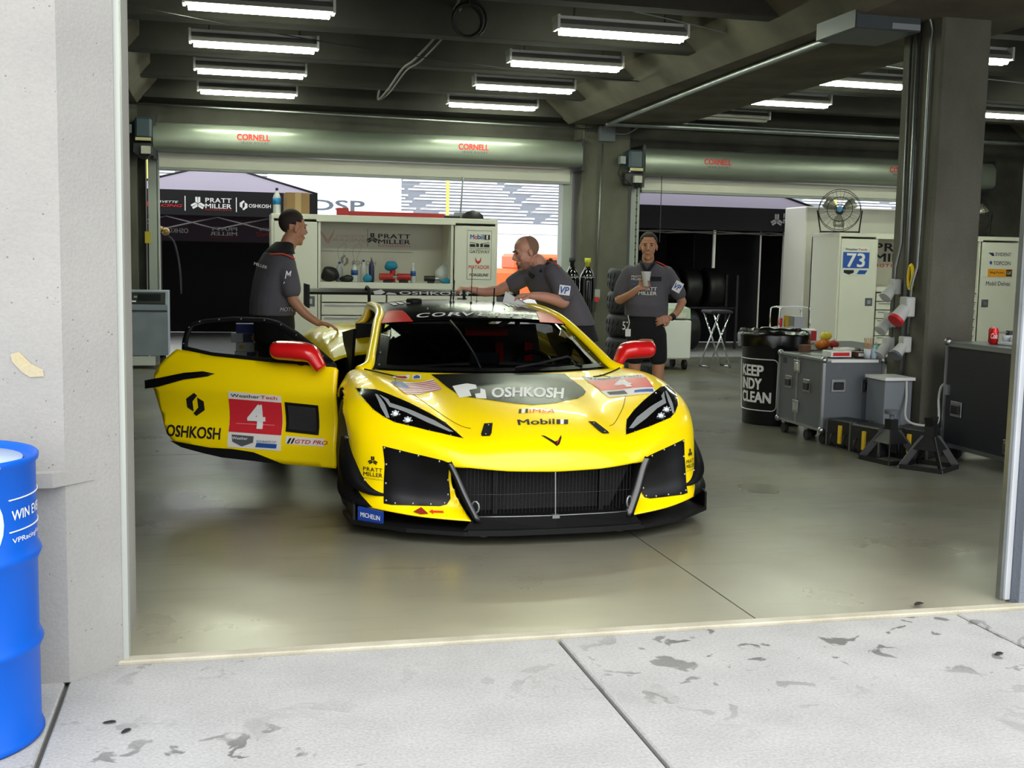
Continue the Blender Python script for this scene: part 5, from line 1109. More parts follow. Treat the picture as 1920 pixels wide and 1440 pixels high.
for i, nm in enumerate(('leftmost of the four racked slick tyres', 'second of the racked slicks, with a small white tag', 'third of the four racked slick tyres', 'rightmost of the four racked slick tyres')):
    slick(7.08+i*.42, 19.12, 1.07, nm)
slick(7.75, 18.75, .352, 'slick tyre standing on the floor behind the folding stool'); 
# white cart with monitor lid
wc = thing('rolling_cart', 'low white service machine on casters behind the man with the cup', 'cart', (6.02, 15.45, 0)); MB().bx(-.28, .33, -.3, .3, .15, .70, bev=.02).build('cabinet_body', m_white, wc)
MB().prism([(-.3, .72), (.3, .72), (.2, .92), (-.28, .86)], .58, frame((-.27, 0, 0), (0, 1, 0), (0, 0, 1))).build('control_lid', mat('lid_green', '#a9b8a0', .4), wc)
MB().bx(-.18, .24, -.31, -.29, .73, .80).build('lid_window', m_cabd, wc)
for sx in (-.22, .27):
    for sy in (-.22, .22): MB().cyl((sx-.02, sy, .07), (sx+.02, sy, .07), .07, n=14).build('caster', m_rub, wc)
# folding stool
st = thing('folding_stool', 'folding stool with crossed chrome legs near the trash bin', 'stool', (6.9, 15.55, 0)); b = MB()
for s in (-1, 1): MB().tube([(-.17, s*.17, 0), (.12, s*.17, .78)], .013, 8).build('leg', m_chr, st); MB().tube([(.17, s*.17, 0), (-.12, s*.17, .78)], .013, 8).build('leg', m_chr, st)
MB().bx(-.17, .17, -.2, .2, .78, .83, bev=.02).build('seat', m_black, st); MB().tube([(-.17, -.17, .02), (-.17, .17, .02)], .012, 6).tube([(.17, -.17, .02), (.17, .17, .02)], .012, 6).build('foot_bar', m_chr, st)
# grey machine at left
gm = thing('service_machine', 'worn grey service machine on casters at the far left', 'machine', (-1.3, 15.9, 0)); m_gm = mat('machine_grey', '#8f98a4', .5, .0, var=.12, vs=4)
MB().prism([(-.28, .17), (-.28, .82), (-.16, 1.0), (.32, 1.0), (.32, .17)], .80, frame((-.22, 0, 0), (0, 1, 0), (0, 0, 1))).build('housing', m_gm, gm)
MB().bx(-.21, .57, -.29, -.28, .74, .755).build('panel_gap', m_dk, gm)
pm = MB().bx(0, .74, 0, .17, 0, .012, M=frame((-.19, -.278, .835), (1, 0, 0), (0, .55, .83))).build('control_panel', m_black, gm)
M = frame((-.19, -.278, .835), (1, 0, 0), (0, .55, .83))
for i, c in enumerate((m_txtr, m_txtr, m_grey, m_grey)): MB().bx(.08+i*.09, .12+i*.09, .08, .11, .012, .02, M=M).build('knob', c, pm)
MB().bx(.40, .68, .04, .14, .012, .016, M=M).build('screen', mat('screen_grey', '#1d2226', .2), pm); MB().bx(.32, .38, .02, .04, .012, .016, M=M).build('label_tag', m_white, pm)
MB().bx(0, .42, -.27, -.25, .04, .16).build('toe_plate', m_white, gm)
for sx in (-.14, .50):
    for sy in (-.2, .24): MB().cyl((sx-.025, sy, .085), (sx+.025, sy, .085), .085, n=16).build('caster', m_rub, gm)
# hose and yellow mark near left door edge
t = thing('gas_hose', 'brass regulator with black hose hanging at the left doorway edge', 'hose', (-.86, 17.7, 0)); MB().ball((.03, 0, 1.80), .06, 10).ball((-.05, 0, 1.83), .05, 8).build('regulator', mat('brass', '#9a8350', .4, .8), t); MB().tube(catmull([(.0, 0, 1.76), (.14, 0, 1.66), (.22, 0, 1.3), (.24, 0, .9)], 5), .012, 6).build('hose', m_black, t)
MB().cyl((-.05, 0, 0), (-.05, 0, 1.76), .02, n=8).build('stand_pipe', m_dk, t)
tag(MB().bx(-1.06, -.98, 16.72, 16.73, 1.62, 1.78).build('warning_label', mat('warn_yellow', '#b7a52a', .6)), 'small yellow warning label on the left door rail', 'label')
# boxes behind the door window
def pbox(x, y, z, label, m):
    t = thing('parts_box', label, 'box', (x, y, z)); MB().bx(-.115, .115, -.08, .08, 0, .075, bev=.003).build('carton', m, t); return t
# ---------------------------------------------------------------- stool with parts boxes behind the open door
st = thing('step_stool', 'low black step behind the open car door holding small boxes', 'stool', (.19, 9.75, 0)); MB().bx(-.2, .2, -.14, .14, .60, .63).build('top', m_black, st)
for sx in (-.18, .18):
    for sy in (-.12, .12): MB().bx(sx-.015, sx+.015, sy-.015, sy+.015, 0, .60).build('leg', m_black, st)
m_pb = mat('box_white', '#c8cdd2', .6)
for i, (dx, lab) in enumerate(((.0, 'white and blue parts box at the bottom of the pile'), (.01, 'white parts box with blue stripe, second in the pile'), (-.03, 'white parts box with yellow mark, under the blue box'))):
    t = pbox(.19+dx, 9.75, .63+i*.076, lab+' behind the door', m_pb); MB().bx(-.02+.05*(i % 2), .06+.05*(i % 2), -.0815, -.08, .002, .073).build('blue_stripe', m_navy, t)
    y_ = MB().bx(.07-.14*(i % 2)-.02, .105-.14*(i % 2)-.02, -.082, -.0805, .022, .055).build('yellow_mark', mat('mark_yellow', '#c9a020', .6), t)
t = pbox(.20, 9.75, .63+3*.076, 'blue parts box on top of the white ones behind the door', mat('box_blue', '#26389a', .5))
# ---------------------------------------------------------------- grey flight case
def catch(par, M, name='latch'):
    o = MB().bx(-.055, .055, -.055, .055, 0, .006, M=M, bev=.002).build('latch_dish', m_alu, par); MB().bx(-.03, .03, -.035, .035, .006, .016, M=M, bev=.003).build(name, m_chr, o)
def handle(par, M, w=.085, h=.055):
    o = MB().bx(-w, w, -h, h, 0, .007, M=M, bev=.002).build('handle_dish', m_alu, par); MB().bx(-w*.72, w*.72, -h*.62, h*.55, .007, .02, M=M, bev=.006).build('handle_grip', m_black, o)
fc = thing('flight_case', 'grey metal-edged flight case on casters carrying the food', 'case', (4.85, 8.72, 0)); m_fc = mat('case_grey', '#5c6064', .5, .1, var=.05)
W_, D_, Z0, Z1 = .55, .78, .125, .715
MB().bx(0, W_, 0, D_, Z0, Z1, bev=.004).build('shell', m_fc, fc)
b = MB()
for x in (0, W_):
    for y in (0, D_): b.bx(x-.012, x+.012, y-.012, y+.012, Z0-.004, Z1+.004)
for z in (Z0, Z1):
    for y in (0, D_): b.bx(0, W_, y-.01, y+.01, z-.012, z+.008)
    for x in (0, W_): b.bx(x-.01, x+.01, 0, D_, z-.012, z+.008)
b.build('edge_profile', m_alu, fc); MB().bx(-.004, .004, .44, .47, Z0, Z1+.003).bx(0, W_, .44, .47, Z1, Z1+.004).build('lid_joint', m_alu, fc)
b = MB()
for x, z in ((0, Z1), (W_, Z1), (0, Z0), (W_, Z0)):
    for y in (0, D_): MB().ball((x, y, z), .03, 8).build('corner_ball', m_alu, fc)
MB().bx(.06, .50, -.014, -.004, Z1-.02, Z1+.004).build('white_lid_strip', m_white, fc)
ML = frame((-.002, .455, .62), (0, -1, 0), (0, 0, 1)); catch(fc, ML); catch(fc, frame((-.002, .455, .27), (0, -1, 0), (0, 0, 1)))
handle(fc, frame((-.002, .60, .47), (0, -1, 0), (0, 0, 1)), .06); handle(fc, frame((-.002, .27, .47), (0, -1, 0), (0, 0, 1)), .06)
handle(fc, FRONT((.14, -.002, .50)), .065); handle(fc, FRONT((.42, -.002, .50)), .065)
for x, z in ((.08, .63), (.13, .65), (.15, .65), (.19, .63), (.24, .63), (.29, .63), (.33, .65), (.36, .65), (.42, .63), (.14, .57), (.36, .57)): rivet((x, -.003, z), fc, .005)
MB().bx(-.004, 0, .66, .72, .63, .68).build('small_sign', m_dk, fc)
def caster(par, x, y, r=.045):
    o = MB().bx(x-.02, x+.02, y-.03, y+.03, r*2, .125).build('caster_fork', m_alu, par); MB().cyl((x-.018, y, r), (x+.018, y, r), r, n=14).build('caster_wheel', m_rub, o)
for x, y in ((.03, .70), (.03, .28), (.06, .06), (.5, .06), (.5, .7), (.2, .5)): caster(fc, x, y)
# ---------------------------------------------------------------- food on the case and table behind
tb = thing('folding_table', 'dark folding table behind the bins, loaded with food', 'table', (5.85, 10.5, 0)); MB().bx(-.47, .65, -.58, .62, .67, .705, bev=.01).build('table_top', m_dk, tb)
for sx in (-.40, .58):
    for sy in (-.5, .55): MB().cyl((sx, sy, 0), (sx, sy, .68), .016, n=8).build('leg', m_dk, tb)
ZT = .705; ZC = .724
def fruit(x, y, z, r, m, label, cat, grp=None):
    t = thing(cat, label, cat, (x, y, z), 0, grp); MB().ball((0, 0, r), r, 14).build('flesh', m, t); MB().cyl((0, 0, 2*r-.004), (0.003, 0, 2*r+.006), .003, n=5).build('stem', m_dk, t)
m_or = mat('orange_peel', '#e07818', .5, bump=.3, bs=120); m_ap = mat('apple_skin', '#a02a2a', .35); m_le = mat('lemon_peel', '#e3d23a', .5)
fruit(5.56, 10.05, ZT, .045, m_or, 'orange at the left of the fruit pile', 'orange'); fruit(5.64, 10.12, ZT, .045, m_or, 'orange at the back of the fruit pile', 'orange'); fruit(5.60, 10.085, ZT+.075, .042, m_le, 'lemon on top of the oranges, left one', 'lemon'); fruit(5.68, 10.17, ZT+.075, .042, m_le, 'lemon perched to the right of the other lemon', 'lemon'); fruit(5.66, 10.00, ZT, .045, m_ap, 'red apple in front of the oranges', 'apple'); fruit(5.50, 9.99, ZT, .042, m_or, 'orange nearest the bin in the fruit pile', 'orange')
def carton(x, y, z, w, d, h, rz, m, label, cat='box', name='food_box', face=None):
    t = thing(name, label, cat, (x, y, z), rz); MB().bx(-w/2, w/2, -d/2, d/2, 0, h, bev=.002).build('carton', m, t)
    if face: MB().bx(-w*.4, w*.4, -d/2-.0015, -d/2, h*.2, h*.8).build('printed_panel', face, t)
    return t
carton(5.02, 9.38, ZC, .09, .06, .07, .1, mat('choc', '#5a3a28', .6), 'small brown carton beside the oranges'); carton(5.10, 8.96, ZC, .20, .14, .05, .05, m_white, 'flat white food box at the front of the case', face=m_txtr); carton(5.30, 8.93, ZC, .11, .12, .045, .0, mat('maroon', '#4d2420', .5), 'dark maroon snack box right of the white box', face=m_white)
carton(5.25, 9.12, ZC, .30, .16, .04, .12, mat('tray_foil', '#aaa89a', .35, .4), 'foil tray spread behind the snack boxes'); carton(5.20, 9.02, ZC+.052, .16, .10, .02, .2, mat('paper', '#d8d6cc', .7), 'loose papers lying on the foil tray')
t = thing('stick_bundle', 'paper cup of wooden stirrers on the case', 'cup', (5.30, 8.80, ZC)); MB().lathe([(.026, 0), (.034, .08), (.032, .08), (.024, .004)], 14).build('cup', m_pb, t)
b = MB()
for k in range(12): a = k*.52; b.tube([(.012*cos(a), .012*sin(a), .02), (.035*cos(a), .03*sin(a), .17)], .0025, 4)
b.build('stirrers', mat('wood_stick', '#b58a5a', .7), t)
bottle(5.335, 8.76, ZC, .11, .024, 'blue-labelled small bottle at the front right of the case', mat('pale_blue', '#9fb6c4', .4), m_white); bottle(5.375, 8.80, ZC, .14, .022, 'green sanitiser bottle at the right end of the case', mat('green_gel', '#5aa886', .25), m_clear)
lump('cable_heap', 'black adapter and cables at the far right of the case top', 'cable', (5.345, 9.05, ZC), (.03, .08, .04), m_black, 12)
# steel toaster-like machine and white bin on the table
t = thing('cool_box', 'white cool box with a red label behind the bin', 'cool box', (5.60, 10.88, ZT)); MB().bx(-.22, .26, -.16, .16, 0, .15, bev=.015).build('body', m_white, t); MB().bx(-.20, .20, -.164, -.16, .02, .10).build('label_panel', mat('leafy', '#6f8a72', .5), t); MB().bx(.20, .26, -.165, -.16, .03, .13).build('red_label', m_txtr, t)
t = thing('food_warmer', 'chrome-framed warmer with a yellow can inside on the cool box', 'appliance', (5.64, 10.88, ZT+.15)); b = MB()
for s in (-1, 1): b.tube(catmull([(-.17, s*.1, 0), (-.17, s*.1, .18), (-.12, s*.1, .21), (.12, s*.1, .21), (.17, s*.1, .18), (.17, s*.1, 0)], 3), .008, 6)
b.tube([(0, -.1, .21), (0, .1, .21)], .006, 6).build('chrome_frame', m_chr, t); MB().bx(-.14, .15, -.08, .08, 0, .012).bx(.02, .13, -.06, .06, .0, .12).build('tray', m_alu, t); MB().cyl((-.05, -.03, .012), (-.05, -.03, .13), .032, n=12).build('yellow_can', mat('can_yellow', '#b89a20', .4), t); MB().cyl((-.12, -.02, .012), (-.12, -.02, .10), .025, n=12).build('red_can', m_txtr, t)
MB().bx(-.16, .12, -.12, -.02, .205, .225).build('lit_lid', mat('lid_white', '#f2f2ee', .3), t)
fd = thing('fire_bottle', 'small red extinguisher standing left of the cool box', 'extinguisher', (5.43, 10.3, ZT)); MB().lathe([(.03, 0), (.03, .12), (.01, .15), (.01, .17)], 12).build('cylinder', m_txtr, fd); MB().bx(-.03, .03, -.008, .008, .16, .18).build('handle', m_black, fd)
# ---------------------------------------------------------------- bins
def bin_(x, y, label, R=.28, h=.84, bag=True, name='trash_bin'):
    t = thing(name, label, 'trash bin', (x, y, 0)); MB().lathe([(R*.86, 0), (R*.88, .01), (R*.97, h-.1), (R*1.04, h-.08), (R*1.06, h-.02), (R*1.06, h), (R*.99, h)], 40).build('bin_body', mat('bin_plastic', '#0d0e12', .42), t)
    random.seed(3); b = MB(); n = 40; P = []
    for i in range(n):
        a = 2*pi*i/n; w = random.uniform(-.012, .012); q = random.uniform(-.02, .02)
        P.append([(R*.95*cos(a), R*.95*sin(a), h-.06), ((R*1.05+w)*cos(a), (R*1.05+w)*sin(a), h+.025+q*.5), ((R*1.11+w)*cos(a), (R*1.11+w)*sin(a), h-.02), ((R*1.085+w*.8)*cos(a), (R*1.085+w*.8)*sin(a), h-.12+q)])
    vs = [p for r in P for p in r]; b.add(vs, [(4*i+k, 4*((i+1) % n)+k, 4*((i+1) % n)+k+1, 4*i+k+1) for i in range(n) for k in range(3)], True); b.build('bin_bag', mat('bag_black', '#0b0b0c', .25), t)
    return t
B1 = bin_(5.05, 10.05, 'black bin with rounded white KEEP INDY CLEAN panel', .30, .86)
def cyl_map(b, V, F, R, a0, z0, sx): b.add([(R*sin(a0+x*sx/R), -R*cos(a0+x*sx/R), z0+y) for x, y in V], F)
a0 = -1.30; R_ = .2745
def rz_(z): return .30*(.88+.09*z/.74)+.004
def ctextc(b, s, x0, x1, z0, z1, bold=.03):
    V, F = text2d(s, .1); V, F = refine_tris([(x0+(x1-x0)*a, z0+(z1-z0)*c, 0) for a, c in V], F, .05)
    b.add([(rz_(v.y)*sin(v.x/.29), -rz_(v.y)*cos(v.x/.29), v.y) for v in V], F)
b = MB(); x_l = -.52; sh = .43
ctextc(b, 'KEEP', -.50, -.215, .46, .565, .03); ctextc(b, 'INDY', -.50, -.23, .335, .44, .03); ctextc(b, 'CLEAN', -.50, -.135, .21, .315, .03)
b.build('bin_lettering', m_txtw, B1)
b = MB(); pts = []
for (cx_, cz, a) in ((-.13, .575, 0), (-.52, .575, pi/2), (-.52, .185, pi), (-.13, .185, 3*pi/2)):
    for k in range(7): an = a+k*pi/12; pts.append((cx_+.045*cos(an), cz+.045*sin(an)))
den = []
for i in range(len(pts)):
    p, q = Vector(pts[i]), Vector(pts[(i+1) % len(pts)]); n = max(1, int((q-p).length/.04)); den += [p+(q-p)*k/n for k in range(n)]
b.tube([((rz_(p.y)+.001)*sin(p.x/.29), -(rz_(p.y)+.001)*cos(p.x/.29), p.y) for p in den], .005, 5, closed=True); b.build('bin_outline', m_txtw, B1)
# ---------------------------------------------------------------- yellow-handled cases
m_yc = mat('case_black', '#1f2022', .5, bump=.2); m_yh = mat('handle_yellow', '#d8b42a', .5)
def ycase(x, y, rz, label):
    t = thing('equipment_case', label, 'case', (x, y, 0), rz, 'small dark cases with yellow handles'); MB().bx(-.11, .11, -.15, .15, .01, .235, bev=.012).build('shell', m_yc, t)
    b = MB()
    for sx in (-.11, .11):
        for sy in (-.15, .15): b.bx(sx-.008, sx+.008, sy-.008, sy+.008, .008, .238)
    b.build('edge_profile', m_alu, t); 
    for q in (.07, -.07): MB().tube(catmull([(-.118, q, .12), (-.15, q, .10), (-.15, q, .04), (-.118, q, .03)], 3), .008, 6).build('side_handle', m_black, t)
   
    MB().bx(-.128, -.111, -.015, .015, .04, .19).build('yellow_grip', m_yh, t); return t
ycase(5.03, 8.56, .3, 'dark case with yellow strap under the flight case, leftmost'); ycase(5.06, 8.24, .3, 'dark case with yellow handle in the middle of the row'); ycase(5.34, 8.08, .5, 'dark case with yellow handle behind the axle stands')
# ---------------------------------------------------------------- axle stands
m_js = mat('jack_black', '#121212', .45)
def jack(x, y, rz, h, label, top):
    t = thing('axle_stand', label, 'axle stand', (x, y, 0), rz, 'black axle stands')
    for k in range(4):
        a = pi/4+k*pi/2; c, s = cos(a), sin(a); b = MB(); b.prism([(.19, 0), (.245, 0), (.245, .012), (.075, .25), (.05, .25), (.05, .20)], .01, frame((-.005*s, .005*c, 0), (c, s, 0), (0, 0, 1))); b.build('leg', m_js, t)
    b = MB()
    for k in range(4):
        a = pi/4+k*pi/2; p = lambda q: (.235*cos(q), .235*sin(q)); p0, p1 = p(a), p(a+pi/2); b.add([(p0[0], p0[1], 0), (p1[0], p1[1], 0), (p1[0], p1[1], .035), (p0[0], p0[1], .035)], [(0, 1, 2, 3)])
        q0 = (.055*cos(a), .055*sin(a)); q1 = (.055*cos(a+pi/2), .055*sin(a+pi/2)); m0 = ((p0[0]*.45+q0[0]*.55), (p0[1]*.45+q0[1]*.55)); m1 = ((p1[0]*.45+q1[0]*.55), (p1[1]*.45+q1[1]*.55))
        b.add([(m0[0], m0[1], .15), (m1[0], m1[1], .15), (q1[0], q1[1], .25), (q0[0], q0[1], .25)], [(0, 1, 2, 3)])
    o = b.build('base_frame', m_js, t); so = o.modifiers.new('t', 'SOLIDIFY'); so.thickness = .008
    MB().bx(-.035, .035, -.035, .035, .17, h-.07).build('column', m_js, t)
    if top == 0: MB().cyl((0, 0, h-.07), (0, 0, h-.03), .018, n=10).cyl((0, 0, h-.03), (0, 0, h), .055, .06, n=18).build('round_pad', m_dkbox, t)
    else: MB().prism([(-.065, .08), (-.03, .0), (.03, .0), (.065, .08), (.03, .06), (-.03, .06)], .06, frame((0, .03, h-.09), (1, 0, 0), (0, 0, 1))).build('saddle', m_js, t)
    MB().cyl((.03, 0, .24), (.13, 0, .245), .010, n=8).build('locking_lever', m_js, t)
jack(5.0, 7.91, .2, .40, 'black axle stand with a round pad, the farther of two', 0); jack(5.12, 7.57, .6, .40, 'black axle stand with a notched saddle, nearer the camera', 1)
# ---------------------------------------------------------------- grey steel box by the column, outlets, pipes, yellow tape
gb = thing('steel_enclosure', 'grey steel enclosure at the foot of the concrete column', 'electrical box', (5.31, 8.5, 0)); MB().bx(-.10, .15, -.14, .14, 0, .58, bev=.006).build('box_body', mat('enclosure', '#7f858c', .5, .2), gb); MB().bx(-.12, .155, -.17, .14, .58, .605).build('box_lid', m_white, gb)
pipe([(5.5, 8.72, 3.5), (5.5, 8.70, 1.7), (5.47, 8.72, 1.5), (5.47, 8.73, .9)], .012, 'left thin conduit down the concrete column'); pipe([(5.495, 8.60, 3.5), (5.495, 8.58, .6)], .020, 'thick middle conduit down the concrete column'); pipe(catmull([(5.2, 8.6, 3.50), (5.42, 8.45, 3.52), (5.5, 8.44, 3.42), (5.5, 8.44, 3.3)], 4)+[Vector((5.5, 8.44, 2.0)), Vector((5.5, 8.45, 1.5)), Vector((5.47, 8.47, 1.35)), Vector((5.47, 8.48, .95))], .012, 'right conduit curving from the steel trough down the column')
m_out = mat('outlet_grey', '#b9bbb6', .5)
def outlet(x, y, z, label, m2, s=1.):
    t = thing('power_outlet', label, 'outlet', (x, y, z)); MB().bx(-.03*s, .045, -.045*s, .045*s, -.06*s, .07*s, bev=.008).build('back_box', m_out, t)
    MB().cyl((-.02*s, -.01, -.01), (-.085*s, -.03, -.075*s), .042*s, .05*s, n=14).build('socket_cap', m_out, t); MB().cyl((-.085*s, -.03, -.075*s), (-.10*s, -.034, -.09*s), .053*s, n=14).build('cap_ring', m2, t)
outlet(5.46, 8.71, 1.33, 'grey angled outlet, highest on the left conduit', m_out); outlet(5.46, 8.76, 1.05, 'grey angled outlet, middle of the left conduit', m_out); outlet(5.46, 8.76, .84, 'grey angled outlet, lowest on the left conduit', m_out); outlet(5.45, 8.49, 1.17, 'large grey outlet with a red ring on the column', m_txtr, 1.25); outlet(5.45, 8.50, .86, 'grey outlet with a blue-grey ring, lowest on the right conduit', m_dkbox)
tag(MB().tube([(5.49, 8.52+.035*cos(a*pi/8), 1.42+.10*sin(a*pi/8)) for a in range(16)], .014, 6, closed=True).tube([(5.485, 8.52+.03*cos(a*pi/8), 1.43+.085*sin(a*pi/8)) for a in range(16)], .012, 6, closed=True).build('air_line_coil', m_yellow), 'coil of yellow line hung on the column above the red-ringed outlet', 'cord')
tag(MB().tube(catmull([(5.40, 8.36, .60), (5.39, 8.33, .45), (5.34, 8.24, .28), (5.42, 8.14, .24), (5.52, 8.08, .27), (5.56, 8.14, .45), (5.60, 8.16, .56), (5.70, 8.14, .58), (5.73, 8.09, .5)], 6), .011, 6).build('extension_lead', m_out), 'white power cord looping from the enclosure to the dark case', 'cord')
# ---------------------------------------------------------------- dark flight case with drink can
dc = thing('flight_case', 'large black-panelled flight case with alloy edges at the right', 'case', (5.56, 7.2, 0)); m_dc = mat('case_navy', '#15171d', .55)
MB().bx(0, .95, 0, .86, .10, .90, bev=.004).build('shell', m_dc, dc); MB().bx(-.002, .952, -.002, .862, .895, .925, bev=.004).build('lid_top', mat('case_top', '#6d7072', .5, .3), dc)
b = MB()
for y in (0, .86): b.bx(-.012, .012, y-.012, y+.012, .09, .93)
b.bx(-.01, .01, 0, .86, .885, .905); b.bx(-.01, .01, 0, .86, .09, .12); b.bx(.0, .95, -.012, .01, .89, .93); b.build('edge_profile', m_alu, dc)
handle(dc, frame((-.003, .70, .40), (0, -1, 0), (0, 0, 1)), .07, .06); catch(dc, frame((-.003, .06, .2), (0, -1, 0), (0, 0, 1))); MB().ball((0, .86, .92), .035, 10).build('corner_ball', m_alu, dc)
MB().bx(-.02, .0, .80, .86, .50, .58).build('side_clasp', m_alu, dc)
for x, y in ((.08, .08), (.08, .78), (.8, .08), (.8, .78)): caster(dc, x, y, .04)
t = thing('drink_can', 'red cola can on the black flight case', 'can', (5.72, 7.72, .925)); MB().lathe([(.024, 0), (.033, .008), (.033, .105), (.026, .12), (.026, .123), (0, .118)], 20).build('can_body', mat('can_red', '#c4181c', .3, .3), t)
b = MB(); V, F = text2d('Cola', .02, .3); V, F = refine_tris([(v[0], v[1], 0) for v in V], F, .2); b.add([(.0335*sin(-1.35+v.x*1.6), -.0335*cos(-1.35+v.x*1.6), .045+v.y*.04) for v in V], F); b.build('can_lettering', m_txtw, t)
t = thing('drink_can', 'second red can just behind the cola can', 'can', (5.80, 7.84, .925)); MB().lathe([(.024, 0), (.033, .008), (.033, .105), (.026, .12), (.026, .123), (0, .118)], 20).build('can_body', MATS['can_red'], t)
t = thing('egg_tray', 'white moulded cup tray beside the red cans', 'tray', (5.84, 7.58, .925)); b = MB()
MB().bx(-.12, .12, -.10, .10, 0, .03, bev=.008).build('tray_base', m_pb, t)
for i in range(3):
    for j in range(2): MB().lathe([(.03, .03), (.036, .07), (.03, .075), (0, .06)], 12, (-.075+i*.075, -.045+j*.09, 0)).build('tray_cup', m_pb, t)
t = thing('metal_clamp', 'dark clamp tool lying behind the cup tray', 'tool', (5.95, 7.8, .925)); MB().bx(-.12, .12, -.02, .02, 0, .02).bx(-.05, -.02, -.02, .02, .02, .10).build('frame', m_dk, t); MB().cyl((-.14, 0, .085), (.05, 0, .09), .006, n=6).build('rod', m_alu, t)
# ---------------------------------------------------------------- blue drum
dr = thing('fuel_drum', 'bright blue steel drum in the lower left corner', 'drum', (-.852, 3.745, 0)); m_dr = mat('drum_blue', '#0056c0', .4, spec=.25); H_ = .885; R = .287
prof = [(0, .012), (R-.01, .012), (R, 0), (R+.006, .01), (R, .025), (R-.004, .03)]
for z in (.30, .58): prof += [(R-.004, z-.03), (R+.004, z-.012), (R+.009, z), (R+.004, z+.012), (R-.004, z+.03)]
prof += [(R-.004, H_-.03), (R+.004, H_-.02), (R+.006, H_-.006), (R, H_), (R-.008, H_-.004), (R-.012, H_-.02), (0, H_-.02)]
MB().lathe(prof, 64).build('drum_body', m_dr, dr)
MB().lathe([(R-.04, H_-.019), (R-.04, H_-.017), (0, H_-.017)], 40).build('drum_lid_film', mat('lid_white2', '#b9cbe0', .4), dr); MB().bx(.08, .22, -.2, -.12, H_-.0165, H_-.012).build('pink_sticker', mat('pink', '#e46a86', .5), dr)
def dtx(b, s, x0, x1, z0, z1, bold=.03, slope=0.):
    V, F = text2d(s, bold); V, F = refine_tris([(x0+(x1-x0)*a, z0+(z1-z0)*c, 0) for a, c in V], F, .03); RR = R-.0025
    b.add([(RR*sin(v.x/RR), -RR*cos(v.x/RR), v.y) for v in V], F)
b = MB(); dtx(b, 'WIN EVERY LAP', .285, .60, .705, .735, .03); dtx(b, 'VPRacingFuels.com', .285, .57, .632, .652, .01)
RR = R-.002
for z, w in ((.768, .004), (.672, .004)):
    b.tube([(RR*sin(a/RR), -RR*cos(a/RR), z) for a in [.275+.02*i for i in range(18)]], .0022, 4)
b.build('drum_lettering', m_txtw, dr)
b = MB(); V, F = fill2d([(.145+.11*cos(a*pi/12), .70+.115*sin(a*pi/12)) for a in range(24)], .03); b.add([(RR*sin(v.x/RR), -RR*cos(v.x/RR), v.y) for v in V], F); b.build('drum_emblem', mat('emblem_white', '#c4dcf4', .5), dr)

m_leaf = mat('dead_leaf', '#1b1613', .8)
for (x, y, a, s_, lab, nm) in ((-.59, 3.735, .3, .022, 'dark dead leaf at the foot of the blue drum, rightmost', 'leaf'), (-.625, 3.665, 1.2, .026, 'dark dead leaf under the front edge of the blue drum', 'leaf'), (-.366, 3.76, .1, .018, 'small dark leaf on the concrete right of the drum, farther one', 'leaf'), (-.31, 3.68, .9, .018, 'small dark leaf on the concrete right of the drum, nearer one', 'leaf'), (2.98, 4.42, .5, .03, 'dark leaf on the threshold strip at the right', 'leaf'), (2.93, 3.80, .4, .022, 'black fleck on the stained concrete at the right edge', 'leaf')):
    b = MB(); pts = [(cos(k*pi/5)*(1+.25*(k % 2)), sin(k*pi/5)*.42*(1+.3*((k+1) % 2))) for k in range(10)]
    b.add([(p*s_, q*s_, .004+.25*s_*abs(q)) for p, q in pts]+[(0, 0, .003)], [(k, (k+1) % 10, 10) for k in range(10)]); o = b.build(nm, m_leaf); o.location = (x, y, .012 if y > 4.3 else .001); o.rotation_euler = (0, 0, a)
    so = o.modifiers.new('t', 'SOLIDIFY'); so.thickness = .0015; tag(o, lab, 'leaf')
# ---------------------------------------------------------------- people
m_shirt = mat('shirt_grey', '#57545a', .85, var=.10, vs=6); m_shk = mat('shirt_black', '#151517', .85); m_pants = mat('trousers_black', '#101013', .9, var=.2, vs=5); m_orl = mat('piping_orange', '#d0482e', .7)
m_eye = mat('eye_dark', '#1e1612', .3); m_shoe = mat('shoe', '#1a1a1c', .6)
def loft(b, rings, n=20):                 # rings: (centre, lateral vector, depth vector)
    vs = []
    for c, L, D in rings:
        c = Vector(c); L = Vector(L); D = Vector(D)
        for i in range(n):
            a = 2*pi*i/n; ca, sa = cos(a), sin(a); vs.append(c+L*(abs(ca)**.85*(1 if ca >= 0 else -1))+D*(abs(sa)**.85*(1 if sa >= 0 else -1)))
    R = len(rings); fs = [(r*n+i, r*n+(i+1) % n, (r+1)*n+(i+1) % n, (r+1)*n+i) for r in range(R-1) for i in range(n)]
    fs += [tuple(range(n))[::-1], tuple((R-1)*n+i for i in range(n))]; b.add(vs, fs, True)
def limb(b, pts, rad, k=4):
    P = catmull(pts, k); rr = []
    for i in range(len(rad)-1): rr += [rad[i]+(rad[i+1]-rad[i])*j/k for j in range(k)]
    rr.append(rad[-1]); b.tube(P, .03, 14, rad=rr); b.ball(P[-1], rad[-1], 12); b.ball(P[0], rad[0], 12)
def remesh(o, v, smooth=4):
    m = o.modifiers.new('r', 'REMESH'); m.mode = 'VOXEL'; m.voxel_size = v; m.use_smooth_shade = True
    s = o.modifiers.new('s', 'SMOOTH'); s.factor = .5; s.iterations = smooth; return o
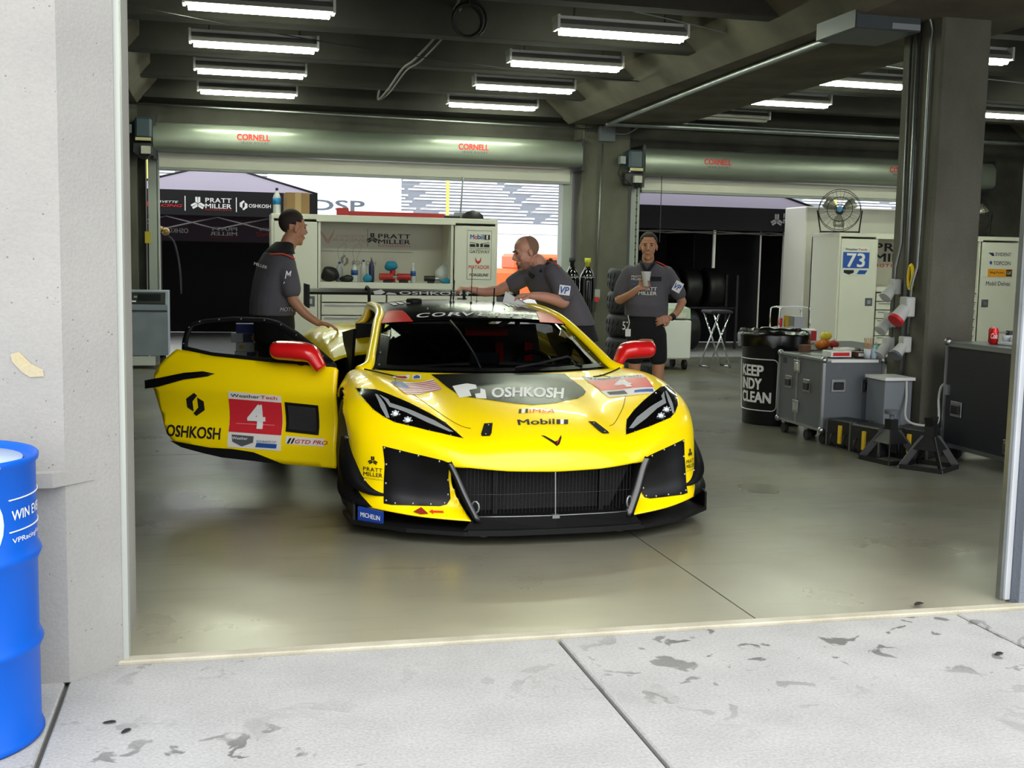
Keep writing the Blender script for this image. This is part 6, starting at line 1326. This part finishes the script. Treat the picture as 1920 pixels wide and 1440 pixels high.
def head(b, c, f, up=(0, 0, 1), s=1.):     # c = centre between the ears, f = facing direction
    f = Vector(f).normalized(); u = Vector(up); u = (u-f*u.dot(f)).normalized(); r = f.cross(u); c = Vector(c)
    M = Matrix(((r.x, f.x, u.x, c.x), (r.y, f.y, u.y, c.y), (r.z, f.z, u.z, c.z), (0, 0, 0, 1))) @ Matrix.Scale(s, 4)
    b.ball((0, -.012, .045), 1, 20, M=M, sc=(.076, .096, .090)); b.ball((0, .022, -.005), 1, 18, M=M, sc=(.064, .072, .088)); b.ball((0, .038, -.070), 1, 16, M=M, sc=(.046, .050, .046)); b.ball((0, .072, -.095), 1, 12, M=M, sc=(.022, .018, .018))
    b.tube([(0, .088, .028), (0, .104, .004), (0, .112, -.018)], .01, 8, M=M, rad=[.008, .011, .014]); b.ball((-.012, .098, -.022), .010, 8, M=M); b.ball((.012, .098, -.022), .010, 8, M=M)
    for sx in (-1, 1):
        b.ball((sx*.077, -.012, .0), 1, 12, M=M, sc=(.010, .018, .032)); b.ball((sx*.030, .080, .040), 1, 10, M=M, sc=(.026, .012, .010)); b.ball((sx*.042, .060, -.02), 1, 10, M=M, sc=(.022, .02, .026))
    b.tube([(-.024, .086, -.050), (0, .095, -.047), (.024, .086, -.050)], .007, 8, M=M); b.tube([(-.018, .086, -.061), (0, .093, -.062), (.018, .086, -.061)], .007, 8, M=M)
    return M
def face_parts(M, par, hair=None, brow='#3a2a20', beard=None):
    b = MB()
    for sx in (-1, 1): b.ball((sx*.030, .080, .022), 1, 10, M=M, sc=(.012, .009, .006))
    b.build('eyes', m_eye, par)
    b = MB()
    for sx in (-1, 1): b.tube([(sx*.014, .094, .040), (sx*.032, .092, .045), (sx*.048, .080, .038)], .004, 6, M=M)
    b.build('eyebrows', mat('brow', brow, .9), par)
    MB().tube([(-.022, .093, -.0555), (0, .101, -.054), (.022, .093, -.0555)], .003, 6, M=M).build('mouth_line', mat('lip_dark', '#6a3a34', .7), par)
    if hair is not None:
        o = MB(); o.ball((0, -.020, .052), 1, 24, M=M, sc=(.083, .098, .094)); cut = []
        vs = []; Mi = M.inverted()
        keep = lambda p: (lambda q: q.z > (.02+.9*max(0, q.y+.005) if q.y > -.05 else -.055))(Mi @ Vector(p))
        F = [f for f, s in zip(o.f, o.sm) if all(keep(o.v[i]) for i in f)]; o.f = F; o.sm = [True]*len(F)
        h = o.build('hair', hair, par); so = h.modifiers.new('t', 'SOLIDIFY'); so.thickness = .006
    if beard is not None:
        o = MB(); o.ball((0, .040, -.068), 1, 24, M=M, sc=(.052, .054, .050)); Mi = M.inverted(); F = []
        for f in o.f:
            if all((lambda q: q.z < -.050-.0 and q.y > .0 and not (abs(q.x) < .026 and q.z > -.066 and q.y > .07))(Mi @ Vector(o.v[i])) for i in f): F.append(f)
        o.f = F; o.sm = [True]*len(F); o.build('stubble', beard, par)
def hand(b, w, d, n, curl=.4, s=1., spread=.12, thumb=1):
    # w wrist point, d pointing direction, n palm normal (side the fingers curl to)
    d = Vector(d).normalized(); n = Vector(n); n = (n-d*n.dot(d)).normalized(); l = d.cross(n)*thumb; w = Vector(w)
    b.tube([w-d*.01, w+d*.04*s, w+d*.075*s], .03, 12, rad=[.026*s, .034*s, .032*s]) if False else None
    for k in (-1, -.35, .35, 1): b.tube([w-d*.005, w+d*.045*s+l*.024*k*s, w+d*.088*s+l*.029*k*s], .014, 10, rad=[.019*s, .0165*s, .0135*s])
    for k, (ln, off) in enumerate(((.068, 1), (.078, .35), (.073, -.35), (.056, -1))):
        p = w+d*.085*s+l*.029*off*s; a = 0; q = [p]; dd = d+l*spread*off; dd.normalize(); L = ln*s/3
        for j in range(3):
            a += curl*(.8 if j == 0 else 1.1); q.append(q[-1]+(dd*cos(a)+n*sin(a))*L*(1.1 if j == 0 else 1))
        b.tube(q, .008, 10, rad=[.0105*s, .0095*s, .0088*s, .0075*s]); b.ball(q[-1], .0078*s, 8)
    p = w+d*.03*s+l*.028*s; q = [p, p+(d*.55+l*.75+n*.2).normalized()*.035*s, p+(d*.9+l*.55+n*.4).normalized()*.068*s]
    b.tube(q, .01, 10, rad=[.0145*s, .012*s, .009*s]); b.ball(q[-1], .009*s, 8)
def shoe(b, x, y, dirx, diry, m=None):
    d = Vector((dirx, diry, 0)).normalized(); l = Vector((-d.y, d.x, 0)); c = Vector((x, y, 0))
    loft(b, [(c-d*.10+Vector((0, 0, .0)), l*.038, d*.03)]) if False else None
    b.tube([c-d*.09+Vector((0, 0, .045)), c+Vector((0, 0, .045)), c+d*.11+Vector((0, 0, .036)), c+d*.18+Vector((0, 0, .030))], .04, 12, rad=[.045, .046, .038, .029])
    b.tube([c-d*.05+Vector((0, 0, .05)), c-d*.055+Vector((0, 0, .12))], .04, 12, rad=[.045, .043])
# --- man with a cup (faces the camera); local frame: x right in the photo, -y towards the camera
def man_cup():
    t = thing('person', 'person in grey team shirt and black shorts holding a white cup, hand on hip', 'person', (3.88, 10.37, 0), -radians(20.5))
    b = MB(); M = head(b, (0, -.02, 1.635), (0, -1, -.05), s=1.02)
    limb(b, [(0, .01, 1.40), (0, -.01, 1.56)], [.062, .056])
    limb(b, [(-.20, .02, 1.39), (-.26, -.02, 1.17), (-.25, -.10, 1.14)], [.05, .043, .041]); limb(b, [(-.25, -.10, 1.14), (-.15, -.22, 1.20), (-.075, -.27, 1.26)], [.042, .034, .026])
    hand(b, (-.085, -.265, 1.255), (.75, -.1, .35), (-.1, -1, .2), .55, 1.0, .05, -1)
    limb(b, [(.20, .02, 1.39), (.30, .04, 1.20), (.335, .03, 1.13)], [.05, .043, .040]); limb(b, [(.335, .03, 1.13), (.28, -.04, 1.03), (.225, -.10, .985)], [.041, .034, .026])
    hand(b, (.23, -.095, .985), (-.9, -.25, -.25), (.1, .9, -.1), .25, 1.0, .14, 1)
    for x in (-.095, .13):
        limb(b, [(x, .0, .75), (x*1.0, .01, .47), (x*1.02, .03, .28), (x*1.03, .02, .08)], [.075, .056, .052, .038])
    loft(b, [((0, 0, .72), (.15, 0, 0), (0, .10, 0)), ((0, 0, 1.0), (.155, 0, 0), (0, .11, 0)), ((0, 0, 1.3), (.16, 0, 0), (0, .11, 0)), ((0, 0, 1.42), (.12, 0, 0), (0, .08, 0))])
    body = remesh(b.build('body', m_skin, t), .0055, 3); face_parts(M, t, mat('hair_brown', '#2c211a', .8))
    s = MB(); loft(s, [((.0, 0, .985), (.205, 0, 0), (0, .155, 0)), ((0, -.02, 1.10), (.205, 0, 0), (0, .165, 0)), ((0, 0, 1.25), (.20, 0, 0), (0, .14, 0)), ((0, .01, 1.38), (.205, 0, 0), (0, .115, 0)), ((0, .01, 1.45), (.16, 0, 0), (0, .09, 0)), ((0, .0, 1.495), (.075, 0, 0), (0, .065, 0))])
    limb(s, [(-.17, .01, 1.40), (-.225, .0, 1.28), (-.252, -.02, 1.195)], [.07, .075, .070]); limb(s, [(.18, .01, 1.40), (.25, .02, 1.29), (.302, .04, 1.205)], [.07, .075, .070])
    shirt = remesh(s.build('shirt', m_shirt, t), .012)
    c = MB(); c.tube([(-.07, -.05, 1.50), (-.045, -.085, 1.47), (-.015, -.115, 1.41)], .014, 8).tube([(.07, -.05, 1.50), (.045, -.085, 1.47), (.0, -.115, 1.41)], .014, 8).tube([(-.07, -.04, 1.50), (0, .075, 1.52), (.07, -.04, 1.50)], .015, 8).build('collar', m_shk, t)
    MB().tube(catmull([(.08, -.03, 1.505), (.16, -.02, 1.47), (.225, .0, 1.43)], 4), .006, 6).build('shoulder_piping', m_orl, t)
    p = MB(); loft(p, [((0, .0, 1.03), (.165, 0, 0), (0, .12, 0)), ((0, 0, .9), (.175, 0, 0), (0, .13, 0)), ((.01, .0, .78), (.18, 0, 0), (0, .12, 0))])
    limb(p, [(-.085, .0, .82), (-.095, .0, .60)], [.10, .088]); limb(p, [(.10, .0, .82), (.125, .0, .60)], [.10, .088]); remesh(p.build('shorts', m_pants, t), .012)
    M = FRONT((0, -.17, 0)); b = MB(); text(b, 'PRATT', -.06, 1.235, .15, .032, M, .03, z=.012); text(b, 'MILLER', -.08, 1.195, .17, .032, M, .03, z=.012); b.build('chest_lettering', m_txtw, shirt)
    b = MB(); text(b, 'PRATT', -.15, 1.355, .09, .018, FRONT((0, -.135, 0)), .02); text(b, 'MILLER', -.15, 1.33, .09, .018, FRONT((0, -.14, 0)), .02); b.build('pocket_lettering', m_txtw, shirt)
    MB().bx(-.145, -.10, -.15, -.145, 1.285, 1.30).build('blue_patch', m_txtb, shirt); MB().bx(.03, .13, -.135, -.128, 1.325, 1.365).build('name_badge', m_shk, shirt)
    b = MB(); M = frame((.255, -.055, 1.29), (.85, .1, -.45), (.35, 0, .85)); b.bx(-.005, .075, -.05, .05, -.004, .004, M=M); o = b.build('sleeve_patch', m_txtw, shirt); b = MB(); text(b, 'VP', .0, -.03, .065, .055, M, .06, .2, z=.007); b.build('sleeve_lettering', m_txtb, o)
    MB().cyl((.232, -.10, .985), (.258, -.083, 1.00), .033, n=14).build('wrist_watch', m_black, t)
    MB().bx(-.19, -.14, -.13, -.125, .80, .87).build('pass_badge', m_white, t); MB().tube([(-.165, -.128, .87), (-.155, -.125, .93), (-.17, -.12, 1.0)], .004, 5).build('lanyard', m_txtw, t)
    b = MB(); shoe(b, -.10, .0, -.15, -1); b.build('shoe', m_shoe, t); b = MB(); shoe(b, .14, .0, .2, -1); b.build('shoe', m_shoe, t)
    return t
mc = man_cup(); R_ = Matrix.Translation((3.88, 10.37, 0)) @ Matrix.Rotation(-radians(20.5), 4, 'Z'); q = R_ @ Vector((-.012, -.305, 1.275))
t = thing('paper_cup', 'white cup held by the person in black shorts', 'cup', q, -radians(20.5)); MB().lathe([(.028, 0), (.045, .135), (.047, .138), (.042, .138), (.026, .004), (0, .004)], 20).build('cup_wall', m_white, t)
# --- man on the left, seen from behind his right side, hand on the rear fender
def man_left():
    t = thing('person', 'tall person in grey team shirt and black trousers with hand on the car', 'person', (.40, 9.20, 0), -radians(2.6))
    f = Vector((.88, .42, 0)).normalized(); r = Vector((f.y, -f.x, 0))      # facing, right side
    b = MB(); M = head(b, (.115, .02, 1.70), f+Vector((0, 0, -.12)), s=1.05)
    limb(b, [(.02, .0, 1.45), (.095, .01, 1.62)], [.066, .062])
    sh = Vector((.055, -.114, 1.40)); limb(b, [sh, (.10, -.185, 1.22), (.115, -.19, 1.16)], [.05, .047, .043]); limb(b, [(.115, -.19, 1.16), (.20, -.20, 1.06), (.305, -.21, .985)], [.045, .038, .028])
    hand(b, (.30, -.21, .99), (.95, -.05, -.18), (.1, 0, -1), .25, 1.05, .12, 1)
    loft(b, [((-.03, 0, .9), r*.13, f*.09), ((-.02, 0, 1.2), r*.13, f*.10), ((.0, 0, 1.42), r*.11, f*.07)])
    for sg in (-1, 1): limb(b, [Vector((-.02, 0, .9))+r*.09*sg, Vector((-.02, 0, .1))+r*.10*sg], [.08, .045])
    remesh(b.build('body', m_skin, t), .0055, 3); face_parts(M, t, mat('hair_brown', '#2c211a', .8))
    s = MB(); loft(s, [((-.045, 0, 1.03), r*.19, f*.165), ((-.03, 0, 1.15), r*.195, f*.175), ((-.02, 0, 1.30), r*.20, f*.155), ((-.01, 0, 1.43), r*.205, f*.125), ((.0, 0, 1.51), r*.15, f*.095), ((.03, .01, 1.565), r*.078, f*.07)])
    limb(s, [(.05, -.10, 1.44), (.08, -.155, 1.33), (.10, -.185, 1.235)], [.080, .080, .076]); limb(s, [Vector((.0, .0, 1.46))-r*.13, Vector((.08, .0, 1.25))-r*.20], [.075, .075])
    sh_ = remesh(s.build('shirt', m_shirt, t), .012)
    limb2 = MB(); loft(limb2, [((.01, 0, 1.505), r*.165, f*.105), ((.02, .0, 1.545), r*.12, f*.09), ((.055, .01, 1.60), r*.074, f*.07)]); remesh(limb2.build('shoulder_yoke', m_shk, t), .01)
    q = [Vector((-.01, 0, 1.5))+r*.10-f*.10, Vector((0, 0, 1.505))+r*.185-f*.04, Vector((.02, 0, 1.47))+r*.205+f*.02]; MB().tube(catmull(q, 4), .007, 6).build('shoulder_piping', m_orl, t)
    p = MB(); loft(p, [((-.03, 0, 1.08), r*.165, f*.14), ((-.03, 0, .95), r*.175, f*.15), ((-.03, 0, .82), r*.18, f*.14)])
    for sg in (-1, 1): limb(p, [Vector((-.03, 0, .86))+r*.095*sg, Vector((-.02, 0, .5))+r*.10*sg, Vector((-.03, 0, .08))+r*.11*sg], [.10, .078, .062])
    tr = remesh(p.build('trousers', m_pants, t), .012)
    Mb = frame(Vector((-.02, 0, 1.04))+r*.19-f*.06, f, (0, 0, 1)); b = MB(); text(b, 'MOTO', 0, .03, .13, .03, Mb, .03, .3, z=.012); b.build('belt_lettering', mat('dim_white', '#a9a9a9', .6), tr)
    Mb = frame(Vector((-.17, -.115, 1.42)), Vector((.8, -.5, -.25)), (0, 0, 1)); b = MB(); text(b, 'MILLER', 0, 0, .12, .022, Mb, .03, z=.02); b.build('back_lettering', m_txtw, sh_)
    Mb = frame(Vector((.05, -.225, 1.28)), Vector((1, .1, 0)), (.1, 0, 1)); b = MB(); text(b, 'M', 0, .04, .05, .06, Mb, .03, .3, z=.012); text(b, 'MOTOR', -.01, 0, .09, .018, Mb, .02, .3, z=.012); b.build('sleeve_lettering', m_txtw, sh_)
    for sg in (-1, 1):
        b = MB(); c = Vector((-.03, 0, 0))+r*.11*sg; shoe(b, c.x, c.y, f.x, f.y); b.build('shoe', m_shoe, t)
    return t
man_left()
# --- bald man leaning over the roof
def man_lean():
    t = thing('person', 'balding smiling person in grey team shirt leaning over the car roof', 'person', (2.35, 8.95, 0), -radians(14.5))
    b = MB(); M = head(b, (-.025, -.02, 1.545), (-.92, -.30, -.28), (-.28, 0, 1), s=1.03)
    limb(b, [(.16, .05, 1.36), (.06, .0, 1.49)], [.075, .062])
    f = Vector((-.80, -.55, -.15)).normalized(); r = Vector((-.5, .8, .05)).normalized()
    limb(b, [(.0, .15, 1.36), (-.20, .18, 1.27), (-.235, .17, 1.25)], [.055, .045, .042]); limb(b, [(-.235, .17, 1.25), (-.36, .10, 1.235), (-.455, .04, 1.255)], [.043, .040, .028])
    hand(b, (-.45, .045, 1.253), (-.9, -.3, .12), (-.1, .1, -1), .55, 1.0, .06, -1)
    limb(b, [(.20, -.13, 1.36), (.27, -.20, 1.20), (.265, -.22, 1.175)], [.058, .05, .048]); limb(b, [(.265, -.22, 1.175), (.13, -.30, 1.215), (.02, -.34, 1.225)], [.048, .040, .028])
    hand(b, (.03, -.34, 1.225), (-.98, -.1, .0), (-.1, .1, -1), .3, 1.0, .1, 1)
    loft(b, [((.36, .14, .95), (.12, -.06, 0), (.05, .08, 0)), ((.24, .06, 1.2), (.12, -.09, 0), (.05, .09, 0)), ((.15, .03, 1.36), (.07, -.06, 0), (.02, .05, 0))])
    for sg in (-1, 1): limb(b, [(.40+.05*sg, .18+.08*sg, .9), (.42+.05*sg, .15+.09*sg, .1)], [.08, .045])
    remesh(b.build('body', mat('skin_pink', '#c08a72', .5, var=.12, vs=10), t), .0055, 3); face_parts(M, t, None, '#4a3326', mat('stubble', '#8a6350', .9))
    o = MB(); o.ball((0, -.016, .048), 1, 24, M=M, sc=(.0805, .098, .0905)); Mi = M.inverted(); F = [fc_ for fc_ in o.f if all((lambda q: (q.y < .0 and q.z > -.055 and (abs(q.x) > .045 or q.y < -.05 or True) and q.z < .135 and not (q.y > -.02 and abs(q.x) < .04)))(Mi @ Vector(o.v[i])) for i in fc_)]; o.f = F; o.sm = [True]*len(F)
    o.build('hair', mat('hair_shaved', '#86654f', .9), t)
    s = MB(); loft(s, [((.36, .14, .98), (.17, -.08, 0), (.08, .14, 0)), ((.28, .09, 1.13), (.175, -.10, 0), (.085, .14, 0)), ((.19, .04, 1.28), (.17, -.13, .02), (.08, .13, 0)), ((.13, .02, 1.38), (.15, -.16, .03), (.06, .11, 0)), ((.11, .01, 1.43), (.10, -.10, .02), (.05, .08, 0)), ((.09, .01, 1.465), (.055, -.05, 0), (.04, .055, 0))])
    limb(s, [(.03, .13, 1.385), (-.06, .165, 1.345), (-.13, .18, 1.30)], [.075, .075, .070]); limb(s, [(.19, -.11, 1.40), (.245, -.17, 1.31), (.27, -.205, 1.235)], [.08, .082, .078])
    sh_ = remesh(s.build('shirt', m_shirt, t), .012)
    MB().tube(catmull([(.15, .06, 1.49), (.06, .08, 1.45), (.0, .03, 1.40), (.03, -.07, 1.37)], 4), .016, 8).tube(catmull([(.17, .02, 1.50), (.14, -.06, 1.46), (.09, -.10, 1.40)], 4), .018, 8).build('collar', m_shk, t)
    MB().tube(catmull([(.15, -.05, 1.485), (.20, -.12, 1.475), (.235, -.17, 1.44)], 4), .006, 6).build('shoulder_piping', m_orl, t)
    Mp = frame((.232, -.285, 1.268), (.95, -.1, -.1), (.1, 0, 1)); o = MB().bx(-.0, .085, -.03, .045, -.012, -.004, M=Mp).build('sleeve_patch', m_txtw, sh_); b = MB(); text(b, 'VP', .008, -.02, .07, .055, Mp, .06, .2, z=.003); b.build('sleeve_lettering', m_txtb, o)
    Mp = frame((.06, -.13, 1.20), (.75, -.55, -.1), (.1, 0, 1)); b = MB(); text(b, 'Mobil 1', .0, .0, .12, .03, Mp, .02, z=.03); b.build('chest_lettering', m_txtw, sh_)
    p = MB(); loft(p, [((.36, .14, 1.0), (.155, -.06, 0), (.06, .12, 0)), ((.40, .17, .85), (.17, -.05, 0), (.06, .15, 0))])
    for sg in (-1, 1): limb(p, [(.40+.05*sg, .18+.08*sg, .86), (.43+.05*sg, .14+.09*sg, .5), (.42+.05*sg, .17+.09*sg, .08)], [.10, .08, .06])
    remesh(p.build('trousers', m_pants, t), .012)
    for sg in (-1, 1): b = MB(); shoe(b, .42+.05*sg, .15+.10*sg, -.9, -.3); b.build('shoe', m_shoe, t)
man_lean()
t = thing('paper_cloth', 'white wipe lying on the roof under the leaning person', 'cloth', (2.12, 8.62, 1.165)); b = MB(); b.add([(-.07, -.03, .0), (.12, -.05, -.012), (.14, .05, .0), (-.03, .04, .09)], [(0, 1, 3), (1, 2, 3), (0, 3, 2), (0, 2, 1)]); b.build('cloth_fold', m_white, t)
